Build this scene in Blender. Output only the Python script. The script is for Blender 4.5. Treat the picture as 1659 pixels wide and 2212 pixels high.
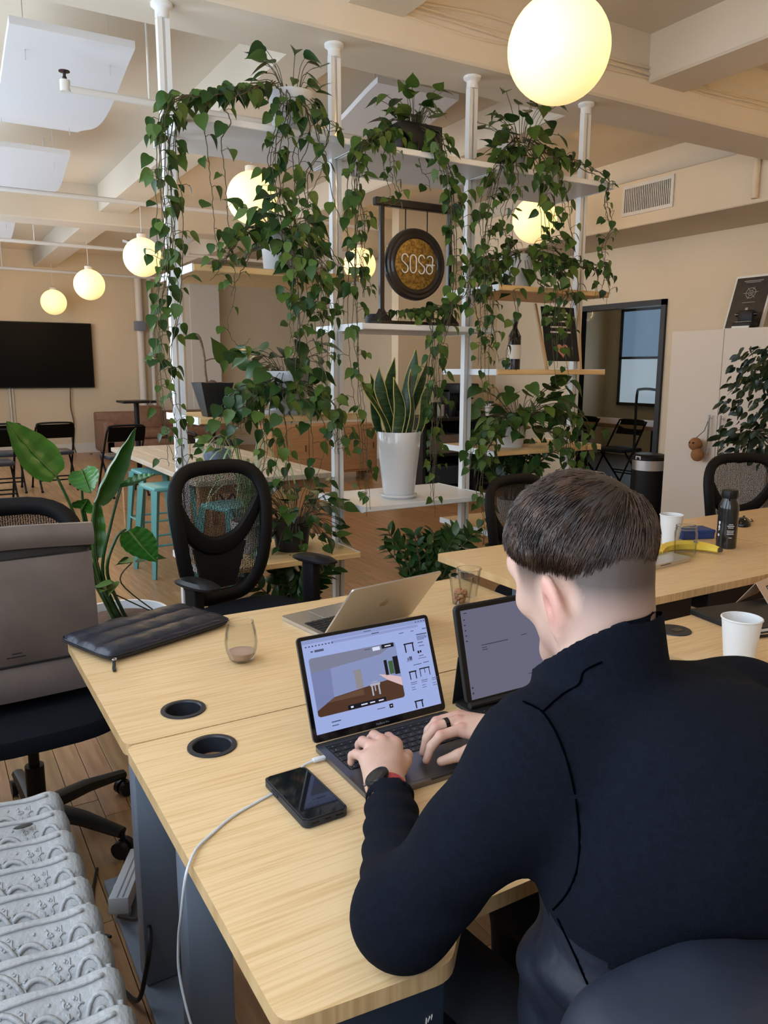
import bpy, bmesh, math, random
import numpy as np
from mathutils import Vector, Matrix, Euler

for o in list(bpy.data.objects):
    bpy.data.objects.remove(o)
S = bpy.context.scene
COL = S.collection
random.seed(7)
RNG = np.random.RandomState(11)
PI = math.pi

# ------------------------------------------------------------------ camera, exposure, world
FPX, IW, IH = 1690.0, 1659, 2212
CAMZ = 1.445
PITCH, ROLL, YAW = math.radians(-10.35), math.radians(0.15), math.radians(30.6)
_f = Vector((math.sin(YAW)*math.cos(PITCH), math.cos(YAW)*math.cos(PITCH), math.sin(PITCH)))
_r0 = Vector((math.cos(YAW), -math.sin(YAW), 0))
_u0 = _r0.cross(_f)
_r = _r0*math.cos(ROLL) + _u0*math.sin(ROLL)
_u = _u0*math.cos(ROLL) - _r0*math.sin(ROLL)
CAMP = Vector((0, 0, CAMZ))
cam = bpy.data.cameras.new('camera')
cam.sensor_fit = 'VERTICAL'
cam.sensor_height = 24.0
cam.lens = FPX*24.0/IH
cam.clip_start = 0.02
camo = bpy.data.objects.new('camera', cam)
COL.objects.link(camo)
camo.matrix_world = Matrix(((_r.x, _u.x, -_f.x, 0), (_r.y, _u.y, -_f.y, 0), (_r.z, _u.z, -_f.z, CAMZ), (0, 0, 0, 1)))
S.camera = camo
def ray(x, y):
    return _f + _r*((x-IW/2)/FPX) - _u*((y-IH/2)/FPX)
def PY(x, y, Y):            # a photo point on the upright plane at depth Y
    d = ray(x, y); return CAMP + d*(Y/d.y)
def PZ(x, y, Z):            # a photo point on the level plane at height Z
    d = ray(x, y); return CAMP + d*((Z-CAMZ)/d.z)

S.view_settings.view_transform = 'Standard'
S.view_settings.look = 'None'
S.view_settings.gamma = 1
S.view_settings.use_curve_mapping = False
S.view_settings.exposure = 0.12
WIN_POWER = 24.0       # daylight through each window of the window wall
GLOBE_POWER = 190.0     # each globe lamp
wd = bpy.data.worlds.new('world'); S.world = wd; wd.use_nodes = True
bgn = wd.node_tree.nodes['Background']
bgn.inputs[0].default_value = (0.62, 0.75, 1.0, 1)
bgn.inputs[1].default_value = 0.6
try:
    S.cycles.max_bounces = 5
    S.cycles.diffuse_bounces = 2
    S.cycles.glossy_bounces = 3
    S.cycles.transmission_bounces = 6
    S.cycles.transparent_max_bounces = 10
    S.cycles.sample_clamp_indirect = 4
    S.cycles.caustics_reflective = False
    S.cycles.caustics_refractive = False
    S.cycles.light_sampling_threshold = 0.02
    S.cycles.use_light_tree = False
    S.cycles.use_denoising = True
    S.cycles.use_adaptive_sampling = True
    S.cycles.adaptive_threshold = 0.06
except Exception:
    pass
XL, XR, YB, YF, ZC = -0.42, 6.42, -2.6, 14.4, 3.34     # room shell
def window_light(y, w=1.5, z=1.95, h=2.0, power=None):
    l = bpy.data.lights.new('window_daylight', 'AREA')
    l.shape = 'RECTANGLE'; l.size = h; l.size_y = w
    l.color = (0.73, 0.86, 1.0)
    l.energy = WIN_POWER if power is None else power
    o = bpy.data.objects.new('window_daylight', l); COL.objects.link(o)
    o.location = (XL+0.03, y, z); o.rotation_euler = (0, -PI/2, 0)
    return o
WIN_Y = (-1.35, 0.75, 2.85, 4.95, 7.05, 9.15, 11.25)
for wy in WIN_Y:
    window_light(wy, power=WIN_POWER*(1.0 if wy < 4 else 1.15))

# ------------------------------------------------------------------ node materials
MATS = {}
def srgb(r, g, b):
    f = lambda c: (c/255/12.92) if c/255 <= 0.04045 else ((c/255+0.055)/1.055)**2.4
    return (f(r), f(g), f(b), 1)
def M(name, col, rough=0.5, metal=0.0, col2=None, scale=20.0, stretch=(1, 1, 1), detail=4.0, bump=0.0, bscale=None,
      bstretch=None, emit=None, estr=1.0, trans=0.0, ior=1.45, alpha=1.0, rnd=0.0, coat=0.0, sheen=0.0, sss=0.0, spec=0.5,
      ramp=(0.35, 0.65), attr=None, attr_col=None):
    m = bpy.data.materials.new(name); m.use_nodes = True
    nt = m.node_tree; N = nt.nodes; Lk = nt.links
    b = N['Principled BSDF']
    b.inputs['Base Color'].default_value = col
    b.inputs['Roughness'].default_value = rough
    b.inputs['Metallic'].default_value = metal
    b.inputs['IOR'].default_value = ior
    b.inputs['Transmission Weight'].default_value = trans
    b.inputs['Alpha'].default_value = alpha
    b.inputs['Coat Weight'].default_value = coat
    b.inputs['Sheen Weight'].default_value = sheen
    b.inputs['Specular IOR Level'].default_value = spec
    if sss:
        b.inputs['Subsurface Weight'].default_value = sss
        b.inputs['Subsurface Radius'].default_value = (0.012, 0.005, 0.003)
        b.inputs['Subsurface Scale'].default_value = 1.0
    tc = N.new('ShaderNodeTexCoord')
    out = None
    def noise(sc, st, det):
        mp = N.new('ShaderNodeMapping'); mp.inputs['Scale'].default_value = st
        Lk.new(tc.outputs['Object'], mp.inputs['Vector'])
        n = N.new('ShaderNodeTexNoise'); n.inputs['Scale'].default_value = sc; n.inputs['Detail'].default_value = det
        Lk.new(mp.outputs[0], n.inputs['Vector'])
        return n
    if col2 is not None:
        n = noise(scale, stretch, detail)
        r = N.new('ShaderNodeValToRGB')
        r.color_ramp.elements[0].position = ramp[0]; r.color_ramp.elements[0].color = col
        r.color_ramp.elements[1].position = ramp[1]; r.color_ramp.elements[1].color = col2
        Lk.new(n.outputs[0], r.inputs[0]); out = r.outputs[0]
    if attr:
        a = N.new('ShaderNodeAttribute'); a.attribute_name = attr
        mx = N.new('ShaderNodeMix'); mx.data_type = 'RGBA'
        Lk.new(a.outputs['Fac'], mx.inputs[0])
        if out: Lk.new(out, mx.inputs[6])
        else: mx.inputs[6].default_value = col
        mx.inputs[7].default_value = attr_col
        out = mx.outputs[2]
    if rnd:
        oi = N.new('ShaderNodeObjectInfo')
        h = N.new('ShaderNodeHueSaturation')
        mr = N.new('ShaderNodeMapRange'); mr.inputs['To Min'].default_value = 1-rnd; mr.inputs['To Max'].default_value = 1+rnd
        Lk.new(oi.outputs['Random'], mr.inputs['Value']); Lk.new(mr.outputs[0], h.inputs['Value'])
        mr2 = N.new('ShaderNodeMapRange'); mr2.inputs['To Min'].default_value = 0.5+rnd*0.06; mr2.inputs['To Max'].default_value = 0.5-rnd*0.06
        Lk.new(oi.outputs['Random'], mr2.inputs['Value']); Lk.new(mr2.outputs[0], h.inputs['Hue'])
        if out: Lk.new(out, h.inputs['Color'])
        else: h.inputs['Color'].default_value = col
        out = h.outputs[0]
    if out: Lk.new(out, b.inputs['Base Color'])
    if bump:
        n2 = noise(bscale or scale, bstretch or stretch, 3)
        bp = N.new('ShaderNodeBump'); bp.inputs['Strength'].default_value = bump; bp.inputs['Distance'].default_value = 0.01
        Lk.new(n2.outputs[0], bp.inputs['Height']); Lk.new(bp.outputs[0], b.inputs['Normal'])
    if emit is not None:
        b.inputs['Emission Color'].default_value = emit; b.inputs['Emission Strength'].default_value = estr
        m.cycles.emission_sampling = 'NONE'
    MATS[name] = m
    return m
def mesh_fabric(name, col, sx=260.0, hole=0.45):      # woven see-through chair mesh
    m = bpy.data.materials.new(name); m.use_nodes = True
    nt = m.node_tree; N = nt.nodes; Lk = nt.links
    b = N['Principled BSDF']; b.inputs['Base Color'].default_value = col; b.inputs['Roughness'].default_value = 0.7
    tc = N.new('ShaderNodeTexCoord')
    v = N.new('ShaderNodeTexVoronoi'); v.inputs['Scale'].default_value = sx; v.inputs['Randomness'].default_value = 0.25
    mp = N.new('ShaderNodeMapping'); mp.inputs['Scale'].default_value = (0.7, 0.001, 1.25)
    Lk.new(tc.outputs['Object'], mp.inputs['Vector']); Lk.new(mp.outputs[0], v.inputs['Vector'])
    lt = N.new('ShaderNodeMath'); lt.operation = 'GREATER_THAN'; lt.inputs[1].default_value = hole
    Lk.new(v.outputs['Distance'], lt.inputs[0]); Lk.new(lt.outputs[0], b.inputs['Alpha'])
    MATS[name] = m
    return m

def clear_thin(name, tint=(0.95, 0.97, 0.97, 1), refl=0.55):      # thin clear glass: see-through with edge reflections
    m = bpy.data.materials.new(name); m.use_nodes = True
    nt = m.node_tree; N = nt.nodes; Lk = nt.links; N.remove(N['Principled BSDF'])
    tr_ = N.new('ShaderNodeBsdfTransparent'); tr_.inputs[0].default_value = tint
    gs = N.new('ShaderNodeBsdfGlossy'); gs.inputs['Roughness'].default_value = 0.03
    fr = N.new('ShaderNodeLayerWeight'); fr.inputs['Blend'].default_value = 0.15
    mu = N.new('ShaderNodeMath'); mu.operation = 'MULTIPLY'; mu.inputs[1].default_value = refl; Lk.new(fr.outputs['Fresnel'], mu.inputs[0])
    mx = N.new('ShaderNodeMixShader'); Lk.new(mu.outputs[0], mx.inputs[0]); Lk.new(tr_.outputs[0], mx.inputs[1]); Lk.new(gs.outputs[0], mx.inputs[2])
    Lk.new(mx.outputs[0], N['Material Output'].inputs[0]); MATS[name] = m
    return m
# ------------------------------------------------------------------ mesh builder
class MB:
    def __init__(s): s.v = []; s.f = []; s.mi = []
    def add(s, vs, fs, mi=0):
        o = len(s.v); s.v.extend([tuple(p) for p in vs]); s.f.extend([tuple(i+o for i in q) for q in fs]); s.mi.extend([mi]*len(fs)); return s
    def box(s, lo, hi, mi=0):
        x0, y0, z0 = lo; x1, y1, z1 = hi
        return s.add([(x0,y0,z0),(x1,y0,z0),(x1,y1,z0),(x0,y1,z0),(x0,y0,z1),(x1,y0,z1),(x1,y1,z1),(x0,y1,z1)],
                     [(0,3,2,1),(4,5,6,7),(0,1,5,4),(1,2,6,5),(2,3,7,6),(3,0,4,7)], mi)
    def cbox(s, c, d, mi=0):
        return s.box((c[0]-d[0]/2, c[1]-d[1]/2, c[2]-d[2]/2), (c[0]+d[0]/2, c[1]+d[1]/2, c[2]+d[2]/2), mi)
    def rbox(s, lo, hi, r, seg=2, M4=None, mi=0):
        bm = bmesh.new(); bmesh.ops.create_cube(bm, size=1)
        c = [(a+b)/2 for a, b in zip(lo, hi)]; d = [b-a for a, b in zip(lo, hi)]
        for v in bm.verts: v.co = Vector((c[i]+v.co[i]*d[i] for i in range(3)))
        bmesh.ops.bevel(bm, geom=bm.edges[:], offset=min(r, min(d)*0.49), segments=seg, profile=0.5, affect='EDGES')
        if M4 is not None: bm.transform(M4)
        bm.verts.index_update()
        s.add([v.co[:] for v in bm.verts], [[v.index for v in f.verts] for f in bm.faces], mi); bm.free(); return s
    def lathe(s, prof, n=24, c=(0, 0, 0), M4=None, mi=0, cap=True):
        vs = []; fs = []; k = len(prof)
        for i in range(n):
            a = 2*PI*i/n
            for r, z in prof: vs.append(Vector((r*math.cos(a)+c[0], r*math.sin(a)+c[1], z+c[2])))
        for i in range(n):
            j = (i+1) % n
            for q in range(k-1): fs.append((i*k+q, j*k+q, j*k+q+1, i*k+q+1))
        if cap:
            fs.append(tuple(i*k for i in range(n-1, -1, -1))); fs.append(tuple(i*k+k-1 for i in range(n)))
        if M4 is not None: vs = [M4 @ p for p in vs]
        return s.add(vs, fs, mi)
    def tube(s, pts, r, n=8, mi=0, closed=False, flat=1.0, up=None):
        P = [Vector(p) for p in pts]; m = len(P); R = r if hasattr(r, '__len__') else [r]*m
        vs = []; fs = []; prev = None
        for i in range(m):
            if closed: t = P[(i+1) % m]-P[i-1]
            else: t = P[min(i+1, m-1)]-P[max(i-1, 0)]
            if t.length < 1e-9: t = Vector((0, 0, 1))
            t.normalize()
            if up is not None: a = Vector(up)
            elif prev is None: a = Vector((0, 0, 1)) if abs(t.z) < 0.9 else Vector((1, 0, 0))
            else: a = prev
            a = a - t*a.dot(t)
            if a.length < 1e-6: a = Vector((1, 0, 0)) - t*t.x
            a.normalize(); prev = a; b = t.cross(a)
            for k in range(n):
                th = 2*PI*k/n
                vs.append(P[i] + (a*math.cos(th)*flat + b*math.sin(th))*R[i])
        for i in range(m if closed else m-1):
            j = (i+1) % m
            for k in range(n):
                l = (k+1) % n
                fs.append((i*n+k, i*n+l, j*n+l, j*n+k))
        if not closed:
            fs.append(tuple(range(n-1, -1, -1))); fs.append(tuple((m-1)*n+k for k in range(n)))
        return s.add(vs, fs, mi)
    def cyl(s, a, b, r, n=16, mi=0, r2=None):
        return s.tube([a, b], [r, r if r2 is None else r2], n, mi)
    def prism(s, poly, z0, z1, M4=None, mi=0):
        n = len(poly); vs = [Vector((x, y, z0)) for x, y in poly] + [Vector((x, y, z1)) for x, y in poly]
        if M4 is not None: vs = [M4 @ p for p in vs]
        fs = [tuple(range(n-1, -1, -1)), tuple(range(n, 2*n))] + [(i, (i+1) % n, n+(i+1) % n, n+i) for i in range(n)]
        return s.add(vs, fs, mi)
    def ball(s, c, r, n=14, m=9, mi=0, M4=None):
        rr = r if hasattr(r, '__len__') else (r, r, r)
        vs = []; fs = []
        for i in range(m+1):
            p = PI*i/m
            for k in range(n):
                a = 2*PI*k/n
                vs.append(Vector((c[0]+rr[0]*math.sin(p)*math.cos(a), c[1]+rr[1]*math.sin(p)*math.sin(a), c[2]+rr[2]*math.cos(p))))
        for i in range(m):
            for k in range(n): fs.append((i*n+k, (i+1)*n+k, (i+1)*n+(k+1) % n, i*n+(k+1) % n))
        if M4 is not None: vs = [M4 @ p for p in vs]
        return s.add(vs, fs, mi)
    def grid(s, fn, nu, nv, mi=0):      # fn(u,v) -> point
        vs = [fn(i/nu, j/nv) for i in range(nu+1) for j in range(nv+1)]
        fs = [(i*(nv+1)+j, (i+1)*(nv+1)+j, (i+1)*(nv+1)+j+1, i*(nv+1)+j+1) for i in range(nu) for j in range(nv)]
        return s.add(vs, fs, mi)
    def slab(s, fn, nu, nv, th, mi=0):   # grid with thickness along -z local normal approximated by th vector fn
        o = len(s.v); A = [Vector(fn(i/nu, j/nv)) for i in range(nu+1) for j in range(nv+1)]
        t = Vector(th); B = [p+t for p in A]; n = len(A); w = nv+1
        fs = []
        for i in range(nu):
            for j in range(nv):
                q = (i*w+j, (i+1)*w+j, (i+1)*w+j+1, i*w+j+1)
                fs.append(q); fs.append(tuple(n+k for k in reversed(q)))
        for i in range(nu):
            fs.append((i*w, n+i*w, n+(i+1)*w, (i+1)*w)); fs.append(((i+1)*w+nv, n+(i+1)*w+nv, n+i*w+nv, i*w+nv))
        for j in range(nv):
            fs.append((j+1, n+j+1, n+j, j)); fs.append((nu*w+j, n+nu*w+j, n+nu*w+j+1, nu*w+j+1))
        return s.add(A+B, fs, mi)
    def mesh(s, name):
        me = bpy.data.meshes.new(name); me.from_pydata(s.v, [], s.f); me.update(); return me
    def build(s, name, mat, parent=None, smooth=True, angle=35, recalc=True):
        me = s.mesh(name)
        mats = mat if isinstance(mat, (list, tuple)) else [mat]
        for m in mats: me.materials.append(MATS[m] if isinstance(m, str) else m)
        if len(mats) > 1: me.polygons.foreach_set('material_index', s.mi)
        if recalc:
            bm = bmesh.new(); bm.from_mesh(me); bmesh.ops.recalc_face_normals(bm, faces=bm.faces[:]); bm.to_mesh(me); bm.free()
        if smooth:
            me.shade_smooth()
            try: me.set_sharp_from_angle(angle=math.radians(angle))
            except Exception: pass
        return link(name, me, parent)
def link(name, me, parent=None, loc=None, rot=None):
    o = bpy.data.objects.new(name, me); COL.objects.link(o)
    if parent is not None: o.parent = parent
    if loc is not None: o.location = loc
    if rot is not None: o.rotation_euler = rot
    return o
def tag(o, label, cat, group=None, kind=None):
    o['label'] = label; o['category'] = cat
    if group: o['group'] = group
    if kind: o['kind'] = kind
    return o
def thing(name, label, cat, loc=(0, 0, 0), rz=0.0, group=None):
    o = bpy.data.objects.new(name, None); COL.objects.link(o)
    o.location = loc; o.rotation_euler = (0, 0, rz); o.empty_display_size = 0.05
    return tag(o, label, cat, group)
def struct(o, label=None):
    o['kind'] = 'structure'
    if label: o['label'] = label
    return o
def copy_tree(o, parent=None):
    c = o.copy(); COL.objects.link(c); c.parent = parent
    for ch in [k for k in o.children]: copy_tree(ch, c)
    return c
def dup(o, loc, rz, label, group=None):
    c = copy_tree(o); c.location = loc; c.rotation_euler = (0, 0, rz); c['label'] = label
    if group: c['group'] = group
    return c
def bez(pts, n=6):       # Catmull-Rom through points
    P = [Vector(p) for p in pts]; out = []
    for i in range(len(P)-1):
        p0, p1, p2, p3 = P[max(i-1, 0)], P[i], P[i+1], P[min(i+2, len(P)-1)]
        for k in range(n):
            t = k/n
            out.append(0.5*((2*p1)+(p2-p0)*t+(2*p0-5*p1+4*p2-p3)*t*t+(3*p1-p0-3*p2+p3)*t*t*t))
    out.append(P[-1]); return out
def text_mesh(body, size, extrude=0.0004):
    cu = bpy.data.curves.new('lettering', 'FONT'); cu.body = body; cu.size = size; cu.extrude = extrude; cu.align_x = 'CENTER'; cu.align_y = 'CENTER'
    cu.resolution_u = 3
    o = bpy.data.objects.new('lettering_tmp', cu); COL.objects.link(o)
    dg = bpy.context.evaluated_depsgraph_get(); me = bpy.data.meshes.new_from_object(o.evaluated_get(dg))
    bpy.data.objects.remove(o); bpy.data.curves.remove(cu); return me
def lettering(name, body, size, mat, parent, M4, extrude=0.0004):
    me = text_mesh(body, size, extrude); me.transform(M4)
    me.materials.clear(); me.materials.append(MATS[mat]); return link(name, me, parent)

# ------------------------------------------------------------------ soft-body surfaces (signed distance -> surface nets)
def surface_nets(fn, lo, hi, h):
    lo = np.array(lo, float); n = np.ceil((np.array(hi)-lo)/h).astype(int)+1
    ax = [lo[i]+h*np.arange(n[i]) for i in range(3)]
    G = np.stack(np.meshgrid(*ax, indexing='ij'), -1).astype(np.float32)
    D = fn(G.reshape(-1, 3)).reshape(n).astype(np.float32)
    sg = D < 0
    c = [(i, j, k) for i in (0, 1) for j in (0, 1) for k in (0, 1)]
    m = n-1
    def sub(A, o): return A[o[0]:o[0]+m[0], o[1]:o[1]+m[1], o[2]:o[2]+m[2]]
    cnt = sum(sub(sg, o).astype(np.int8) for o in c)
    act = (cnt > 0) & (cnt < 8)
    idx = -np.ones(m, np.int64); I = np.argwhere(act); idx[act] = np.arange(len(I))
    acc = np.zeros((len(I), 3)); w = np.zeros(len(I))
    for a in range(8):
        for b in range(a+1, 8):
            oa, ob = np.array(c[a]), np.array(c[b])
            if abs(oa-ob).sum() != 1: continue
            da = D[I[:, 0]+oa[0], I[:, 1]+oa[1], I[:, 2]+oa[2]]; db = D[I[:, 0]+ob[0], I[:, 1]+ob[1], I[:, 2]+ob[2]]
            s = (da < 0) != (db < 0)
            t = np.where(s, da/np.where(s, da-db, 1), 0)
            p = oa+(ob-oa)*t[:, None]
            acc += np.where(s[:, None], p, 0); w += s
    V = lo+h*(I+acc/w[:, None])
    F = []
    for a in range(3):
        b, d = (a+1) % 3, (a+2) % 3
        sl0 = [slice(1, m[i]) for i in range(3)]; sl0[a] = slice(0, m[a])
        sl1 = list(sl0); sl1[a] = slice(1, m[a]+1)
        s0 = sg[tuple(sl0)]; s1 = sg[tuple(sl1)]
        E = np.argwhere(s0 != s1)
        if len(E) == 0: continue
        fl = s0[E[:, 0], E[:, 1], E[:, 2]]
        base = E.copy()
        for i in range(3):
            if i != a: base[:, i] += 1
        eb = np.zeros(3, int); eb[b] = 1; ed = np.zeros(3, int); ed[d] = 1
        g = lambda q: idx[q[:, 0], q[:, 1], q[:, 2]]
        q = np.stack([g(base-eb-ed), g(base-ed), g(base), g(base-eb)], 1)
        q[~fl] = q[~fl][:, ::-1]
        F.append(q)
    F = np.concatenate(F); F = F[(F >= 0).all(1)]
    return V, F
def np_mesh(name, V, F):
    me = bpy.data.meshes.new(name); me.from_pydata(V.tolist(), [], F.tolist()); me.update(); me.shade_smooth(); return me
def smin(a, b, k):
    hh = np.clip(0.5+0.5*(b-a)/k, 0, 1); return b*(1-hh)+a*hh-k*hh*(1-hh)
def cap(P, a, b, ra, rb):
    a = np.array(a, np.float32); b = np.array(b, np.float32); ba = b-a
    t = np.clip(((P-a)@ba)/max(ba@ba, 1e-9), 0, 1)
    return np.linalg.norm(P-a-t[:, None]*ba, axis=1)-(ra+(rb-ra)*t)
def ell(P, c, r, R=None):
    q = P-np.array(c, np.float32)
    if R is not None: q = q@np.array(R, np.float32)     # columns = local axes
    r = np.array(r, np.float32); k0 = np.linalg.norm(q/r, axis=1); k1 = np.linalg.norm(q/(r*r), axis=1)
    return k0*(k0-1)/np.maximum(k1, 1e-6)
def wob(P, f, s=0.0):     # smooth pseudo noise
    x, y, z = P[:, 0]*f+s, P[:, 1]*f+s*1.7, P[:, 2]*f-s
    return (np.sin(x+1.3*np.sin(y*0.9+z*0.6))+np.sin(y*1.1+1.7*np.sin(z*0.8+x*0.5))+np.sin(z*1.2+1.1*np.sin(x*1.1+y*0.7)))/3

# ------------------------------------------------------------------ surface materials
M('wall_paint', (0.71, 0.59, 0.42, 1), 0.8, col2=(0.74, 0.62, 0.45, 1), scale=1.5, bump=0.05, bscale=60)
M('ceiling_paint', (0.71, 0.62, 0.49, 1), 0.8, col2=(0.74, 0.65, 0.52, 1), scale=1.2, bump=0.05, bscale=40)
M('white_paint', (0.78, 0.73, 0.66, 1), 0.5)
M('panel_white', (0.76, 0.745, 0.74, 1), 0.8)
M('white_metal', (0.80, 0.79, 0.77, 1), 0.35)
M('shelf_white', (0.82, 0.80, 0.77, 1), 0.4)
M('alu', (0.72, 0.73, 0.74, 1), 0.3, metal=0.9)
M('dark_groove', (0.12, 0.12, 0.13, 1), 0.5)
M('bamboo', (0.70, 0.44, 0.18, 1), 0.42, col2=(0.82, 0.57, 0.28, 1), scale=3.0, stretch=(1.0, 28, 28), detail=6, bump=0.03, bscale=3, bstretch=(1, 60, 60))
M('bamboo_top', (0.63, 0.385, 0.165, 1), 0.36, col2=(0.80, 0.56, 0.30, 1), scale=2.6, stretch=(2.2, 75, 75), detail=5, ramp=(0.22, 0.58), bump=0.02, bscale=2.2, bstretch=(1.4, 80, 80))
M('bamboo_edge', (0.55, 0.34, 0.15, 1), 0.5, col2=(0.70, 0.47, 0.23, 1), scale=3.0, stretch=(40, 6, 1), detail=4)
M('floor_base', (0.10, 0.06, 0.03, 1), 0.7)
M('floor_wood', (0.29, 0.150, 0.066, 1), 0.33, col2=(0.42, 0.235, 0.108, 1), scale=3, stretch=(14, 1.2, 14), detail=6, rnd=0.14, bump=0.03, bscale=4, bstretch=(20, 1, 20))
M('floor_wood_rest', (0.36, 0.195, 0.088, 1), 0.30, col2=(0.50, 0.29, 0.14, 1), scale=3, stretch=(14, 1.2, 14), detail=6, attr='tone', attr_col=(0.30, 0.16, 0.07, 1), bump=0.03, bscale=4, bstretch=(20, 1, 20))
M('black_frame', (0.012, 0.012, 0.013, 1), 0.4)
M('black_plastic', (0.0055, 0.0055, 0.006, 1), 0.45, spec=0.35)
M('black_gloss', (0.006, 0.006, 0.007, 1), 0.08)
M('glass', (0.92, 0.96, 0.97, 1), 0.02, trans=1.0, ior=1.45)
clear_thin('door_glass', (0.80, 0.84, 0.85, 1), 0.6)
M('sky_pane', (0.7, 0.8, 1.0, 1), 0.6, emit=(0.66, 0.80, 1.0, 1), estr=1.6)
M('facade_blue', (0.20, 0.28, 0.38, 1), 0.8, emit=(0.16, 0.24, 0.35, 1), estr=0.8)
M('facade_pale', (0.5, 0.55, 0.6, 1), 0.8, emit=(0.36, 0.43, 0.50, 1), estr=0.9)
M('dark_floor', (0.05, 0.045, 0.04, 1), 0.5)
M('vent_dark', (0.03, 0.03, 0.03, 1), 0.7)
M('vent_white', (0.70, 0.66, 0.60, 1), 0.5)

# ------------------------------------------------------------------ room shell
fl = MB().box((XL-0.2, YB-0.2, -0.12), (10.6, YF+0.2, -0.02)).build('floor', 'floor_base', smooth=False)
struct(fl, 'worn strip wood floor of the open office')
# planks run along Y; the nearest ones in view are single pieces, the rest one joined piece
PW = 0.083
cand = []
rp = random.Random(3)
nx = int((XR-XL)/PW)
for i in range(nx+1):
    x0 = XL+i*PW; x1 = min(x0+PW, XR)
    y = YB - rp.random()*0.9
    while y < YF:
        Ln = rp.choice((0.55, 0.7, 0.85, 1.0, 1.15))
        cand.append((x0, max(y, YB), x1, min(y+Ln, YF))); y += Ln
def in_view(x, y):
    p = Vector((x, y, 0))-CAMP; d = p.dot(_f)
    if d < 0.3: return None
    px = IW/2+FPX*p.dot(_r)/d; py = IH/2-FPX*p.dot(_u)/d
    return (d, px, py) if -60 < px < IW+60 and 850 < py < IH+80 else None
def score(c):
    cx, cyy = (c[0]+c[2])/2, (c[1]+c[3])/2
    v = in_view(cx, cyy)
    if v is None: return 99
    d, px, py = v
    if px > 420+ (py-1500)*0.4 and py > 1300: d += 6        # beneath the desks
    if px > 1100: d += 3
    return d
cand.sort(key=score)
plank_cache = {}
for c in cand[:300]:
    Ln = round(c[3]-c[1], 2); w = round(c[2]-c[0], 3); key = (Ln, w)
    if key not in plank_cache:
        mb = MB(); g = 0.0011
        mb.add([(g, g, -0.02), (w-g, g, -0.02), (w-g, Ln-g, -0.02), (g, Ln-g, -0.02), (g, g, -0.0006), (w-g, g, -0.0006), (w-g, Ln-g, -0.0006), (g, Ln-g, -0.0006),
                (g+.001, g+.001, 0), (w-g-.001, g+.001, 0), (w-g-.001, Ln-g-.001, 0), (g+.001, Ln-g-.001, 0)],
               [(0,1,5,4),(1,2,6,5),(2,3,7,6),(3,0,4,7),(4,5,9,8),(5,6,10,9),(6,7,11,10),(7,4,8,11),(8,9,10,11)])
        me = mb.mesh('plank'); me.materials.append(MATS['floor_wood']); plank_cache[key] = me
    link('plank', plank_cache[key], fl, loc=(c[0], c[1], 0))
mb = MB(); tones = []
for c in cand[300:]:
    g = 0.0011
    mb.box((c[0]+g, c[1]+g, -0.02), (c[2]-g, c[3]-g, 0)); tones += [rp.random()**1.5*0.8]*6
me = mb.mesh('plank_field'); me.materials.append(MATS['floor_wood_rest'])
at = me.attributes.new('tone', 'FLOAT', 'FACE'); at.data.foreach_set('value', tones)
rest = link('plank_field', me, fl); rest['kind'] = 'stuff'

struct(MB().box((XL-0.2, YB-0.2, ZC), (10.6, YF+0.2, ZC+0.15)).build('ceiling', 'ceiling_paint', smooth=False), 'cream painted ceiling slab')
# beams
def beam(i, lo, hi, label):
    return struct(MB().rbox(lo, hi, 0.012, 1).build('trim_%d' % i, 'ceiling_paint'), label)
b1 = beam(1, (XL, 3.45, 2.95), (XR, 3.82, ZC+0.02), 'deep cream ceiling beam carrying the shelf posts and cables')
beam(2, (XL, 9.04, 2.95), (XR, 9.42, ZC+0.02), 'deep cream ceiling beam across the far bay')
beam(3, (XL, -2.1, 2.95), (XR, -1.75, ZC+0.02), 'deep cream ceiling beam behind the desks')
k = 4
for ya, yb in ((-1.75, 3.45), (3.82, 9.04), (9.42, YF)):
    for x0 in (1.83, 3.81, 5.79):
        beam(k, (x0, ya-0.01, 3.08), (x0+0.32, yb+0.01, ZC+0.02), 'shallow cream ceiling beam between the deep beams'); k += 1

# walls
struct(MB().box((XL-0.2, YF, 0), (XR+0.15, YF+0.2, ZC)).build('wall_far', 'wall_paint', smooth=False), 'cream far wall with the television')
struct(MB().box((XL-0.2, YB-0.2, 0), (XR+0.15, YB, ZC)).build('wall_back', 'wall_paint', smooth=False), 'cream wall behind the camera')
DY0, DY1, DZ = 5.40, 6.66, 2.13
wr = MB()
wr.box((XR, YB, 0), (XR+0.15, DY0, ZC)); wr.box((XR, DY1, 0), (XR+0.15, YF, ZC)); wr.box((XR, DY0, DZ), (XR+0.15, DY1, ZC))
struct(wr.build('wall_right', 'wall_paint', smooth=False), 'beige wall with the black framed glass opening')
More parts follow.
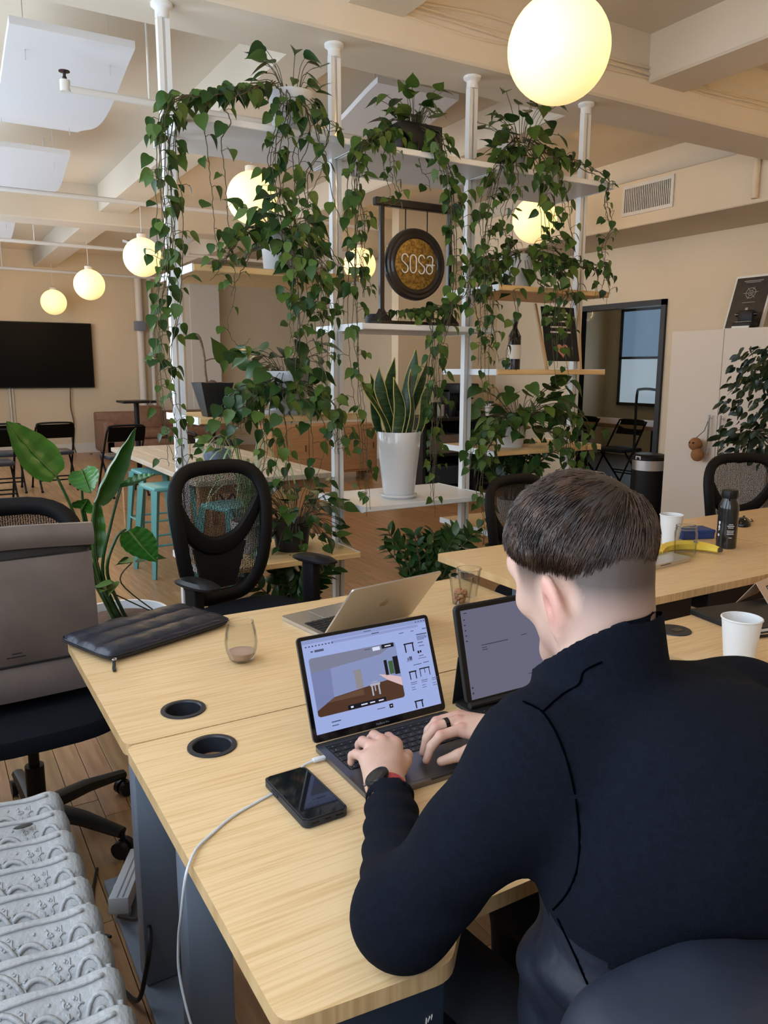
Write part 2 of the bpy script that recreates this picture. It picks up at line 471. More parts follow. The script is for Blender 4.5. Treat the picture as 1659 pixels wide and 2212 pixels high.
# window wall: piers, sill wall and head
wl = MB(); zs, zh = 0.85, 3.0
wl.box((XL-0.25, YB, 0), (XL, YF, zs)); wl.box((XL-0.25, YB, zh), (XL, YF, ZC))
edges = [YB]+[e for wy in WIN_Y for e in (wy-0.8, wy+0.8)]+[YF]
for a, b in zip(edges[::2], edges[1::2]): wl.box((XL-0.25, a, zs), (XL, b, zh))
struct(wl.build('wall_left', 'wall_paint', smooth=False), 'cream window wall beside the radiator')
for i, wy in enumerate(WIN_Y):
    w = struct(MB().box((XL-0.2, wy-0.8, zs), (XL-0.12, wy-0.74, zh)).box((XL-0.2, wy+0.74, zs), (XL-0.12, wy+0.8, zh)).box((XL-0.2, wy-0.8, zs), (XL-0.12, wy+0.8, zs+0.06))
               .box((XL-0.2, wy-0.8, zh-0.06), (XL-0.12, wy+0.8, zh)).box((XL-0.2, wy-0.74, 1.9), (XL-0.12, wy+0.74, 1.95)).build('window_%d' % (i+1), 'white_paint', smooth=False), 'tall sash window in the window wall')
    for z0, z1 in ((zs+0.06, 1.9), (1.95, zh-0.06)):
        MB().box((XL-0.17, wy-0.74, z0), (XL-0.16, wy+0.74, z1)).build('pane', 'sky_pane', w, smooth=False)
struct(MB().box((XL, YF-0.02, 0), (XR, YF, 0.16)).build('baseboard_far', 'white_paint', smooth=False))
struct(MB().box((XR-0.02, DY1+0.06, 0), (XR, YF, 0.16)).box((XR-0.02, YB, 0), (XR, DY0-0.06, 0.16)).build('baseboard_right', 'white_paint', smooth=False))
# pilaster and pipe chase on the far wall, partition by the coffee counter
struct(MB().rbox((4.30, YF-0.35, 0), (4.85, YF, ZC), 0.01, 1).build('trim_20', 'white_paint'), 'white pilaster on the far wall')
struct(MB().cyl((3.48, YF-0.08, 0), (3.48, YF-0.08, ZC), 0.06).cyl((3.68, YF-0.06, 0), (3.68, YF-0.06, ZC), 0.035).build('trim_21', 'white_paint'), 'white riser pipes on the far wall')
struct(MB().box((4.95, 8.05, 0), (XR, 8.2, ZC)).build('wall_partition', 'wall_paint', smooth=False), 'beige partition wall behind the coffee counter')
# glass opening
d1 = struct(MB().box((XR-0.03, DY0, 0), (XR+0.12, DY0+0.055, DZ)).box((XR-0.03, DY1-0.055, 0), (XR+0.12, DY1, DZ)).box((XR-0.03, DY0, DZ-0.055), (XR+0.12, DY1, DZ))
            .box((XR-0.03, DY0, 0), (XR+0.12, DY1, 0.06)).build('door_1', 'black_frame', smooth=False), 'black framed glass wall of the meeting room')
MB().box((XR+0.04, DY0+0.055, 0.06), (XR+0.05, DY1-0.055, DZ-0.055)).build('pane', 'door_glass', d1, smooth=False)
# meeting room behind the glass
struct(MB().box((10.4, 3.0, 0), (10.5, 10.0, ZC)).box((XR+0.15, 2.9, 0), (10.4, 3.0, ZC)).box((XR+0.15, 10.0, 0), (10.4, 10.1, ZC)).build('wall_meeting_room', 'wall_paint', smooth=False), 'meeting room walls seen through the glass')
struct(MB().box((XR+0.15, 3.0, -0.02), (10.4, 10.0, 0.004)).build('floor_meeting_room', 'dark_floor', smooth=False), 'dark meeting room floor')
for i, (wy, ww) in enumerate(((9.0, 1.3), (7.35, 1.2))):
    w = struct(MB().box((10.34, wy-ww/2, 0.85), (10.39, wy-ww/2+0.05, 2.45)).box((10.34, wy+ww/2-0.05, 0.85), (10.39, wy+ww/2, 2.45)).box((10.34, wy-ww/2, 2.40), (10.39, wy+ww/2, 2.45))
               .box((10.34, wy-ww/2, 0.85), (10.39, wy+ww/2, 0.9)).box((10.34, wy-ww/2, 1.62), (10.39, wy+ww/2, 1.66)).build('window_%d' % (20+i), 'black_frame', smooth=False), 'meeting room window facing a blue grey building')
    MB().box((10.36, wy-ww/2+0.05, 0.9), (10.37, wy+ww/2-0.05, 1.62)).build('pane', 'facade_pale', w, smooth=False)
    MB().box((10.36, wy-ww/2+0.05, 1.66), (10.37, wy+ww/2-0.05, 2.40)).build('pane', 'facade_blue', w, smooth=False)
def room_light():
    l = bpy.data.lights.new('meeting_room_daylight', 'AREA'); l.shape = 'RECTANGLE'; l.size = 1.4; l.size_y = 2.6; l.color = (0.75, 0.87, 1); l.energy = 12
    o = bpy.data.objects.new('meeting_room_daylight', l); COL.objects.link(o); o.location = (10.3, 8.2, 1.65); o.rotation_euler = (0, PI/2, 0)
room_light()

# air duct with grille along the far side
DX = 5.6
du = struct(MB().rbox((DX, -2.6, 2.69), (XR, 8.04, 3.085), 0.008, 1).build('trim_30', 'wall_paint'), 'boxed air duct along the wall')
gy0, gy1, gz0, gz1 = 4.72, 5.28, 2.79, 3.05
vt = thing('air_vent', 'white louvred air grille on the boxed duct', 'vent', (DX, (gy0+gy1)/2, (gz0+gz1)/2))
w2, h2 = (gy1-gy0)/2, (gz1-gz0)/2
MB().box((-0.012, -w2, -h2), (0, w2, -h2+0.03)).box((-0.012, -w2, h2-0.03), (0, w2, h2)).box((-0.012, -w2, -h2+0.03), (0, -w2+0.03, h2-0.03)).box((-0.012, w2-0.03, -h2+0.03), (0, w2, h2-0.03)).build('frame', 'vent_white', vt, smooth=False)
MB().box((-0.003, -w2+0.03, -h2+0.03), (-0.001, w2-0.03, h2-0.03)).build('backing', 'vent_dark', vt, smooth=False)
sl = MB().box((-0.010, -0.0045, -h2+0.03), (-0.003, 0.0045, h2-0.03)).mesh('slat'); sl.materials.append(MATS['vent_white'])
for i in range(24): link('slat', sl, vt, loc=(0, -w2+0.045+i*(2*w2-0.09)/23, 0))
for y in (1.7, 3.95): struct(MB().cyl((DX-0.02, y, 2.72), (DX-0.02, y, 3.34), 0.025).build('trim_%d' % (31+int(y)), 'wall_paint'), 'cream conduit dropping over the duct')

# sprinkler pipes with heads and hangers
def pipe(name, pts, r, label, hangers=()):
    t = thing(name, label, 'pipe')
    MB().tube(pts, r, 10).build('pipe_run', 'white_paint', t)
    for h in hangers: MB().cyl(h, (h[0], h[1], ZC), 0.006, 6).build('hanger', 'white_paint', t)
    return t
M('sprinkler_dark', (0.05, 0.03, 0.03, 1), 0.4, metal=0.4)
pA = pipe('sprinkler_pipe', [(0.735, 4.22, 2.75), (1.32, 4.22, 2.75), (2.4, 4.22, 2.75)], 0.017, 'white sprinkler pipe ending in a bare head under the nearest acoustic panel', [(1.13, 4.22, 2.75), (2.2, 4.22, 2.75)])
MB().cyl((0.735, 4.22, 2.735), (0.735, 4.22, 2.785), 0.024).build('elbow', 'white_paint', pA)
MB().cyl((0.735, 4.22, 2.785), (0.735, 4.22, 2.82), 0.007).lathe([(0.001, 2.82), (0.026, 2.822), (0.026, 2.826), (0.001, 2.828)], 12, (0.735, 4.22, 0)).ball((0.735, 4.22, 2.795), 0.011, 8, 6).build('sprinkler_head', 'sprinkler_dark', pA)
pipe('sprinkler_pipe', [(XL, 7.45, 2.90), (4.4, 7.5, 2.90)], 0.022, 'white sprinkler pipe crossing beneath the second acoustic panel', [(1.1, 7.47, 2.9), (3.2, 7.48, 2.9)])
pipe('sprinkler_pipe', [(XL, 10.3, 2.90), (4.4, 10.5, 2.90)], 0.022, 'white sprinkler pipe past the deep far beam above the folding chairs', [(1.35, 10.37, 2.9), (3.2, 10.43, 2.9)])
pipe('sprinkler_pipe', [(XL, 13.1, 2.90), (4.4, 13.4, 2.90)], 0.022, 'white sprinkler pipe closest to the television wall', [(1.25, 13.19, 2.9), (3.2, 13.28, 2.9)])
# cable bundle along the deep beam
cb = thing('cable_bundle', 'bundle of cream painted cables clipped along the deep ceiling beam', 'cable')
for q in range(4):
    rr = random.Random(40+q); pts = []
    for i in range(30):
        x = 1.3+i*0.17; z = 3.10+0.018*q + 0.006*math.sin(i*0.9+q*2)+(0.02*math.exp(-((x-2.6)/0.35)**2)*(q-1.5))
        pts.append((x, 3.445-0.006*(q % 2), z))
    MB().tube(bez(pts, 3), 0.0065, 6).build('cable', 'wall_paint', cb)
MB().rbox((2.9, 3.425, 3.06), (2.93, 3.452, 3.24), 0.004, 1).build('clip', 'wall_paint', cb)

# hanging acoustic panels
def apanel(x0, x1, y0, y1, z, label):
    t = thing('acoustic_panel', label, 'ceiling panel', ((x0+x1)/2, (y0+y1)/2, z), 0, 'hanging acoustic panels')
    w, L = (x1-x0), (y1-y0)
    fn = lambda u, v: (-w/2+w*u, -L/2+L*v, 0.09*math.cos((v-0.45)*PI*1.6)*-1.0+0.03*math.sin(v*5))
    MB().slab(fn, 4, 18, (0, 0, 0.035)).build('panel', 'panel_white', t, angle=50)
    for sx in (-0.35, 0.35):
        for sy in (-0.38, 0.38):
            MB().cyl((w*sx, L*sy, -0.02), (w*sx, L*sy, ZC-z-0.03), 0.0025, 5).build('wire', 'alu', t)
    return t
apanel(0.505, 1.06, 4.17, 5.75, 2.91, 'curved white acoustic panel with the sprinkler head in front of it')
apanel(0.50, 1.13, 6.46, 7.70, 2.93, 'curved white acoustic panel second from the camera along the window side')
apanel(0.55, 1.15, 10.2, 11.5, 3.05, 'curved white acoustic panel over the folding chairs')
apanel(2.55, 3.15, 4.40, 5.95, 3.08, 'curved white acoustic panel behind the black square planter')
apanel(2.55, 3.15, 9.7, 11.2, 3.05, 'curved white acoustic panel beyond the deep far beam')

# globe lamps
M('globe_glass', (1, 0.9, 0.7, 1), 0.3, emit=(1.0, 0.66, 0.24, 1), estr=1.6)
def _globe_nodes(m):      # the bulb sits high in the opal glass: brighter towards the top
    nt = m.node_tree; N = nt.nodes; b = N['Principled BSDF']; tc = N.new('ShaderNodeTexCoord'); sp = N.new('ShaderNodeSeparateXYZ')
    nt.links.new(tc.outputs['Object'], sp.inputs[0]); mr = N.new('ShaderNodeMapRange')
    mr.inputs['From Min'].default_value = -0.2; mr.inputs['From Max'].default_value = 0.12; mr.inputs['To Min'].default_value = 0.85; mr.inputs['To Max'].default_value = 1.7
    nt.links.new(sp.outputs['Z'], mr.inputs['Value']); nt.links.new(mr.outputs[0], b.inputs['Emission Strength'])
_globe_nodes(MATS['globe_glass'])
def globe(p, label, D=0.4):
    t = thing('globe_lamp', label, 'lamp', (p[0], p[1], p[2]), 0, 'hanging globe lamps')
    MB().ball((0, 0, 0), D/2-0.004, 40, 26).build('globe', 'globe_glass', t)
    top = (ZC-p[2])
    MB().lathe([(0.001, D/2-0.012), (0.05, D/2-0.01), (0.05, D/2+0.03), (0.012, D/2+0.045), (0.001, D/2+0.05)], 16).build('fitter', 'white_paint', t)
    MB().cyl((0, 0, D/2+0.03), (0, 0, top), 0.005, 6).build('cord', 'white_paint', t)
    MB().lathe([(0.001, top-0.05), (0.05, top-0.045), (0.085, top-0.01), (0.085, top)], 20).build('canopy', 'white_paint', t)
    l = bpy.data.lights.new('globe_light', 'POINT'); l.energy = GLOBE_POWER; l.shadow_soft_size = D/2+0.004; l.color = (1.0, 0.65, 0.32)
    o = bpy.data.objects.new('globe_light', l); COL.objects.link(o); o.parent = t
    return t
def gl(x, y, d, label):
    r_ = ray(x, y); p = CAMP+r_*(0.4*FPX/d); return globe(p, label)
gl(1207, 106, 224, 'large glowing globe lamp closest to the camera')
gl(545, 428, 112, 'glowing globe lamp behind the vines of the tallest hanging plant')
gl(308, 556, 83, 'glowing globe lamp beside the outermost shelf post near the hanging vines')
gl(193, 615, 66, 'glowing globe lamp second nearest to the television')
gl(116, 653, 54, 'small glowing globe lamp right above the television')
gl(777, 572, 71, 'glowing globe lamp beside the gong frame')
gl(1155, 476, 97, 'glowing globe lamp behind the vines by the air grille')
globe((9.0, 7.2, 2.35), 'pale globe lamp inside the glass meeting room', 0.36)
globe((4.9, 2.4, 2.7), 'glowing globe lamp over the banana desk, out of the picture')
globe((2.3, -0.9, 2.7), 'glowing globe lamp behind the camera')
globe((4.9, -0.9, 2.7), 'glowing globe lamp behind the camera near the duct')

# ------------------------------------------------------------------ shelving
PX_ = (1.03, 1.84, 2.65, 3.465); PYc = 3.585; SF, SB = 3.32, 3.83
sh = thing('shelving_unit', 'floor to ceiling white post shelving with wooden and white boards, covered in vines', 'shelving', (0, 0, 0))
pm = MB()
prof = [(-0.026, -0.018), (-0.006, -0.018), (-0.006, -0.012), (0.006, -0.012), (0.006, -0.018), (0.026, -0.018), (0.026, 0.018), (0.006, 0.018), (0.006, 0.012), (-0.006, 0.012), (-0.006, 0.018), (-0.026, 0.018)]
for x in PX_:
    p = MB().prism([(a+x, b+PYc) for a, b in prof], 0.03, 2.90).build('post', 'white_metal', sh, smooth=False)
    MB().box((x-0.006, PYc-0.0125, 0.05), (x+0.006, PYc-0.0115, 2.88)).box((x-0.006, PYc+0.0115, 0.05), (x+0.006, PYc+0.0125, 2.88)).build('groove', 'alu', p, smooth=False)
    MB().lathe([(0.001, 2.95), (0.046, 2.95), (0.046, 2.938), (0.030, 2.925), (0.030, 2.89), (0.001, 2.89)], 20, (x, PYc, 0)).build('ceiling_cap', 'white_metal', p)
    MB().lathe([(0.001, 0.0), (0.046, 0.0), (0.046, 0.012), (0.03, 0.03), (0.001, 0.035)], 20, (x, PYc, 0)).build('foot', 'white_metal', p)
def board(bay, z, kind, y0=SF, y1=SB, th=0.028, xa=0.0, xb=0.0):
    x0, x1 = PX_[bay]+0.004+xa, PX_[bay+1]-0.012+xb
    b = MB().rbox((x0+0.006, y0, z-th), (x1, y1, z), 0.003, 1).build('shelf_board', 'shelf_white' if kind == 'w' else 'bamboo', sh)
    MB().box((x0, y0+0.004, z-th-0.002), (x0+0.006, y1-0.004, z+0.002)).build('end_bracket', 'white_metal', b, smooth=False)
    MB().box((x1-0.004, y0+0.004, z-th-0.002), (x1+0.002, y1-0.004, z+0.002)).build('end_bracket', 'white_metal', b, smooth=False)
    return z
ZT = 2.465
for b in range(3): board(b, ZT, 'w')
board(0, 1.875, 'b'); board(0, 1.235, 'b'); board(0, 0.55, 'b')
board(1, 1.66, 'w'); board(1, 0.775, 'w')
board(2, 1.88, 'b'); board(2, 1.445, 'b'); board(2, 1.01, 'b'); board(2, 0.565, 'b')

# ------------------------------------------------------------------ plants
M('leaf_pothos', (0.030, 0.070, 0.011, 1), 0.42, col2=(0.052, 0.108, 0.018, 1), scale=30, rnd=0.6, bump=0.05, bscale=90, spec=0.3)
M('leaf_dark', (0.018, 0.055, 0.014, 1), 0.3, col2=(0.035, 0.09, 0.02, 1), scale=30, rnd=0.4)
M('leaf_ficus', (0.014, 0.035, 0.010, 1), 0.35, rnd=0.5)
M('leaf_paradise', (0.018, 0.095, 0.008, 1), 0.28, col2=(0.035, 0.15, 0.012, 1), scale=4, stretch=(1, 18, 1), rnd=0.2)
M('leaf_snake', (0.012, 0.04, 0.014, 1), 0.35, col2=(0.05, 0.11, 0.04, 1), scale=14, stretch=(1, 1, 6))
M('leaf_edge', (0.62, 0.52, 0.16, 1), 0.45)
M('leaf_spider', (0.30, 0.42, 0.16, 1), 0.45, rnd=0.3)
M('stem_green', (0.07, 0.06, 0.025, 1), 0.6)
M('stem_brown', (0.13, 0.08, 0.045, 1), 0.7, col2=(0.2, 0.14, 0.09, 1), scale=40)
M('soil', (0.10, 0.055, 0.035, 1), 0.95, col2=(0.16, 0.09, 0.06, 1), scale=120, bump=0.6, bscale=150)
M('pot_grey', (0.58, 0.57, 0.56, 1), 0.45)
M('pot_white', (0.78, 0.76, 0.74, 1), 0.15, coat=0.4)
M('pot_black', (0.012, 0.012, 0.012, 1), 0.4)
M('terracotta', (0.45, 0.22, 0.12, 1), 0.7)

def leaf_mesh(name, outline, mat, fold=0.12, droop=0.18, twist=0.0, edge=None):
    vs = []; fs = []; n = len(outline)
    for i, (u, w) in enumerate(outline):
        z = -droop*u*u; tw = twist*u
        mid = Vector((u, 0, z)); a = Vector((u, w, z+fold*w+tw*w)); b = Vector((u, -w, z+fold*w-tw*w))
        vs += [mid, a, b]
    for i in range(n-1):
        fs.append((i*3, i*3+3, i*3+4, i*3+1)); fs.append((i*3, i*3+2, i*3+5, i*3+3))
    me = bpy.data.meshes.new(name); me.from_pydata([tuple(v) for v in vs], [], fs); me.materials.append(MATS[mat]); me.update(); me.shade_smooth()
    return me
HEART = [(-0.10, 0.20), (-0.02, 0.36), (0.12, 0.44), (0.30, 0.44), (0.50, 0.36), (0.70, 0.22), (0.88, 0.08), (1.02, 0.002)]
HEART2 = [(-0.07, 0.16), (0.02, 0.30), (0.16, 0.36), (0.36, 0.35), (0.56, 0.27), (0.76, 0.15), (0.92, 0.05), (1.06, 0.002)]
OVAL = [(0, 0.03), (0.15, 0.17), (0.35, 0.24), (0.55, 0.24), (0.75, 0.17), (0.92, 0.07), (1.0, 0.002)]
LEAF_P = [leaf_mesh('leaf', HEART, 'leaf_pothos', 0.16, 0.16, 0.10), leaf_mesh('leaf', HEART, 'leaf_pothos', 0.30, 0.28, -0.15), leaf_mesh('leaf', HEART2, 'leaf_pothos', 0.22, 0.10, 0.2),
          leaf_mesh('leaf', HEART2, 'leaf_pothos', 0.45, 0.30, -0.1), leaf_mesh('leaf', HEART, 'leaf_pothos', 0.08, -0.08, 0.25)]
LEAF_D = [leaf_mesh('leaf', HEART, 'leaf_dark', 0.16, 0.2, 0.1), leaf_mesh('leaf', HEART2, 'leaf_dark', 0.25, 0.25, -0.15)]
LEAF_Z = [leaf_mesh('leaf', OVAL, 'leaf_dark', 0.25, 0.12, 0.05), leaf_mesh('leaf', OVAL, 'leaf_dark', 0.15, 0.25, -0.1)]
LEAF_F = [leaf_mesh('leaf', OVAL, 'leaf_ficus', 0.25, 0.3, 0.1), leaf_mesh('leaf', OVAL, 'leaf_ficus', 0.15, 0.1, -0.2)]
rl = random.Random(21)
def put_leaf(parent, meshes, base, tip, nrm, size):
    x = Vector(tip).normalized(); z = Vector(nrm); z = z-x*z.dot(x)
    if z.length < 1e-4: z = Vector((0, -1, 0.3))-x*Vector((0, -1, 0.3)).dot(x)
    z.normalize(); y = z.cross(x)
    o = link('leaf', rl.choice(meshes), parent)
    b = Vector(base)-parent.location
    s = size
    o.matrix_local = Matrix(((x.x*s, y.x*s, z.x*s, b.x), (x.y*s, y.y*s, z.y*s, b.y), (x.z*s, y.z*s, z.z*s, b.z), (0, 0, 0, 1)))
    return o
def rv(a): return Vector((rl.uniform(-a, a), rl.uniform(-a, a), rl.uniform(-a, a)))
def vine(parent, pts, step=0.05, size=(0.045, 0.085), meshes=None, r=0.0022, first=0.0, name='vine_stem'):
    """one trailing stem: a thin tube through pts with heart leaves on short stalks"""
    meshes = meshes or LEAF_P
    P = bez(pts, 8); off = parent.location
    for i in range(1, len(P)-1): P[i] = P[i]+rv(0.004)
    mb = MB(); mb.tube([p-off for p in P], [r*(1.15-0.6*i/len(P)) for i in range(len(P))], 5)
    step *= 1.22; size = (size[0]*0.84, size[1]*0.86)
    acc = first-0.10; side = rl.choice((-1, 1)); tot = sum((P[i+1]-P[i]).length for i in range(len(P)-1)); run = 0
    for i in range(len(P)-1):
        d = P[i+1]-P[i]; Ls = d.length; acc += Ls; run += Ls
        if acc >= step*rl.uniform(0.75, 1.3):
            acc = 0; side = -side
            a = rl.uniform(0, 0.9)
            out = Vector((side*math.cos(a), -math.sin(a)*rl.choice((1, 1, 1, -0.7)), rl.uniform(-0.1, 0.5)))
            stalk = out.normalized()*rl.uniform(0.02, 0.05)
            b = P[i]+stalk
            mb.tube([P[i]-off, P[i]+stalk*0.6+Vector((0, 0, 0.006))-off, b-off], 0.0012, 4)
            f = 1.0-0.35*(run/max(tot, 0.01))**2
            tip = out*0.55+Vector((0, 0, -1.0))+rv(0.45)
            nrm = Vector((0, -1, 0.55))+out*0.5+rv(0.6)
            put_leaf(parent, meshes, b, tip, nrm, rl.uniform(*size)*f)
    return mb.build(name, 'stem_green', parent)
def crownleaves(parent, c, rad, n, size, meshes=None, zr=(0.0, 1.0), stem=True, sq=1.0):
    """leaves on upright arching stalks around the pot mouth"""
    meshes = meshes or LEAF_P; off = parent.location; mb = MB()
    for i in range(n):
        a = rl.uniform(0, 2*PI); q = rl.uniform(0.25, 1)**0.7; h = rl.uniform(*zr)*rad
        b = Vector((c[0]+math.cos(a)*rad*q, c[1]+math.sin(a)*rad*q*sq, c[2]+h))
        s = Vector((c[0]+math.cos(a)*0.03, c[1]+math.sin(a)*0.03, c[2]-0.02))
        mb.tube(bez([s, (s+b)/2+Vector((0, 0, 0.04)), b], 4), 0.0016, 4)
        mb.v[-5*0:] = mb.v[-5*0:]
        out = Vector((math.cos(a), math.sin(a), 0))
        put_leaf(parent, meshes, b, out*0.8+Vector((0, 0, rl.uniform(-0.8, 0.3)))+rv(0.3), Vector((0, -0.5, 1))+rv(0.6), rl.uniform(*size))
    mb.v = [tuple(Vector(v)-off) for v in mb.v]
    if stem: mb.build('leaf_stalks', 'stem_green', parent)
def pot(parent, r_top, r_bot, h, mat, wall=0.006, rim=0.0, soil=True, n=28):
    MB().lathe([(r_bot*0.98, 0.0), (r_bot, 0.004), (r_bot+(r_top-r_bot)*0.5, h*0.5), (r_top, h-rim), (r_top+ (0.004 if rim else 0), h-rim), (r_top+(0.004 if rim else 0), h), (r_top-wall, h), (r_top-wall-0.004, h-0.03), (0.001, h-0.03)], n).build('pot', mat, parent)
    if soil: MB().lathe([(0.001, h-0.034), (r_top-wall-0.003, h-0.034), (r_top-wall-0.006, h-0.018), (0.001, h-0.012)], n, cap=False).build('soil', 'soil', parent)
def W(pts, Y=3.27):       # photo points -> hanging plane just in front of the boards
    out = []
    for p in pts:
        if len(p) == 3: out.append(PY(p[0], p[1], p[2]))
        else: out.append(PY(p[0], p[1], Y))
    return out
def jit(pts, s, Y=3.27, dy=0.05):
    a = rl.uniform(-s, s); b = rl.uniform(-dy, dy)
    return [PY(p[0]+a*(0.4 if i == 0 else 1)+rl.uniform(-s, s)*0.35, p[1]+rl.uniform(-6, 6), (p[2] if len(p) == 3 else Y)+b*(0 if i == 0 else 1)) for i, p in enumerate(pts)]
VG = 'trailing heart-leaf plants on the shelving'

# bay one, top board: the tallest plant with the longest vines
t = thing('potted_pothos', 'trailing heart-leaf plant in a grey pot on the top board, longest vines', 'plant', (1.58, 3.50, ZT), 0, VG)
pot(t, 0.105, 0.085, 0.20, 'pot_grey')
crownleaves(t, (1.58, 3.50, ZT+0.20), 0.17, 26, (0.06, 0.095), zr=(-0.1, 1.1))
top = (590, 178, 3.46)
for q in range(5):
    vine(t, jit([top, (530, 190, 3.40), (450, 205), (385, 218), (352, 262), (345, 380), (358, 480), (352, 590), (345, 700), (358, 800)][:9+(q % 2)], 20), 0.055, first=0.02)
for q in range(5):
    vine(t, jit([top, (520, 196, 3.40), (430, 212), (378, 235), (360, 330), (366, 430), (372, 540), (362, 660), (350, 760), (366, 860), (382, 960), (386, 1010)], 24), 0.06)
vine(t, jit([(560, 190, 3.42), (505, 205), (485, 228), (497, 262), (476, 310), (486, 400), (492, 480), (502, 560), (506, 640), (490, 700), (516, 752), (540, 735)], 3), 0.07, first=-0.1)
vine(t, jit([(470, 212, 3.30), (440, 240), (446, 330), (456, 420), (462, 505), (470, 560)], 3), 0.06)
for q in range(8):
    e = rl.uniform(520, 760)
    vine(t, jit([(610, 185, 3.46), (628, 215, 3.36), (632, 262), (612, 340), (616, 430), (645, 520), (655, (520+e)/2+60), (648, e+60)], 34), 0.055)
for q in range(3):
    vine(t, jit([(640, 190, 3.46), (668, 240, 3.33), (676, 300), (640, 380), (640, 480), (662, 580), (690, 680), (690, 800)], 26), 0.06)
vine(t, jit([(640, 195, 3.45), (672, 225, 3.34), (700, 262), (742, 282, 3.30)], 3), 0.035, size=(0.06, 0.09))
vine(t, jit([(650, 205, 3.42), (684, 260, 3.30), (690, 300), (702, 345), (660, 440), (632, 520)], 3), 0.10)
vine(t, jit([(660, 230, 3.40), (690, 300), (712, 400), (735, 470), (772, 545), (812, 640)], 2), 0.16)
# bay one, second board
t = thing('potted_pothos', 'trailing heart-leaf plant in a grey pot on the upper wooden board below the tallest plant', 'plant', (1.52, 3.52, 1.875), 0, VG)
pot(t, 0.095, 0.08, 0.20, 'pot_grey')
crownleaves(t, (1.52, 3.50, 2.06), 0.19, 34, (0.07, 0.11), zr=(-0.5, 0.7))
for q in range(5): vine(t, jit([(560, 490, 3.46), (520, 500, 3.36), (490, 530), (470, 560), (450, 585+rl.uniform(-20, 20))], 22), 0.045, size=(0.05, 0.09))
for q in range(8):
    e = rl.uniform(640, 900)
    vine(t, jit([(590, 490, 3.46), (630, 505, 3.34), (655, 560), (662, 640), (655, (640+e)/2), (662, e)], 40), 0.05, size=(0.055, 0.095))
for q in range(4): vine(t, jit([(600, 490, 3.46), (660, 515, 3.34), (700, 550), (716, 600), (712, 690)], 22), 0.05)
vine(t, jit([(560, 500, 3.46), (540, 560), (515, 600), (500, 640)], 6), 0.06)
# bay one, third board: black planter with one stem
t = thing('potted_stem_plant', 'sparse single-stem plant in a tapered black planter on the wooden board', 'plant', (1.135, 3.42, 1.235), 0)
mb = MB(); 
mb.add([(-0.055, -0.055, 0), (0.055, -0.055, 0), (0.055, 0.055, 0), (-0.055, 0.055, 0), (-0.105, -0.105, 0.17), (0.105, -0.105, 0.17), (0.105, 0.105, 0.17), (-0.105, 0.105, 0.17), (-0.095, -0.095, 0.17), (0.095, -0.095, 0.17), (0.095, 0.095, 0.17), (-0.095, 0.095, 0.17), (-0.09, -0.09, 0.15), (0.09, -0.09, 0.15), (0.09, 0.09, 0.15), (-0.09, 0.09, 0.15)],
       [(0,3,2,1),(0,1,5,4),(1,2,6,5),(2,3,7,6),(3,0,4,7),(4,5,9,8),(5,6,10,9),(6,7,11,10),(7,4,8,11),(8,9,13,12),(9,10,14,13),(10,11,15,14),(11,8,12,15),(12,13,14,15)])
mb.v = [(a*0.70, b*0.70, c*0.88) for a, b, c in mb.v]
mb.build('pot', 'pot_black', t, smooth=False)
MB().grid(lambda u, v: (-0.063+0.126*u, -0.063+0.126*v, 0.137+0.012*math.sin(u*9)*math.sin(v*8)+0.014*math.sin(PI*u)*math.sin(PI*v)), 10, 10).build('soil', 'soil', t)
st = [PY(449, 838, 3.45), PY(443, 800, 3.45), PY(441, 770, 3.45), PY(433, 735, 3.45), PY(425, 722, 3.45)]
mb = MB(); mb.tube([p-t.location for p in bez(st, 5)], 0.006, 6)
sb = [PY(443, 780, 3.45), PY(460, 775, 3.45), PY(482, 778, 3.45)]
mb.tube([p-t.location for p in bez(sb, 5)], 0.003, 5); mb.build('trunk', 'stem_brown', t)
put_leaf(t, LEAF_P, PY(433, 735, 3.45), (-0.9, -0.2, 0.25), (0, -0.6, 1), 0.085)
put_leaf(t, LEAF_P, PY(483, 775, 3.45), (-0.6, 0, 0.9), (0.3, -1, 0.3), 0.11)
put_leaf(t, LEAF_P, PY(485, 778, 3.45), (0.6, -0.1, 0.4), (0, -1, 0.6), 0.07)
put_leaf(t, LEAF_P, PY(482, 780, 3.44), (-0.1, -0.4, -0.5), (0, -1, 0.5), 0.06)
# third board: big dark plant in grey pot
t = thing('potted_pothos', 'dark heart-leaf plant in a pale pot on a saucer beside the black planter', 'plant', (1.53, 3.50, 1.235), 0, VG)
MB().lathe([(0.001, 0), (0.12, 0), (0.125, 0.018), (0.118, 0.018), (0.112, 0.008), (0.001, 0.008)], 28).build('saucer', 'pot_grey', t)
pot(t, 0.105, 0.085, 0.20, 'pot_grey')
crownleaves(t, (1.53, 3.49, 1.42), 0.24, 44, (0.08, 0.13), LEAF_D, zr=(-0.5, 0.6))
for q in range(7): vine(t, jit([(585, 820, 3.46), (545, 840, 3.34), (520, 870, 3.28), (505, 895), (500+rl.uniform(-30, 30), 930)], 40), 0.04, size=(0.06, 0.11), meshes=LEAF_D+LEAF_P[:1])
for q in range(9):
    e = rl.uniform(960, 1110); x = rl.uniform(560, 740)
    vine(t, jit([(600, 820, 3.46), ((600+x)/2, 850, 3.33), (x, 905), (x+8, (905+e)/2), (x-4, e)], 14), 0.055, size=(0.05, 0.09))
for q in range(5): vine(t, jit([(600, 820, 3.46), (660, 835, 3.34), (705, 870), (725, 920), (735, 985)], 18), 0.05, size=(0.06, 0.09))
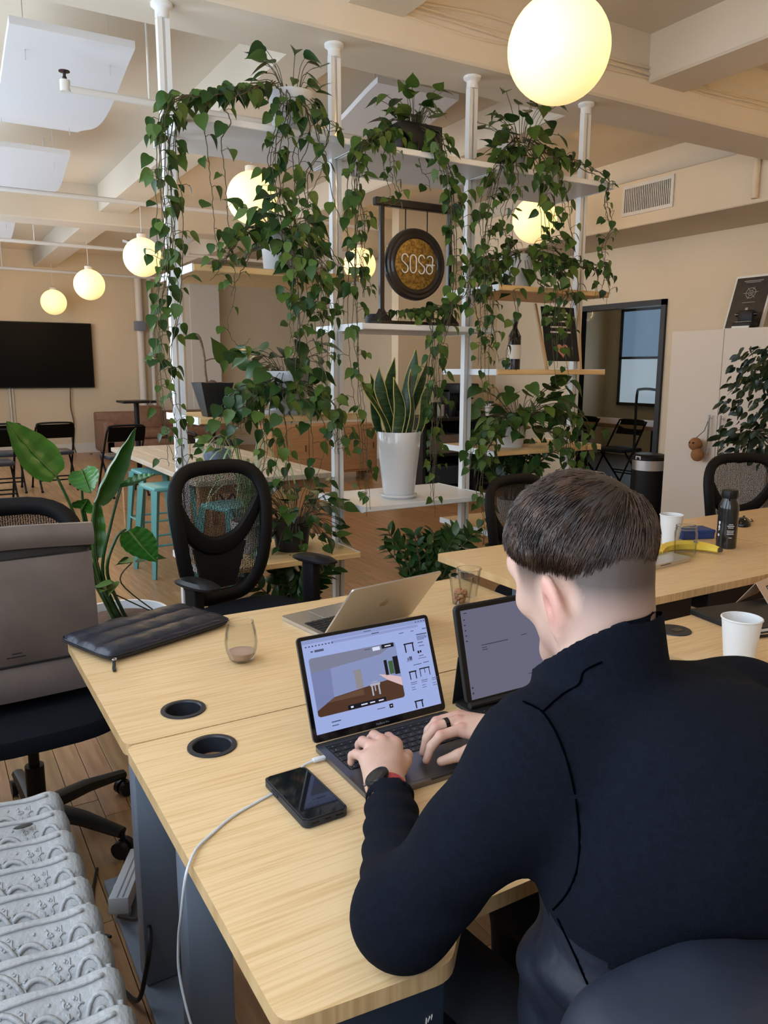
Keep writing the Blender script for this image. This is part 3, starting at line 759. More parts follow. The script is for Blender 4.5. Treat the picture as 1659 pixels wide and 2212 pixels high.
# bay one, low board: dense bush and striped spider plant
t = thing('bushy_pothos', 'dense bushy green plant on the lowest wooden board behind the mesh chair', 'plant', (1.56, 3.55, 0.55), 0)
pot(t, 0.10, 0.08, 0.15, 'pot_black')
crownleaves(t, (1.56, 3.50, 0.70), 0.27, 120, (0.045, 0.08), LEAF_P[:3]+LEAF_D*2, zr=(-0.45, 0.75), sq=0.8)
t = thing('spider_plant', 'striped spider plant with arching ribbon leaves above the bushy plant', 'plant', (1.36, 3.62, 0.55), 0)
pot(t, 0.09, 0.07, 0.16, 'pot_grey')
for i in range(26):
    a = rl.uniform(0, 2*PI); R = rl.uniform(0.12, 0.34); H = rl.uniform(0.18, 0.46)
    P = bez([(0, 0, 0.15), (math.cos(a)*R*0.35, math.sin(a)*R*0.2, 0.15+H), (math.cos(a)*R*0.8, math.sin(a)*R*0.45, 0.15+H*0.75), (math.cos(a)*R, math.sin(a)*R*0.55, 0.15+H*0.2)], 5)
    MB().tube(P, [0.007*(1-abs(2*k/(len(P)-1)-0.9)*0.85) for k in range(len(P))], 4, flat=0.15, up=(0, 0, 1)).build('blade_leaf', 'leaf_spider', t)

# bay two, top board: black square planter
t = thing('potted_pothos', 'heart-leaf plant in a black square planter on the top board, vines over the gong', 'plant', (2.22, 3.50, ZT), 0, VG)
MB().rbox((-0.12, -0.1, 0), (0.12, 0.1, 0.15), 0.006, 2).build('pot', 'pot_black', t)
crownleaves(t, (2.22, 3.48, ZT+0.14), 0.19, 40, (0.055, 0.095), zr=(-0.1, 0.9))
for q in range(4): vine(t, jit([(870, 275, 3.45), (830, 285, 3.36), (800, 300), (775, 325), (765, 400), (775, 480), (770, 560), (775, 640)], 14), 0.06)
for q in range(4): vine(t, jit([(870, 275, 3.45), (835, 290, 3.36), (792, 312), (770, 360), (765, 480), (768, 600), (766, 720), (775, 850), (785, 960), (790, 1060+q*18)], 18), 0.065)
for q in range(3): vine(t, jit([(880, 275, 3.45), (850, 300, 3.33), (838, 330), (845, 385), (860, 425), (835, 445)], 14), 0.05)
for q in range(5): vine(t, jit([(900, 275, 3.45), (940, 290, 3.34), (950, 330), (972, 390), (985, 440), (990, 500+rl.uniform(-50, 90))], 16), 0.055)
for q in range(4): vine(t, jit([(900, 275, 3.45), (940, 300, 3.33), (975, 400), (978, 480), (986, 600), (972, 690), (945, 780), (948, 900), (938, 1010+q*25)], 10), 0.075)
vine(t, jit([(900, 280, 3.45), (905, 330, 3.31), (912, 365), (925, 385), (930, 410)], 3), 0.05)
# bay two, gong board and lower
t = thing('pothos_cutting', 'small heart-leaf plant trailing around the foot of the gong frame', 'plant', (2.12, 3.70, 1.66), 0, VG)
pot(t, 0.05, 0.04, 0.07, 'pot_black')
for q in range(5): vine(t, jit([(880, 672, 3.66), (860+q*25, 672, 3.5), (830+q*35, 678, 3.36), (815+q*40, 690, 3.30)], 8), 0.04, size=(0.045, 0.075))
for q in range(5): vine(t, jit([(900, 672, 3.66), (950, 665, 3.5), (1000, 645, 3.34), (1012, 590, 3.32), (1020+q*8, 560-q*10, 3.30)], 12), 0.05, size=(0.05, 0.08))
for q in range(4): vine(t, jit([(900, 672, 3.66), (930, 690, 3.34), (928+q*8, 760), (920+q*10, 860), (935, 930+q*30), (935, 1000+q*40)], 10), 0.07, size=(0.05, 0.08))

# bay three, top board
t = thing('potted_pothos', 'heart-leaf plant in a white pot on the top board nearest the air grille', 'plant', (2.86, 3.50, ZT), 0, VG)
pot(t, 0.085, 0.075, 0.15, 'pot_white')
crownleaves(t, (2.90, 3.48, ZT+0.15), 0.24, 60, (0.06, 0.10), zr=(-0.35, 0.95))
for q in range(4): vine(t, jit([(1115, 300, 3.46), (1085, 335, 3.35), (1065, 375), (1048, 440), (1042, 500), (1052, 590), (1048, 660)], 16), 0.06)
for q in range(3): vine(t, jit([(1115, 300, 3.46), (1085, 335, 3.34), (1062, 400), (1050, 540), (1058, 660), (1048, 780), (1058, 880)], 16), 0.065)
for q in range(3): vine(t, jit([(1115, 310, 3.46), (1110, 350, 3.33), (1112, 400), (1095, 460), (1110, 540)], 14), 0.05)
for q in range(8):
    e = rl.uniform(470, 720)
    vine(t, jit([(1130, 300, 3.46), (1170, 335, 3.34), (1190, 380), (1195, 430), (1205, (430+e)/2+20), (1200, e)], 30), 0.05, size=(0.05, 0.09))
vine(t, jit([(1150, 300, 3.46), (1195, 325, 3.36), (1230, 350, 3.30), (1245, 365, 3.28)], 3), 0.04, size=(0.07, 0.1))
for q in range(3): vine(t, jit([(1150, 300, 3.46), (1240, 350, 3.40), (1302, 378, 3.32), (1312, 400), (1306, 440), (1318, 490), (1300, 540), (1312, 580+q*25)], 6), 0.05, size=(0.045, 0.07))
# bay three, second board
t = thing('potted_pothos', 'heart-leaf plant in a white pot on the upper wooden board under the top white pot', 'plant', (2.93, 3.52, 1.88), 0, VG)
pot(t, 0.095, 0.085, 0.185, 'pot_white')
crownleaves(t, (2.95, 3.50, 2.05), 0.24, 56, (0.06, 0.105), zr=(-0.6, 0.55))
for q in range(6): vine(t, jit([(1130, 545, 3.46), (1080, 560, 3.36), (1055, 590, 3.30), (1045, 650), (1052, 720), (1060, 770+rl.uniform(-40, 40))], 22), 0.055)
for q in range(9):
    e = rl.uniform(680, 830)
    vine(t, jit([(1150, 545, 3.46), (1200, 570, 3.34), (1220, 620), (1215, 680), (1222, e)], 34), 0.05, size=(0.05, 0.09))
for q in range(6): vine(t, jit([(1150, 545, 3.46), (1220, 560, 3.40), (1270, 575, 3.32), (1300, 580, 3.30), (1300, 620+q*8)], 16), 0.045, size=(0.05, 0.085))
for q in range(2): vine(t, jit([(1130, 550, 3.46), (1112, 610, 3.30), (1120, 690), (1098, 760), (1120, 800)], 10), 0.09)
# bay three, fourth board
t = thing('potted_pothos', 'full heart-leaf plant in a white pot on the lower wooden board by the bin', 'plant', (2.91, 3.50, 1.01), 0, VG)
pot(t, 0.085, 0.075, 0.16, 'pot_white')
crownleaves(t, (2.95, 3.47, 1.17), 0.28, 80, (0.065, 0.11), LEAF_P+LEAF_D, zr=(-0.4, 0.75))
for q in range(7): vine(t, jit([(1138, 900, 3.46), (1090, 905, 3.36), (1050, 935, 3.30), (1030, 965, 3.27), (1025+rl.uniform(-15, 15), 1010)], 26), 0.045, size=(0.06, 0.1))
for q in range(9): vine(t, jit([(1150, 900, 3.46), (1210, 890, 3.36), (1235, 930, 3.30), (1240, 985), (1240+rl.uniform(-50, 40), 1030)], 30), 0.045, size=(0.055, 0.095))
vine(t, jit([(1160, 900, 3.46), (1230, 920, 3.34), (1290, 935, 3.28), (1300, 945, 3.27)], 3), 0.05, size=(0.08, 0.11))
for q in range(3): vine(t, jit([(1110, 905, 3.46), (1060, 960, 3.28), (1040, 1050), (1050, 1120), (1042, 1180)], 10), 0.06)

# upright dark plants with paired oval leaves
def zz(label, loc, n, h, spread, potargs, tilt=0.0):
    t = thing('glossy_leaf_plant', label, 'plant', loc)
    pot(t, *potargs)
    z0 = potargs[2]-0.03
    for i in range(n):
        a = rl.uniform(0, 2*PI); q = rl.uniform(0.2, 1.0); H = h*rl.uniform(0.7, 1.0)
        P = bez([(math.cos(a)*0.03, math.sin(a)*0.03, z0), (math.cos(a)*spread*q*0.45, math.sin(a)*spread*q*0.45, z0+H*0.6), (math.cos(a)*spread*q, math.sin(a)*spread*q, z0+H)], 5)
        MB().tube(P, [0.006*(1-0.6*k/(len(P)-1)) for k in range(len(P))], 5).build('stem', 'stem_green', t)
        for k in range(3, len(P)):
            for s in (-1, 1):
                d = (P[k]-P[k-1]).normalized(); sd = d.cross(Vector((math.cos(a+1), math.sin(a+1), 0.4))).normalized()*s
                put_leaf(t, LEAF_Z, P[k]+t.location, sd+d*0.9, Vector((0, -0.6, 1))+rv(0.4), rl.uniform(0.06, 0.09))
    return t
zz('dark glossy upright plant on the lowest board next to the black bin', (2.98, 3.55, 0.565), 13, 0.36, 0.32, (0.09, 0.075, 0.13, 'pot_grey'))
zz('dark glossy upright plant on the floor beyond the silver laptop', (2.15, 3.22, 0.0), 15, 0.50, 0.26, (0.11, 0.09, 0.2, 'pot_black'))
zz('dark leafy upright plant on the floor under the bushy plant', (1.55, 3.50, 0.0), 14, 0.38, 0.30, (0.11, 0.09, 0.16, 'pot_black'))

# snake plant in tall white pot
sp = PZ(865, 1062, 0.79)
t = thing('snake_plant', 'variegated snake plant in a tall glossy white pot on the low white board', 'plant', (2.16, 3.50, 0.775))
MB().lathe([(0.001, 0), (0.085, 0), (0.098, 0.012), (0.098, 0.02), (0.001, 0.02)], 28).build('saucer', 'pot_white', t)
MB().lathe([(0.001, 0.02), (0.078, 0.02), (0.084, 0.03), (0.096, 0.14), (0.110, 0.26), (0.115, 0.345), (0.113, 0.35), (0.106, 0.348), (0.102, 0.31), (0.001, 0.31)], 36).build('pot', 'pot_white', t)
MB().lathe([(0.001, 0.312), (0.102, 0.312), (0.1, 0.32), (0.001, 0.325)], 24, cap=False).build('soil', 'soil', t)
for i, (dx, dy, h, w, lean, rot) in enumerate(((-0.07, -0.03, 0.33, 0.030, -0.16, 0.2), (-0.045, 0.0, 0.37, 0.028, -0.07, -0.4), (-0.01, 0.02, 0.42, 0.03, -0.02, 0.5), (0.03, -0.02, 0.47, 0.030, 0.04, -0.2), (0.06, 0.02, 0.43, 0.028, 0.12, 0.4),
                                           (-0.03, -0.06, 0.32, 0.033, -0.03, 0.0), (0.025, -0.055, 0.36, 0.034, 0.03, 0.3), (0.075, -0.03, 0.32, 0.028, 0.14, -0.3), (0.0, 0.06, 0.40, 0.026, 0.0, 0.8), (0.05, 0.05, 0.36, 0.026, 0.08, 0.1), (-0.06, 0.05, 0.34, 0.026, -0.1, 0.3))):
    def blade(sc, off):
        vs = []; fs = []
        for k in range(11):
            u = k/10; ww = w*sc*(0.62+0.5*math.sin(u*PI*0.75))*(1-max(0, u-0.75)/0.25*0.98); a = rot+0.5*math.sin(u*3+i)
            c = Vector((dx+lean*u+0.02*math.sin(u*5+i), dy+off, 0.31+h*u)); s = Vector((math.cos(a), math.sin(a), 0)); nn = Vector((-math.sin(a), math.cos(a), 0))
            vs += [c-s*ww+nn*ww*0.25, c+nn*off*0, c+s*ww+nn*ww*0.25]
        for k in range(10):
            fs += [(k*3, k*3+1, k*3+4, k*3+3), (k*3+1, k*3+2, k*3+5, k*3+4)]
        return vs, fs
    vs, fs = blade(1.0, 0.0)
    lf = MB().add(vs, fs).build('blade_leaf', 'leaf_snake', t)
    em = MB()
    em.tube([vs[k*3] for k in range(11)], 0.0028, 5); em.tube([vs[k*3+2] for k in range(11)], 0.0028, 5)
    em.build('yellow_margin', 'leaf_edge', lf)

# gong on its stand
M('gong_black', (0.018, 0.012, 0.010, 1), 0.35, coat=0.3)
M('gong_bronze', (0.16, 0.09, 0.02, 1), 0.35, metal=0.6, col2=(0.42, 0.26, 0.06, 1), scale=60, detail=6, bump=0.3, bscale=70)
M('letter_white', (0.85, 0.80, 0.72, 1), 0.5)
gx, gy, gz = 2.205, 3.42, 1.66
t = thing('gong', 'black framed gong with bronze centre and white lettering on the white shelf', 'gong', (gx, gy, gz))
for s in (-1, 1):
    f = MB().lathe([(0.001, 0.0), (0.075, 0.0), (0.072, 0.02), (0.03, 0.07), (0.02, 0.09), (0.001, 0.09)], 6, (s*0.235, 0, 0)).build('foot', 'gong_black', t, smooth=False)
    MB().rbox((s*0.235-0.014, -0.014, 0.08), (s*0.235+0.014, 0.014, 0.66), 0.004, 1).build('frame_post', 'gong_black', t)
MB().rbox((-0.285, -0.02, 0.655), (0.285, 0.02, 0.70), 0.006, 1).build('crossbar', 'gong_black', t)
MB().rbox((-0.2, -0.012, 0.004), (0.2, 0.012, 0.026), 0.003, 1).build('base_rail', 'gong_black', t)
MB().cyl((-0.075, 0, 0.53), (-0.075, 0, 0.66), 0.004, 6).cyl((0.075, 0, 0.53), (0.075, 0, 0.66), 0.004, 6).build('hanging_cord', 'gong_black', t)
RX = Matrix.Translation((-0.01, 0.0, 0.35)) @ Matrix.Rotation(PI/2, 4, 'X')
MB().lathe([(0.001, -0.02), (0.20, -0.02), (0.205, 0.0), (0.20, 0.02), (0.19, 0.026), (0.175, 0.022), (0.165, 0.028), (0.15, 0.024), (0.145, 0.018), (0.001, 0.018)], 48, M4=RX).build('disc', 'gong_black', t)
MB().lathe([(0.001, 0.026), (0.08, 0.024), (0.13, 0.020), (0.143, 0.0185)], 40, M4=RX, cap=False).build('bronze_centre', 'gong_bronze', t)
# lettering strokes S O S and the tailed a
def stroke(pts, closed=False): return [Vector((x, -0.029, z)) for x, z in pts], closed
def arc(cx, cz, rx, rz, a0, a1, n=10): return [(cx+rx*math.cos(math.radians(a0+(a1-a0)*i/n)), cz+rz*math.sin(math.radians(a0+(a1-a0)*i/n))) for i in range(n+1)]
def Sst(x, z, w, h):
    q = h/4
    return arc(x, z+q, w/2, q, 20, 180, 7)+[(x-w/2*0.9, z+q*0.55)]+[(x+w/2*0.9, z-q*0.55)]+arc(x, z-q, w/2, q, 0, -160, 7)
lt = MB(); hz = 0.35; H = 0.105
for pts, cl in (stroke(Sst(-0.095, hz, 0.042, H)), stroke(arc(-0.038, hz+H/4-0.002, 0.021, H/4, 0, 180, 8)+arc(-0.038, hz-H/4+0.002, 0.021, H/4, 180, 360, 8), True), stroke(Sst(0.020, hz, 0.042, H)),
                stroke(arc(0.078, hz+H/4+0.002, 0.022, H/4-0.004, 150, -30, 8)+[(0.098, hz-H/4)]), stroke(arc(0.075, hz-H/4, 0.022, H/4-0.002, 0, 360, 14), True), stroke([(0.052, hz+0.001), (0.112, hz+0.001)])):
    lt.tube(pts, 0.0038, 6, closed=cl)
lt.build('lettering', 'letter_white', t)
t.scale = (0.85, 0.85, 0.85)

# chalkboard menu sign, bottle, on the bay three board
M('chalk_black', (0.015, 0.016, 0.016, 1), 0.8)
M('pine', (0.55, 0.34, 0.16, 1), 0.5, col2=(0.65, 0.42, 0.2, 1), scale=5, stretch=(4, 4, 1))
t = thing('chalkboard_sign', 'small wooden easel chalkboard with chalk writing and a pink drawing on the shelf', 'sign', (3.30, 3.50, 1.445))
Rb = Matrix.Rotation(math.radians(-12), 4, 'X')
for s in (-1, 1): MB().rbox((s*0.13-0.009, -0.008, 0.0), (s*0.13+0.009, 0.008, 0.40), 0.002, 1, Matrix.Rotation(math.radians(-12), 4, 'X') @ Matrix.Rotation(math.radians(s*6), 4, 'Y')).build('easel_leg', 'pine', t)
MB().rbox((-0.13, -0.004, 0.05), (0.13, 0.004, 0.37), 0.002, 1, Rb).build('board', 'chalk_black', t)
M('chalk_pink', (0.7, 0.3, 0.25, 1), 0.8)
for i, (z, w) in enumerate(((0.33, 0.14), (0.305, 0.17), (0.28, 0.12), (0.245, 0.15), (0.215, 0.16))):
    MB().add([Rb @ Vector(p) for p in ((-w/2, -0.006, z), (w/2, -0.006, z), (w/2, -0.006, z+0.010), (-w/2, -0.006, z+0.010))], [(0, 1, 2, 3)]).build('chalk_line', 'letter_white', t, smooth=False)
MB().prism([(0.045*math.sin(a)**3, 0.0028*(13*math.cos(a)-5*math.cos(2*a)-2*math.cos(3*a)-math.cos(4*a))) for a in [2*PI*i/24 for i in range(24)]], 0.0, 0.002, Rb @ Matrix.Translation((0.0, -0.005, 0.115)) @ Matrix.Rotation(PI/2, 4, 'X')).build('chalk_heart', 'chalk_pink', t, smooth=False)
M('bottle_dark', (0.02, 0.015, 0.015, 1), 0.1)
t = thing('wine_bottle', 'dark wine bottle standing beside the chalkboard sign', 'bottle', (3.02, 3.62, 1.445))
MB().lathe([(0.001, 0), (0.036, 0), (0.037, 0.19), (0.014, 0.235), (0.0135, 0.30), (0.001, 0.30)], 20).build('bottle_body', 'bottle_dark', t)
MB().lathe([(0.0373, 0.06), (0.0376, 0.06), (0.0376, 0.14), (0.0373, 0.14)], 20, cap=False).build('paper_label', 'letter_white', t)

# ------------------------------------------------------------------ furniture materials
M('chair_black', (0.0042, 0.0042, 0.0050, 1), 0.55, spec=0.3)
M('chair_fabric', (0.0055, 0.0070, 0.0115, 1), 0.85, col2=(0.0085, 0.0105, 0.0165, 1), scale=300, bump=0.2, bscale=500, spec=0.2)
M('arm_pad', (0.009, 0.0095, 0.011, 1), 0.38)
mesh_fabric('chair_mesh', (0.005, 0.005, 0.006, 1), 190.0, 0.33)
M('chrome', (0.7, 0.7, 0.72, 1), 0.12, metal=1.0)
M('desk_steel', (0.20, 0.235, 0.29, 1), 0.40)
M('navy_vinyl', (0.03, 0.04, 0.06, 1), 0.35)
M('tv_black', (0.003, 0.003, 0.0035, 1), 0.3, spec=0.12)
M('leather', (0.22, 0.11, 0.07, 1), 0.45, col2=(0.28, 0.15, 0.095, 1), scale=12, bump=0.1, bscale=80)
M('tan_wood', (0.42, 0.22, 0.10, 1), 0.5, col2=(0.50, 0.28, 0.13, 1), scale=4, stretch=(1, 1, 14))
M('pale_wood', (0.62, 0.52, 0.40, 1), 0.45, col2=(0.52, 0.42, 0.31, 1), scale=3, stretch=(18, 1, 1), detail=6)
M('teal', (0.13, 0.36, 0.34, 1), 0.4)
M('cabinet_white', (0.72, 0.63, 0.53, 1), 0.5)
M('plush', (0.36, 0.16, 0.06, 1), 0.95, col2=(0.45, 0.21, 0.08, 1), scale=160, bump=0.8, bscale=220)
M('paper', (0.80, 0.78, 0.74, 1), 0.7)

# ------------------------------------------------------------------ office chairs
def outline(n=44):
    pts = []
    for i in range(n):
        a = 2*PI*i/n; c, s = math.cos(a), math.sin(a)
        x = math.copysign(abs(c)**0.55, c); z = math.copysign(abs(s)**0.62, s)
        zz_ = 0.77+0.275*z
        wd_ = 0.178+0.062*max(0, (zz_-0.55)/0.5)**0.8
        y = 0.235+0.11*((zz_-0.72))**2*2.2+0.05*max(0, zz_-0.8)-0.045*(1-x*x)*0.0
        pts.append(Vector((x*wd_, y-0.035*(x*x), zz_)))
    return pts
def back_pt(x, z):
    return Vector((x, 0.235+0.242*(z-0.72)**2+0.05*max(0, z-0.8)-0.035*(x/0.22)**2+0.012*0, z))
def office_chair(label, loc, rz, arms=True, back=True, group='black mesh office chairs'):
    t = thing('office_chair', label, 'chair', loc, rz, group)
    # seat cushion
    def seat(u, v):
        a = u*2*PI; r = v
        c, s = math.cos(a), math.sin(a)
        e = lambda q, p: math.copysign(abs(q)**p, q)
        x = 0.255*e(c, 0.6)*min(1, r*1.0); y = 0.25*e(s, 0.6)*r-0.02
        return x, y
    mb = MB(); n = 36; rings = [(0.0, 0.487), (0.5, 0.487), (0.85, 0.484), (0.97, 0.468), (1.0, 0.445), (0.98, 0.42), (0.85, 0.405), (0.0, 0.40)]
    vs = []; fs = []
    for q, (r, z) in enumerate(rings):
        for i in range(n):
            x, y = seat(i/n, max(r, 0.001)); vs.append((x, y, z-0.02*max(0, -y-0.15)*r))
    for q in range(len(rings)-1):
        for i in range(n): fs.append((q*n+i, q*n+(i+1) % n, (q+1)*n+(i+1) % n, (q+1)*n+i))
    mb.add(vs, fs).build('seat', 'chair_fabric', t)
    # backrest
    ol = outline()
    fr = MB().tube(ol, 0.031, 10, closed=True, flat=0.6, up=(0, 1, 0)).build('back_frame', 'chair_black', t)
    zc = 0.77
    def panel(u, v):
        i = u*len(ol); k = int(i) % len(ol); q = ol[k].lerp(ol[(k+1) % len(ol)], i-int(i))
        c = Vector((0, 0, zc)); xz = Vector((q.x*v, 0, c.z+(q.z-c.z)*v))
        return back_pt(xz.x, xz.z)+Vector((0, 0.012, 0))
    MB().grid(panel, 44, 6).build('mesh_back', 'chair_mesh', t)
    vb = [Vector((-0.20, 0, 0.90)), Vector((-0.165, 0, 0.82)), Vector((-0.11, 0, 0.755)), Vector((-0.04, 0, 0.72)), Vector((0.03, 0, 0.72)), Vector((0.10, 0, 0.755)), Vector((0.16, 0, 0.83)), Vector((0.205, 0, 0.91))]
    vb = [back_pt(p.x, p.z)+Vector((0, 0.012, 0)) for p in bez(vb, 4)]
    MB().tube(vb, [0.026+0.014*math.sin(PI*i/(len(vb)-1)) for i in range(len(vb))], 8, flat=0.45, up=(0, 1, 0)).build('back_band', 'chair_black', t)
    MB().slab(lambda u, v: back_pt((u-0.5)*(0.16+0.10*v), 0.53+v*0.19)+Vector((0, 0.014, 0)), 8, 6, (0, 0.014, 0)).build('lumbar_panel', 'chair_black', t)
    MB().tube(bez([(0, 0.10, 0.39), (0, 0.25, 0.38), (0, 0.30, 0.47), (0, 0.275, 0.62)], 5), 0.035, 8, flat=0.5).build('back_bracket', 'chair_black', t)
    if arms:
        for s in (-1, 1):
            ap = MB(); ring = 20; vs = []; fs = []; lv = [(0.0, 0.672), (0.75, 0.672), (1.0, 0.66), (1.0, 0.652), (0.8, 0.645), (0.0, 0.645)]
            for r, z in lv:
                for i in range(ring):
                    a = 2*PI*i/ring; c, sn = math.cos(a), math.sin(a)
                    vs.append((s*0.285+0.047*math.copysign(abs(c)**0.7, c)*max(r, 0.001), -0.03+0.125*math.copysign(abs(sn)**0.75, sn)*max(r, 0.001), z-0.004*sn))
            for q in range(len(lv)-1):
                for i in range(ring): fs.append((q*ring+i, q*ring+(i+1) % ring, (q+1)*ring+(i+1) % ring, (q+1)*ring+i))
            arm = MB().rbox((s*0.285-0.022, -0.045, 0.40), (s*0.285+0.022, 0.03, 0.65), 0.01, 2).rbox((min(s*0.16, s*0.30), -0.035, 0.385), (max(s*0.16, s*0.30), 0.02, 0.415), 0.008, 1).build('arm_post', 'chair_black', t)
            ap.add(vs, fs).build('arm_pad', 'arm_pad', arm)
            MB().cyl((s*0.307, -0.01, 0.55), (s*0.314, -0.01, 0.55), 0.011, 10).build('arm_button', 'white_metal', arm)
    MB().rbox((-0.11, -0.13, 0.355), (0.11, 0.13, 0.405), 0.015, 2).build('tilt_mechanism', 'black_plastic', t)
    MB().cyl((0, 0, 0.20), (0, 0, 0.37), 0.016).cyl((0, 0, 0.085), (0, 0, 0.25), 0.028).build('gas_lift', 'black_plastic', t)
    MB().tube([(0.08, 0.0, 0.37), (0.2, -0.02, 0.365), (0.27, -0.04, 0.36)], [0.005, 0.006, 0.009], 8).build('height_lever', 'black_plastic', t)
    hub = MB().lathe([(0.001, 0.07), (0.045, 0.07), (0.045, 0.12), (0.03, 0.13), (0.001, 0.13)], 16).build('base_hub', 'black_plastic', t)
    for i in range(5):
        a = 2*PI*i/5+0.35; c, s = math.cos(a), math.sin(a)
        MB().tube([(c*0.03, s*0.03, 0.10), (c*0.17, s*0.17, 0.098), (c*0.31, s*0.31, 0.078)], [0.034, 0.028, 0.02], 8, flat=0.75).build('base_leg', 'black_plastic', t)
        cm = MB(); ax = Vector((-s, c, 0)); p = Vector((c*0.31, s*0.31, 0.027))
        for q in (-1, 1): cm.cyl(p+ax*(q*0.024), p+ax*(q*0.006), 0.027, 14)
        cm.cyl(p, p+Vector((0, 0, 0.05)), 0.008, 8).build('caster', 'black_plastic', t)
    return t
ch1 = office_chair('black mesh office chair facing the desk in front of the vine shelves', (1.10, 2.87, 0), math.radians(15))
ch2 = dup(ch1, (0.21, 2.47, 0), math.radians(3), 'black office chair holding the brown roll-top backpack')
ch3 = dup(ch1, (3.86, 2.50, 0), math.radians(-20), 'black mesh office chair behind the black water bottle')
ch4 = dup(ch1, (2.55, 2.72, 0), math.radians(10), 'black mesh office chair mostly hidden behind the person\'s head')
ch5_z = 0.86; ch2.scale.z = 0.965; ch3.scale.z = 0.92; ch4.scale.z = 0.87
ch5 = dup(ch1, (0.745, 0.535, 0), math.radians(158), 'black office chair under the seated person, navy jacket over its back')

ch5.scale.z = ch5_z
# backpack on the chair
M('bag_taupe', (0.145, 0.112, 0.098, 1), 0.42, col2=(0.18, 0.142, 0.126, 1), scale=7, bump=0.25, bscale=9)
M('bag_dark', (0.014, 0.013, 0.014, 1), 0.5)
M('bag_brown', (0.10, 0.06, 0.045, 1), 0.45)
bp = thing('backpack', 'brown grey roll-top backpack standing on the office chair', 'backpack', (0.205, 2.43, 0.487), math.radians(3))
lean = Matrix.Rotation(math.radians(-6), 4, 'X')
def bagbox(lo, hi, r, name, mat, par, seg=3): return MB().rbox(lo, hi, r, seg, lean).build(name, mat, par)
bagbox((-0.205, -0.07, 0.0), (0.205, 0.10, 0.47), 0.035, 'bag_body', 'bag_dark', bp)
def front(u, v):
    x = -0.202+0.404*u; z = 0.115+0.30*v
    return lean @ Vector((x, -0.078-0.018*math.sin(PI*u)*math.sin(PI*v)**0.5-0.004*math.sin(u*11+v*7)*math.sin(PI*v), z))
MB().slab(front, 16, 12, (0, 0.012, 0)).build('front_panel', 'bag_taupe', bp)
MB().slab(lambda u, v: lean @ Vector((-0.202+0.404*u, -0.076-0.016*math.sin(PI*u)*math.sin(PI*min(v+0.1, 1))**0.5, 0.01+0.10*v)), 14, 6, (0, 0.012, 0)).build('bottom_panel', 'bag_taupe', bp)
MB().tube([front(i/20, 0)+Vector((0, -0.002, -0.003)) for i in range(21)], 0.0035, 6).build('seam', 'bag_dark', bp)
fl_ = MB().slab(lambda u, v: lean @ Vector((-0.21+0.42*u, -0.082-0.012*math.sin(PI*v), 0.44+0.065*v+0.006*math.sin(u*4))), 12, 6, (0, 0.02, 0)).build('roll_top', 'bag_taupe', bp)
MB().slab(lambda u, v: lean @ Vector((-0.2+0.4*u, -0.06, 0.415+0.03*v)), 8, 2, (0, 0.01, 0)).build('opening_band', 'bag_brown', bp)
MB().tube([lean @ Vector(p) for p in ((-0.19, -0.064, 0.425), (-0.05, -0.068, 0.415), (0.1, -0.068, 0.418), (0.20, -0.064, 0.428))], 0.004, 6).build('zip', 'bag_dark', bp)
M('loop_navy', (0.02, 0.03, 0.055, 1), 0.4)
MB().tube([lean @ Vector(p) for p in ((-0.075, -0.09, 0.49), (-0.075, -0.095, 0.515), (-0.075, -0.06, 0.54), (-0.075, -0.02, 0.53))], 0.018, 8, flat=0.25, up=(0, -1, 0.5)).build('pull_loop', 'loop_navy', bp)
MB().box((-0.045, -0.0985, 0.165), (-0.02, -0.0975, 0.168)).box((-0.06, -0.0985, 0.155), (-0.01, -0.0975, 0.158)).build('print_mark', 'bag_dark', bp, smooth=False)

# ------------------------------------------------------------------ bird of paradise
M('pot_rim_white', (0.75, 0.76, 0.78, 1), 0.3)
BX, BY = 0.66, 3.30
t = thing('bird_of_paradise', 'tall plant with broad paddle leaves in a white pot behind the backpack', 'plant', (BX, BY, 0))
MB().lathe([(0.001, 0), (0.13, 0), (0.15, 0.02), (0.185, 0.40), (0.195, 0.43), (0.182, 0.43), (0.175, 0.39), (0.001, 0.39)], 36).build('pot', 'pot_rim_white', t)
MB().lathe([(0.001, 0.425), (0.10, 0.415), (0.175, 0.395)], 24, cap=False).build('soil', 'soil', t)
def paddle(pts, base, tip, w, up, stalk_r=0.009, cup=0.25, shift=0.0, torn=0):
    """stalk through pts (world), blade from base to tip"""
    o = t.location
    st_ = MB().tube([Vector(p)-o for p in bez(pts, 6)], [stalk_r*(1-0.5*i/(len(pts)*6)) for i in range((len(pts)-1)*6+1)], 8).build('stalk', 'leaf_dark', t)
    b = Vector(base)-o; e = Vector(tip)-o; d = e-b; L = d.length; x = d.normalized(); z = Vector(up); z = (z-x*z.dot(x)).normalized(); y = z.cross(x)
    vs = []; fs = []; nu, nv = 18, 8
    for i in range(nu+1):
        u = i/nu; hw = w*(math.sin(PI*min(1, u*0.93+0.07)**0.8))**0.75*(1-0.25*u) if u < 1 else 0.002
        for j in range(nv+1):
            v = j/nv*2-1
            rip = (0.0025*math.sin(u*40+j) if torn else 0.002*math.sin(u*25))
            vs.append(b+x*(L*u)+y*(hw*v)+z*(cup*hw*v*v-0.04*L*math.sin(PI*u)+rip))
    for i in range(nu):
        for j in range(nv): fs.append((i*(nv+1)+j, (i+1)*(nv+1)+j, (i+1)*(nv+1)+j+1, i*(nv+1)+j+1))
    lf = MB().add(vs, fs).build('leaf', 'leaf_paradise', t, recalc=False)
    MB().tube([b+x*(L*u)+z*(-0.04*L*math.sin(PI*u)+0.003) for u in [i/12 for i in range(13)]], [0.006*(1-0.8*i/12) for i in range(13)], 6).build('midrib', 'leaf_pothos', lf)
r0 = Vector((BX-0.03, BY-0.02, 0.40))
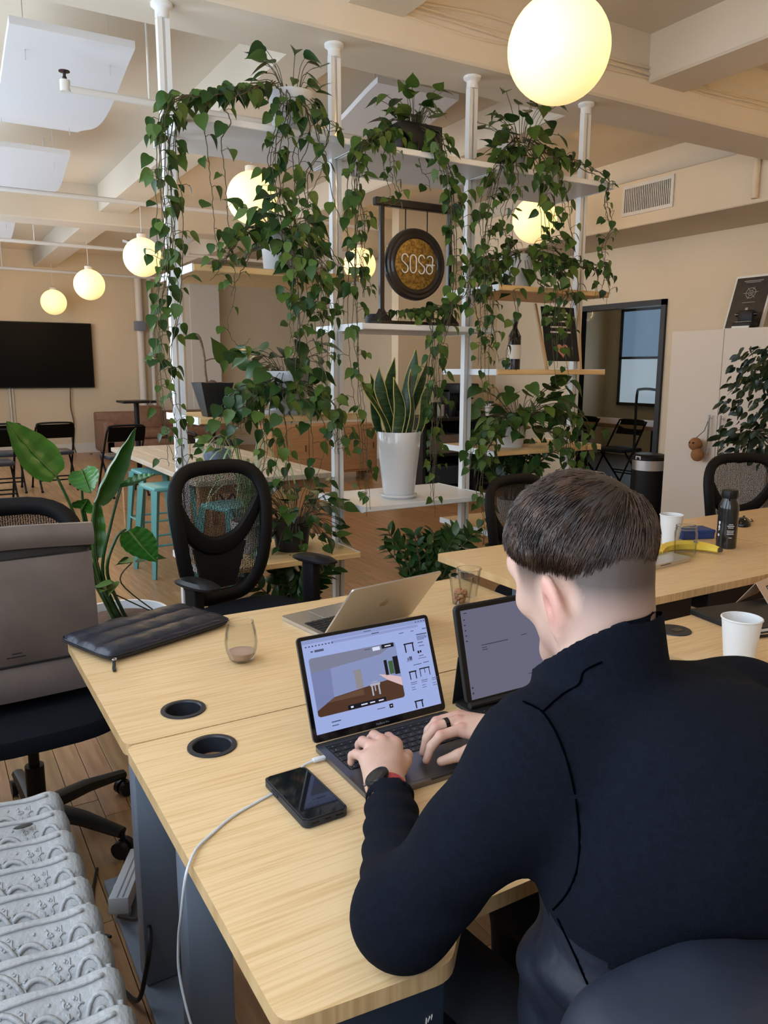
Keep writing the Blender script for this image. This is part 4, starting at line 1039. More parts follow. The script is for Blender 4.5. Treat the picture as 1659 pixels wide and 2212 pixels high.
Q = lambda x, y, Y=3.2: PY(x, y, Y)
paddle([r0, Q(195, 1210, 3.2), Q(160, 1110), Q(122, 1028)], Q(122, 1028), Q(14, 910), 0.098, (0.35, -0.8, 0.5), 0.008, 0.15)
paddle([r0+Vector((0.02, 0, 0)), Q(212, 1240, 3.2), Q(200, 1150), Q(205, 1085)], Q(205, 1085), Q(293, 924), 0.062, (0.75, -0.7, 0.1), 0.009, 0.75)
paddle([r0+Vector((0.03, 0.01, 0)), Q(222, 1240, 3.2), Q(240, 1130), Q(262, 1050)], Q(262, 1050), Q(335, 1025, 3.1), 0.05, (0.0, -0.4, 0.9), 0.008, 0.3, torn=1)
paddle([r0+Vector((0.0, 0.02, 0)), Q(205, 1200, 3.3), Q(180, 1090, 3.3), Q(176, 1020, 3.3)], Q(176, 1016, 3.3), Q(196, 1066, 3.15), 0.065, (-0.2, -1, 0.2), 0.007, 0.3, torn=1)
paddle([r0+Vector((0.05, 0, 0)), Q(232, 1240, 3.15), Q(250, 1165, 3.15), Q(272, 1143, 3.15)], Q(278, 1146, 3.15), Q(338, 1214, 3.05), 0.085, (0.3, -0.8, 0.5), 0.008, 0.1, torn=1)
paddle([r0+Vector((0.01, 0.0, 0)), Q(206, 1260, 3.25), Q(205, 1230, 3.25), Q(210, 1205, 3.25)], Q(205, 1205, 3.25), Q(212, 1075, 3.28), 0.04, (0.2, -1, 0.0), 0.010, 0.6)
paddle([r0+Vector((0.0, -0.02, 0)), Q(200, 1240, 3.3), Q(186, 1150, 3.3), Q(176, 1100, 3.3)], Q(176, 1100, 3.3), Q(190, 1078, 3.25), 0.05, (0, -1, 0.2), 0.008, 0.3)
# small seedling beside it
sd = thing('seedling_plant', 'small lobed-leaf plant on a thin stem beside the bird of paradise', 'plant', (BX+0.14, BY-0.12, 0.425))
o = sd.location
MB().tube([Vector(p)-o for p in bez([o, Q(262, 1260, 3.15), Q(285, 1215, 3.15)], 6)], 0.003, 5).tube([Vector(p)-o for p in bez([o, Q(240, 1280, 3.15), Q(232, 1270, 3.15)], 6)], 0.003, 5).build('stem', 'stem_green', sd)
for px, py in ((285, 1215), (300, 1208), (268, 1210), (320, 1204), (232, 1268), (215, 1262), (246, 1258)):
    put_leaf(sd, LEAF_P, PY(px, py, 3.15), (rl.uniform(-1, 1), -0.4, rl.uniform(-0.2, 0.3)), (0, -0.4, 1), 0.07)

# ------------------------------------------------------------------ television wall
t = thing('television', 'large black flat television on the far cream wall', 'television', (1.70, YF-0.06, 1.12))
MB().rbox((-0.96, -0.03, 0), (0.96, 0.03, 1.075), 0.006, 1).build('housing', 'black_plastic', t)
MB().box((-0.945, -0.032, 0.018), (0.945, -0.0305, 1.06)).build('screen', 'tv_black', t, smooth=False)
MB().rbox((-0.3, 0.03, 0.3), (0.3, 0.06, 0.8), 0.004, 1).build('wall_mount', 'black_plastic', t)
M('cord_brown', (0.16, 0.11, 0.07, 1), 0.6)
c_ = [PY(152, 836, YF-0.05), PY(153, 880, YF-0.05), PY(160, 915, YF-0.05), PY(156, 950, YF-0.05), PY(170, 985, YF-0.05), PY(200, 1003, YF-0.4)]
c_[-1].z = 0.01; 
tag(MB().tube(bez(c_, 6), 0.011, 6).build('television_power_cable', 'cord_brown'), 'dark power cord hanging from the television down to the floor', 'cord')
tag(MB().tube([PY(20, 837, YF-0.03), PY(28, 930, YF-0.03)], 0.014, 6).tube([PY(27, 837, YF-0.03), PY(35, 930, YF-0.03)], 0.01, 6).build('cable_cover', 'white_paint'), 'pale cable cover on the wall under the television', 'cable cover')
t = thing('wall_speaker', 'small grey speaker box high on the far wall corner', 'speaker', PY(302, 704, YF-0.22))
MB().rbox((-0.09, -0.06, -0.08), (0.09, 0.06, 0.08), 0.01, 2).build('case', 'desk_steel', t); MB().cyl((0, 0.06, 0), (0, 0.16, 0), 0.02).build('bracket', 'desk_steel', t)

# folding chairs
def folding(label, loc, rz):
    t = thing('folding_chair', label, 'chair', loc, rz, 'black folding chairs')
    for s in (-1, 1):
        MB().tube(bez([(s*0.22, 0.26, 0.012), (s*0.22, 0.0, 0.44), (s*0.215, -0.17, 0.72), (s*0.20, -0.195, 0.78)], 5), 0.012, 7).build('front_leg', 'chair_black', t)
        MB().tube([(s*0.20, -0.26, 0.012), (s*0.20, 0.13, 0.44)], 0.012, 7).build('rear_leg', 'chair_black', t)
    MB().tube(bez([(-0.2, -0.195, 0.78), (-0.16, -0.205, 0.81), (0.16, -0.205, 0.81), (0.2, -0.195, 0.78)], 5), 0.012, 7).build('top_rail', 'chair_black', t)
    MB().slab(lambda u, v: (-0.205+0.41*u, -0.155-0.10*v+0.0-0.02*math.sin(PI*u), 0.63+0.17*v), 10, 4, (0, 0.008, 0)).build('backrest', 'tv_black', t)
    MB().rbox((-0.205, -0.19, 0.425), (0.205, 0.2, 0.475), 0.02, 2).build('seat', 'navy_vinyl', t)
    MB().cyl((-0.2, -0.17, 0.13), (0.2, -0.17, 0.13), 0.009, 7).cyl((-0.2, -0.13, 0.17), (0.2, -0.13, 0.17), 0.009, 7).build('stretcher', 'chair_black', t)
    for s in (-1, 1):
        for sy in (0.26, -0.26): MB().ball((s*(0.22 if sy > 0 else 0.2), sy, 0.013), 0.017, 8, 6).build('rubber_foot', 'chair_black', t)
    return t
f1 = folding('black folding chair with navy seat pad under the television cord', (1.36, 10.15, 0), 0.05)
dup(f1, (0.80, 10.2, 0), 0.02, 'black folding chair second in the row facing the television')
dup(f1, (0.62, 9.25, 0), 0.06, 'black folding chair nearest the camera on the open floor, cut by the picture edge')
dup(f1, (1.98, 9.3, 0), 0.1, 'black folding chair just beyond the head of the pale table')
dup(f1, (2.55, 7.9, 0), -1.5, 'black folding chair tucked behind the small potted bowl')
dup(f1, (2.62, 7.05, 0), -1.55, 'black folding chair at the side of the pale table behind the shelves')

# pale table with stools
t = thing('long_table', 'long pale wooden table behind the vine shelves', 'table', (1.93, 6.0, 0))
for i in range(6): MB().rbox((-0.48+i*0.16, -1.25, 0.715), (-0.48+i*0.16+0.1585, 1.25, 0.75), 0.003, 1).build('table_plank', 'pale_wood', t)
for sx in (-1, 1):
    for sy in (-1, 1): MB().rbox((sx*0.40-0.03, sy*1.1-0.03, 0), (sx*0.40+0.03, sy*1.1+0.03, 0.715), 0.004, 1).build('leg', 'tan_wood', t)
MB().box((-0.42, -1.12, 0.64), (0.42, -1.09, 0.715)).box((-0.42, 1.09, 0.64), (0.42, 1.12, 0.715)).build('apron', 'tan_wood', t, smooth=False)
def stool(label, loc, rz):
    t = thing('metal_stool', label, 'stool', loc, rz, 'teal metal stools')
    MB().rbox((-0.15, -0.15, 0.60), (0.15, 0.15, 0.635), 0.015, 2).build('seat', 'teal', t)
    for sx in (-1, 1):
        for sy in (-1, 1):
            MB().tube([(sx*0.135, sy*0.135, 0.61), (sx*0.19, sy*0.19, 0.0)], [0.032, 0.018], 4).build('leg', 'teal', t)
    for a, b in (((-1, -1), (1, -1)), ((1, -1), (1, 1)), ((1, 1), (-1, 1)), ((-1, 1), (-1, -1))):
        MB().cyl((a[0]*0.17, a[1]*0.17, 0.23), (b[0]*0.17, b[1]*0.17, 0.23), 0.008, 6).build('stretcher', 'teal', t)
    return t
s1 = stool('teal metal stool under the table end beside the mesh chair', (1.48, 5.55, 0), 0.1)
dup(s1, (1.62, 6.45, 0), 0.05, 'teal metal stool further along the pale table')
dup(s1, (1.62, 4.55, 0), 0.3, 'teal metal stool seen through the mesh of the office chair')
t = thing('drink_can', 'small grey drink can on the pale table', 'can', (PZ(432, 978, 0.75).x, PZ(432, 978, 0.75).y, 0.75))
MB().lathe([(0.001, 0), (0.03, 0), (0.034, 0.008), (0.034, 0.115), (0.028, 0.125), (0.001, 0.123)], 20).build('can_body', 'pot_grey', t)
M('bowl_blue', (0.10, 0.13, 0.18, 1), 0.35)
q = PZ(470, 1000, 0.75)
t = thing('bowl_planter', 'blue grey bowl planter with small leaves on the pale table', 'plant', (q.x, q.y, 0.75))
MB().lathe([(0.001, 0), (0.07, 0), (0.10, 0.03), (0.105, 0.075), (0.098, 0.10), (0.09, 0.10), (0.09, 0.08), (0.001, 0.08)], 26).build('bowl', 'bowl_blue', t)
crownleaves(t, (q.x, q.y, 0.85), 0.15, 16, (0.06, 0.1), zr=(0, 0.8))

# sofa, side table, wood cabinet at the far end
t = thing('leather_sofa', 'brown leather sofa against the far wall', 'sofa', (3.55, 13.55, 0))
MB().rbox((-1.0, 0.25, 0.08), (1.0, 0.48, 0.72), 0.03, 2).build('back', 'leather', t)
MB().rbox((-1.0, -0.45, 0.08), (1.0, 0.3, 0.30), 0.03, 2).build('base', 'leather', t)
for i in range(2): MB().rbox((-0.83+i*0.83, -0.43, 0.30), (-0.01+i*0.83, 0.25, 0.46), 0.05, 3).build('seat_cushion', 'leather', t)
for s in (-1, 1): MB().rbox((min(s*0.84, s*1.02), -0.45, 0.08), (max(s*0.84, s*1.02), 0.3, 0.60), 0.03, 2).build('arm', 'leather', t)
MB().rbox((-0.35, 0.0, 0.44), (0.10, 0.22, 0.86), 0.06, 3, Matrix.Rotation(-0.25, 4, 'X')).build('loose_cushion', 'leather', t)
for s in (-1, 1):
    for u in (-0.4, 0.4): MB().cyl((s*0.9, u, 0), (s*0.9, u, 0.09), 0.025, 10).build('foot', 'black_plastic', t)
t = thing('high_table', 'small square black pedestal table near the sofa', 'table', (2.57, 11.0, 0))
MB().rbox((-0.22, -0.22, 0.985), (0.22, 0.22, 1.015), 0.004, 1).build('top', 'black_plastic', t)
MB().cyl((0, 0, 0.02), (0, 0, 0.99), 0.035, 12).build('column', 'black_plastic', t)
MB().lathe([(0.001, 0), (0.22, 0), (0.22, 0.012), (0.04, 0.03), (0.001, 0.03)], 24).build('base', 'black_plastic', t)
t = thing('sideboard', 'tan wooden sideboard seen through the hanging vines', 'sideboard', (4.45, 9.2, 0))
MB().rbox((-0.75, -0.22, 0.12), (0.75, 0.22, 0.74), 0.006, 1).build('body', 'tan_wood', t)
for i in range(3): 
    d = MB().rbox((-0.73+i*0.49, -0.236, 0.15), (-0.73+i*0.49+0.48, -0.222, 0.71), 0.003, 1).build('door', 'tan_wood', t)
    MB().cyl((-0.30+i*0.49, -0.25, 0.42), (-0.30+i*0.49, -0.25, 0.50), 0.006, 8).build('handle', 'black_plastic', d)
for sx in (-0.68, 0.68): MB().box((sx-0.03, -0.18, 0), (sx+0.03, 0.18, 0.12)).build('foot', 'tan_wood', t, smooth=False)

# ------------------------------------------------------------------ coffee counter
t = thing('coffee_counter', 'black counter cabinet with open shelves along the partition', 'counter', (5.65, 7.72, 0))
MB().rbox((-0.76, -0.33, 0.86), (0.74, 0.30, 0.90), 0.004, 1).build('worktop', 'black_frame', t)
MB().box((-0.75, -0.30, 0.0), (-0.71, 0.29, 0.86)).box((0.69, -0.30, 0), (0.73, 0.29, 0.86)).box((-0.02, -0.30, 0), (0.02, 0.29, 0.86)).box((-0.71, 0.25, 0), (0.69, 0.29, 0.86)).build('carcass', 'black_frame', t, smooth=False)
for z in (0.08, 0.45): MB().box((-0.71, -0.28, z), (0.69, 0.25, z+0.025)).build('shelf', 'black_frame', t, smooth=False)
t = thing('coffee_machine', 'black espresso machine on the coffee counter', 'coffee machine', (5.62, 7.72, 0.90))
MB().rbox((-0.15, -0.2, 0), (0.15, 0.2, 0.06), 0.01, 2).rbox((-0.15, 0.0, 0.05), (0.15, 0.2, 0.32), 0.015, 2).rbox((-0.15, -0.19, 0.26), (0.15, 0.2, 0.38), 0.02, 2).build('housing', 'black_plastic', t)
MB().cyl((0, -0.1, 0.20), (0, -0.1, 0.27), 0.03).cyl((0, -0.12, 0.215), (0, -0.26, 0.21), 0.011, 8).build('group_head', 'chrome', t)
MB().lathe([(0.001, 0.06), (0.05, 0.06), (0.055, 0.15), (0.05, 0.15), (0.045, 0.065), (0.001, 0.065)], 18, (0.0, -0.09, 0)).build('milk_jug', 'chrome', t)
for i, (x, y, m, lab) in enumerate(((5.15, 7.6, 'black_plastic', 'short black canister at the open end of the coffee counter'), (5.30, 7.66, 'pot_grey', 'pale canister on the coffee counter'), (5.40, 7.58, 'black_plastic', 'black canister close to the espresso machine'), (5.98, 7.6, 'pot_white', 'white canister beyond the espresso machine'))):
    c = thing('canister', lab, 'canister', (x, y, 0.90), 0, 'canisters on the coffee counter')
    MB().lathe([(0.001, 0), (0.045, 0), (0.048, 0.01), (0.048, 0.14), (0.001, 0.14)], 18).build('jar_body', m, c); MB().lathe([(0.001, 0.14), (0.05, 0.14), (0.05, 0.165), (0.001, 0.168)], 18).build('lid', 'black_plastic', c)
t = thing('paper_cup', 'small white takeaway cup on the coffee counter beside the machine', 'cup', (5.88, 7.5, 0.90))
MB().lathe([(0.001, 0), (0.028, 0), (0.04, 0.11), (0.042, 0.112), (0.038, 0.112), (0.027, 0.006), (0.001, 0.006)], 20).build('cup_wall', 'paper', t)
for i, (z, m) in enumerate(((0.106, 'navy_vinyl'), (0.476, 'bag_taupe'))):
    tag(MB().rbox((5.02, 7.46, z), (5.5, 7.9, z+0.22), 0.01, 1).build('storage_box', m), ('navy', 'brown')[i]+' storage box on the '+('lower', 'upper')[i]+' shelf of the coffee counter', 'box')
t = thing('arched_basket', 'basket with a tall arched handle on the coffee counter', 'basket', (6.15, 7.74, 0.90))
MB().lathe([(0.001, 0), (0.09, 0), (0.11, 0.12), (0.10, 0.12), (0.085, 0.01), (0.001, 0.01)], 22).build('basket_wall', 'tan_wood', t)
MB().tube([(0.105*math.cos(a), 0, 0.11+0.22*math.sin(a)) for a in [PI*i/16 for i in range(17)]], 0.007, 6).build('handle', 'tan_wood', t)

# ------------------------------------------------------------------ cabinet, poster, plush, tree, bin
CX = 5.96
t = thing('storage_cabinet', 'tall pale two-door cabinet against the beige wall', 'cabinet', (0, 0, 0))
MB().box((CX+0.02, 3.90, 0.02), (XR-0.01, 4.94, 1.79)).build('body', 'cabinet_white', t, smooth=False)
for i, (a, b) in enumerate(((3.905, 4.398), (4.402, 4.938))):
    d = MB().rbox((CX, a, 0.06), (CX+0.019, b, 1.788), 0.002, 1).build('door', 'cabinet_white', t)
    hy = 4.398-0.055 if i == 0 else 4.402+0.055
    h = MB().cyl((CX-0.035, hy, 0.72), (CX-0.035, hy, 1.06), 0.008, 10).cyl((CX-0.035, hy, 0.76), (CX, hy, 0.76), 0.006, 8).cyl((CX-0.035, hy, 1.03), (CX, hy, 1.03), 0.006, 8).build('handle', 'chrome', d)
# poster leaning on the cabinet top
M('poster_dark', (0.022, 0.018, 0.017, 1), 0.5, col2=(0.035, 0.03, 0.028, 1), scale=20)
M('poster_ink', (0.42, 0.40, 0.38, 1), 0.6)
pz = 1.79; t = thing('framed_poster', 'dark technical drawing poster in a pale frame leaning on the cabinet', 'picture', (6.17, 4.37, pz), 0)
PM = Matrix.Rotation(math.radians(17), 4, 'Y') @ Matrix.Rotation(PI/2, 4, 'Z') 
def pq(v): return PM @ Vector(v)
PW_, PH_ = 0.36, 0.47
MB().add([pq(p) for p in ((-PW_/2, 0, 0), (PW_/2, 0, 0), (PW_/2, 0.03, 0), (-PW_/2, 0.03, 0), (-PW_/2, 0, PH_), (PW_/2, 0, PH_), (PW_/2, 0.03, PH_), (-PW_/2, 0.03, PH_))],
         [(0,3,2,1),(4,5,6,7),(0,1,5,4),(1,2,6,5),(2,3,7,6),(3,0,4,7)]).build('frame', 'paper', t, smooth=False)
def pface(x0, x1, z0, z1, d, mb): return mb.add([pq(p) for p in ((x0, 0.03+d, z0), (x1, 0.03+d, z0), (x1, 0.03+d, z1), (x0, 0.03+d, z1))], [(0, 1, 2, 3)])
pface(-PW_/2+0.015, PW_/2-0.015, 0.005, PH_-0.02, 0.001, MB()).build('print', 'poster_dark', t, smooth=False)
ink = MB()
def ring(cx, cz, r, w=0.003): ink.tube([pq((cx+r*math.cos(a), 0.0322, cz+r*math.sin(a))) for a in [2*PI*i/18 for i in range(18)]], w, 4, closed=True)
for r in (0.022, 0.045, 0.008): ring(0, 0.31, r)
for a in range(6): ink.tube([pq((0.03*math.cos(a), 0.0322, 0.31+0.03*math.sin(a))), pq((0.07*math.cos(a), 0.0322, 0.31+0.055*math.sin(a)))], 0.0025, 4)
pface(-0.09, 0.09, 0.415, 0.421, 0.0018, ink); pface(-0.07, 0.07, 0.403, 0.407, 0.0018, ink); pface(-0.06, 0.06, 0.225, 0.229, 0.0018, ink)
pface(-0.012, 0.012, 0.06, 0.18, 0.0018, ink); pface(-0.10, 0.10, 0.118, 0.132, 0.0018, ink); pface(-0.05, 0.05, 0.09, 0.10, 0.0018, ink); pface(-0.10, -0.02, 0.04, 0.045, 0.0018, ink)
ink.build('ink_drawing', 'poster_ink', t, smooth=False)
t = thing('typewriter_ornament', 'small black typewriter ornament in front of the poster', 'ornament', (6.03, 4.27, pz))
MB().rbox((-0.04, -0.09, 0), (0.06, 0.09, 0.05), 0.01, 2).rbox((0.0, -0.07, 0.04), (0.06, 0.07, 0.15), 0.015, 2).build('casing', 'black_plastic', t)
MB().cyl((0.03, -0.10, 0.115), (0.03, 0.10, 0.115), 0.017, 12).build('platen', 'black_gloss', t)
MB().box((-0.05, -0.08, 0.0), (-0.041, 0.08, 0.018)).build('base_strip', 'paper', t, smooth=False)
km = MB().lathe([(0.001, 0), (0.006, 0), (0.006, 0.006), (0.001, 0.006)], 8).mesh('key'); km.materials.append(MATS['poster_ink'])
for i in range(3):
    for j in range(7): link('key', km, t, loc=(-0.03+i*0.015, -0.06+j*0.02, 0.05))
t = thing('plush_keyring', 'round brown plush toy hanging on the cabinet handle', 'plush toy', (CX-0.075, 4.52, 0.0))
MB().ball((0, 0.03, 0.80), 0.058, 16, 12).build('plush_head', 'plush', t); MB().ball((0, 0.0, 0.71), (0.05, 0.06, 0.06), 16, 12).build('plush_body', 'plush', t)
MB().tube([(0, 0.03, 0.85), (0.03, -0.03, 0.92), (0.04, -0.06, 1.02)], 0.003, 5).build('strap', 'black_plastic', t)
MB().ball((-0.05, 0.05, 0.815), 0.009, 8, 6).ball((-0.055, 0.01, 0.815), 0.009, 8, 6).build('eyes', 'black_gloss', t)

fi = thing('ficus_tree', 'leafy dark ficus tree in front of the pale cabinet', 'tree', (5.30, 3.38, 0))
pot(fi, 0.19, 0.15, 0.34, 'pot_black')
MB().tube(bez([(0, 0, 0.3), (0.02, 0.03, 0.6), (-0.03, 0.02, 0.9), (0.02, 0, 1.2)], 6), [0.035-0.0009*i for i in range(19)], 8).build('trunk', 'stem_brown', fi)
MB().tube(bez([(0.0, 0.05, 0.3), (0.06, 0.02, 0.62), (0.04, 0.06, 0.95)], 6), 0.016, 7).build('trunk', 'stem_brown', fi)
bm_ = MB()
for i in range(33):
    a = rl.uniform(0, 2*PI); z0 = rl.uniform(0.78, 1.55); R = rl.uniform(0.14, 0.38)*(1.25-abs(z0-1.0)*0.6)
    P = bez([(0, 0, z0*0.85), (math.cos(a)*R*0.5, math.sin(a)*R*0.5, z0+0.05), (math.cos(a)*R, math.sin(a)*R, z0-0.02)], 5)
    bm_.tube(P, [0.006-0.0004*k for k in range(len(P))], 5)
    for k in range(2, len(P)):
        for q in range(1):
            put_leaf(fi, LEAF_F, P[k]+fi.location+rv(0.035), Vector((math.cos(a), math.sin(a), -0.9))+rv(0.9), Vector((-0.8, -0.7, 0.5))+rv(0.6), rl.uniform(0.06, 0.095))
bm_.build('branches', 'stem_brown', fi)
lm_ = MB(); lo_ = [(v.co.copy()) for v in LEAF_F[0].vertices]; lf_ = [tuple(p.vertices) for p in LEAF_F[0].polygons]
for i in range(620):
    a = rl.uniform(0, 2*PI); z0 = rl.uniform(0.78, 1.62); R = 0.40*rl.random()**0.5*(1.15-abs(z0-1.15)*0.7)
    b = Vector((math.cos(a)*R, math.sin(a)*R, z0)); x = (Vector((math.cos(a), math.sin(a), -0.9))+rv(0.8)).normalized(); z = Vector((-0.6, -0.6, 0.6))+rv(0.8); z = (z-x*z.dot(x)).normalized(); y = z.cross(x); s_ = rl.uniform(0.055, 0.085)
    lm_.add([b+(x*c.x+y*c.y+z*c.z)*s_ for c in lo_], lf_)
lmo = lm_.build('leaf_mass', 'leaf_ficus', fi, recalc=False); lmo['kind'] = 'stuff'
t = thing('waste_bin', 'black cylindrical waste bin with steel collar beside the cabinet', 'bin', (6.02, 5.16, 0))
MB().lathe([(0.001, 0), (0.15, 0), (0.152, 0.02), (0.152, 0.52), (0.001, 0.52)], 30).build('bin_body', 'black_plastic', t)
MB().lathe([(0.153, 0.50), (0.156, 0.50), (0.156, 0.60), (0.153, 0.60)], 30, cap=False).build('steel_collar', 'alu', t)
MB().lathe([(0.001, 0.60), (0.16, 0.595), (0.16, 0.625), (0.13, 0.65), (0.001, 0.655)], 30).build('lid', 'black_plastic', t)
MB().box((-0.158, -0.03, 0.605), (-0.148, 0.03, 0.635)).build('pedal_tab', 'alu', t, smooth=False)

# meeting room furniture
t = thing('meeting_table', 'wooden meeting table behind the glass', 'table', (8.3, 7.7, 0))
MB().rbox((-0.5, -1.1, 0.70), (0.5, 1.1, 0.75), 0.006, 1).build('top', 'tan_wood', t)
for sx in (-0.42, 0.42):
    for sy in (-1, 1): MB().box((sx-0.03, sy*1.0-0.03, 0), (sx+0.03, sy*1.0+0.03, 0.70)).build('leg', 'black_frame', t, smooth=False)
for i, (x, y, rz, lab) in enumerate(((7.6, 7.0, 1.6, 'dark folding chair behind the glass nearest the opening'), (7.6, 7.8, 1.55, 'dark folding chair at the middle of the meeting table'), (8.2, 6.35, 3.1, 'dark folding chair at the end of the meeting table'))):
    dup(f1, (x, y, 0.004), rz, lab)
tag(MB().tube(bez([(7.3, 6.5, 0.004), (7.3, 6.5, 0.75), (7.3, 6.5, 1.16), (7.3, 6.45, 1.22), (7.3, 6.25, 1.22), (7.3, 6.2, 1.16), (7.3, 6.2, 0.6)], 5), 0.016, 7).build('coat_rail', 'black_frame'), 'bent black metal rail standing inside the meeting room', 'rail')

# ------------------------------------------------------------------ desks
from mathutils.geometry import tessellate_polygon
def rounded(poly, r, n=4):
    out = []; m = len(poly)
    for i in range(m):
        p = Vector((*poly[i], 0)); a = Vector((*poly[i-1], 0))-p; b = Vector((*poly[(i+1) % m], 0))-p
        k = min(r, a.length*0.45, b.length*0.45); p0 = p+a.normalized()*k; p1 = p+b.normalized()*k
        for j in range(n+1):
            t_ = j/n; q = p0*(1-t_)**2+p*(2*t_*(1-t_))+p1*t_*t_; out.append((q.x, q.y))
    return out
def desk_top(name, poly, z, th, holes, parent):
    loops = [[Vector((x, y, 0)) for x, y in poly]]
    for (hx, hy, hr) in holes: loops.append([Vector((hx+hr*math.cos(2*PI*i/28), hy-hr*math.sin(2*PI*i/28), 0)) for i in range(28)])
    tri = tessellate_polygon(loops); flat = [p for l in loops for p in l]; n = len(flat)
    mb = MB(); vs = [(p.x, p.y, z) for p in flat]+[(p.x, p.y, z-th) for p in flat]
    fs = [tuple(q) for q in tri]+[tuple(n+k for k in reversed(q)) for q in tri]; mi = [0]*len(fs)
    o = 0
    for l in loops:
        m = len(l)
        for i in range(m): fs.append((o+i, o+(i+1) % m, n+o+(i+1) % m, n+o+i)); mi.append(1)
        o += m
    mb.v = vs; mb.f = fs; mb.mi = mi
    return mb.build(name, ['bamboo_top', 'bamboo_edge'], parent, angle=30)
M('grommet', (0.018, 0.020, 0.026, 1), 0.4)
def desk(label, x0, x1, y0, y1, z, leg_y, holes=(), notch=False, legx=0.10, tray=None):
    t = thing('sit_stand_desk', label, 'desk', (0, 0, 0), 0, 'bamboo desks pushed together')
    if notch: poly = [(x0, y0+0.008), (x0+0.215, y0-0.013), (x0+0.285, y0+0.06), (x1-0.285, y0+0.06), (x1-0.215, y0-0.013), (x1, y0+0.008), (x1, y1), (x0, y1)]
    else: poly = [(x0, y0), (x1, y0), (x1, y1), (x0, y1)]
    top = desk_top('desk_top', rounded(poly, 0.022), z, 0.024, holes, t)
    for hx, hy, hr in holes:
        g = MB().lathe([(hr+0.007, z+0.0006), (hr+0.0065, z+0.003), (hr-0.002, z+0.0035), (hr-0.004, z+0.001), (hr-0.004, z-0.03), (hr-0.001, z-0.03), (hr-0.0005, z+0.0002)], 36, (hx, hy, 0), cap=False).build('grommet', 'grommet', top)
    for s, lx in ((-1, x0+legx), (1, x1-legx)):
        lg = MB().rbox((lx-0.043, leg_y-0.03, 0.02), (lx+0.043, leg_y+0.03, z-0.10), 0.005, 2).build('leg', 'desk_steel', t)
        MB().rbox((lx-0.035, leg_y-0.024, z-0.32), (lx+0.035, leg_y+0.024, z-0.03), 0.004, 1).build('inner_tube', 'desk_steel', lg)
        MB().rbox((lx-0.05, (y0+y1)/2-0.33, 0.0), (lx+0.05, (y0+y1)/2+0.33, 0.018), 0.004, 1).build('foot', 'desk_steel', lg)
        MB().rbox((lx-0.03, y0+0.10, z-0.055), (lx+0.03, y1-0.08, z-0.026), 0.003, 1).build('top_bracket', 'desk_steel', lg)
    MB().rbox((x0+legx, leg_y-0.035, z-0.07), (x1-legx, leg_y+0.035, z-0.03), 0.003, 1).build('crossbeam', 'desk_steel', t)
    if tray: MB().rbox(*tray, 0.004, 1).build('cable_tray', 'black_frame', t)
    return t
ZD = 0.735
desk('bamboo desk where the person types', 0.283, 1.560, 0.690, 1.444, ZD, 1.31, [(0.426, 1.363, 0.040)], True)
desk('bamboo desk with the puffy sleeve and silver laptop', 0.283, 1.560, 1.449, 2.130, ZD, 1.69, [(0.426, 1.552, 0.040)])
desk('bamboo desk holding the black notebook and paper cup', 1.585, 2.865, 0.690, 1.444, ZD, 1.25, [], True)
desk('raised bamboo desk holding the banana and black bottle', 1.56, 2.735, 1.495, 2.27, 0.79, 1.9, [], False, tray=((1.74, 1.53, 0.68), (2.02, 1.66, 0.762)))
desk('raised bamboo desk with the black mouse beyond the bottle', 2.742, 4.0, 1.495, 2.27, 0.79, 1.9, [])
tag(MB().rbox((2.10, 1.53, 0.69), (2.72, 1.68, 0.760), 0.004, 1).build('cable_tray', 'black_frame'), 'long black cable tray under the raised banana desk', 'cable tray')
hp = thing('hanging_pouch', 'dark pouch with a tiny white logo hanging under the desk front', 'pouch', (0.42, 0.715, 0.70))
MB().rbox((-0.09, -0.010, -0.13), (0.09, 0.010, 0.010), 0.006, 2).build('pouch_body', 'navy_vinyl', hp)
MB().tube([(0.060, -0.0104, -0.064), (0.0605, -0.0104, -0.055), (0.0625, -0.0104, -0.062), (0.0655, -0.0104, -0.055), (0.0675, -0.0104, -0.061), (0.069, -0.0104, -0.054)], 0.0010, 5).build('white_logo', 'letter_white', hp)
t = thing('desk_grommet', 'black cable grommet cover on the notebook desk behind the collar', 'grommet', (1.745, 1.375, ZD))
MB().lathe([(0.001, 0), (0.048, 0), (0.047, 0.003), (0.001, 0.004)], 30).build('cover', 'grommet', t)
MB().box((-0.012, -0.02, 0.0042), (0.02, 0.004, 0.0046)).build('slot', 'black_gloss', t, smooth=False)

# ------------------------------------------------------------------ laptops
M('space_grey', (0.17, 0.17, 0.18, 1), 0.32, metal=0.85)
M('silver_alu', (0.62, 0.61, 0.60, 1), 0.30, metal=0.85)
M('key_black', (0.008, 0.008, 0.009, 1), 0.5)
M('key_print', (0.22, 0.22, 0.23, 1), 0.5)
M('scr_bezel', (0.004, 0.004, 0.005, 1), 0.12)
def EM(name, c, s=1.0): return M(name, (0, 0, 0, 1), 0.18, emit=c, estr=s, spec=0.35)
EM('scr_page', srgb(150, 165, 214)); EM('scr_bar', srgb(132, 145, 192)); EM('scr_wall', srgb(126, 138, 180)); EM('scr_wall2', srgb(112, 122, 164)); EM('scr_ceil', srgb(116, 120, 142))
EM('scr_floor', srgb(74, 50, 38)); EM('scr_rug', srgb(92, 68, 52)); EM('scr_door', srgb(134, 130, 134)); EM('scr_dark', srgb(16, 18, 28)); EM('scr_pink', srgb(206, 176, 178)); EM('scr_white', srgb(205, 212, 235)); EM('scr_text', srgb(72, 80, 110)); EM('scr_green', srgb(60, 88, 58)); EM('scr_chair', srgb(165, 165, 180))
EM('tab_page', srgb(96, 96, 116)); EM('tab_text', srgb(40, 42, 56)); EM('tab_band', srgb(108, 105, 122))
key_m = {}
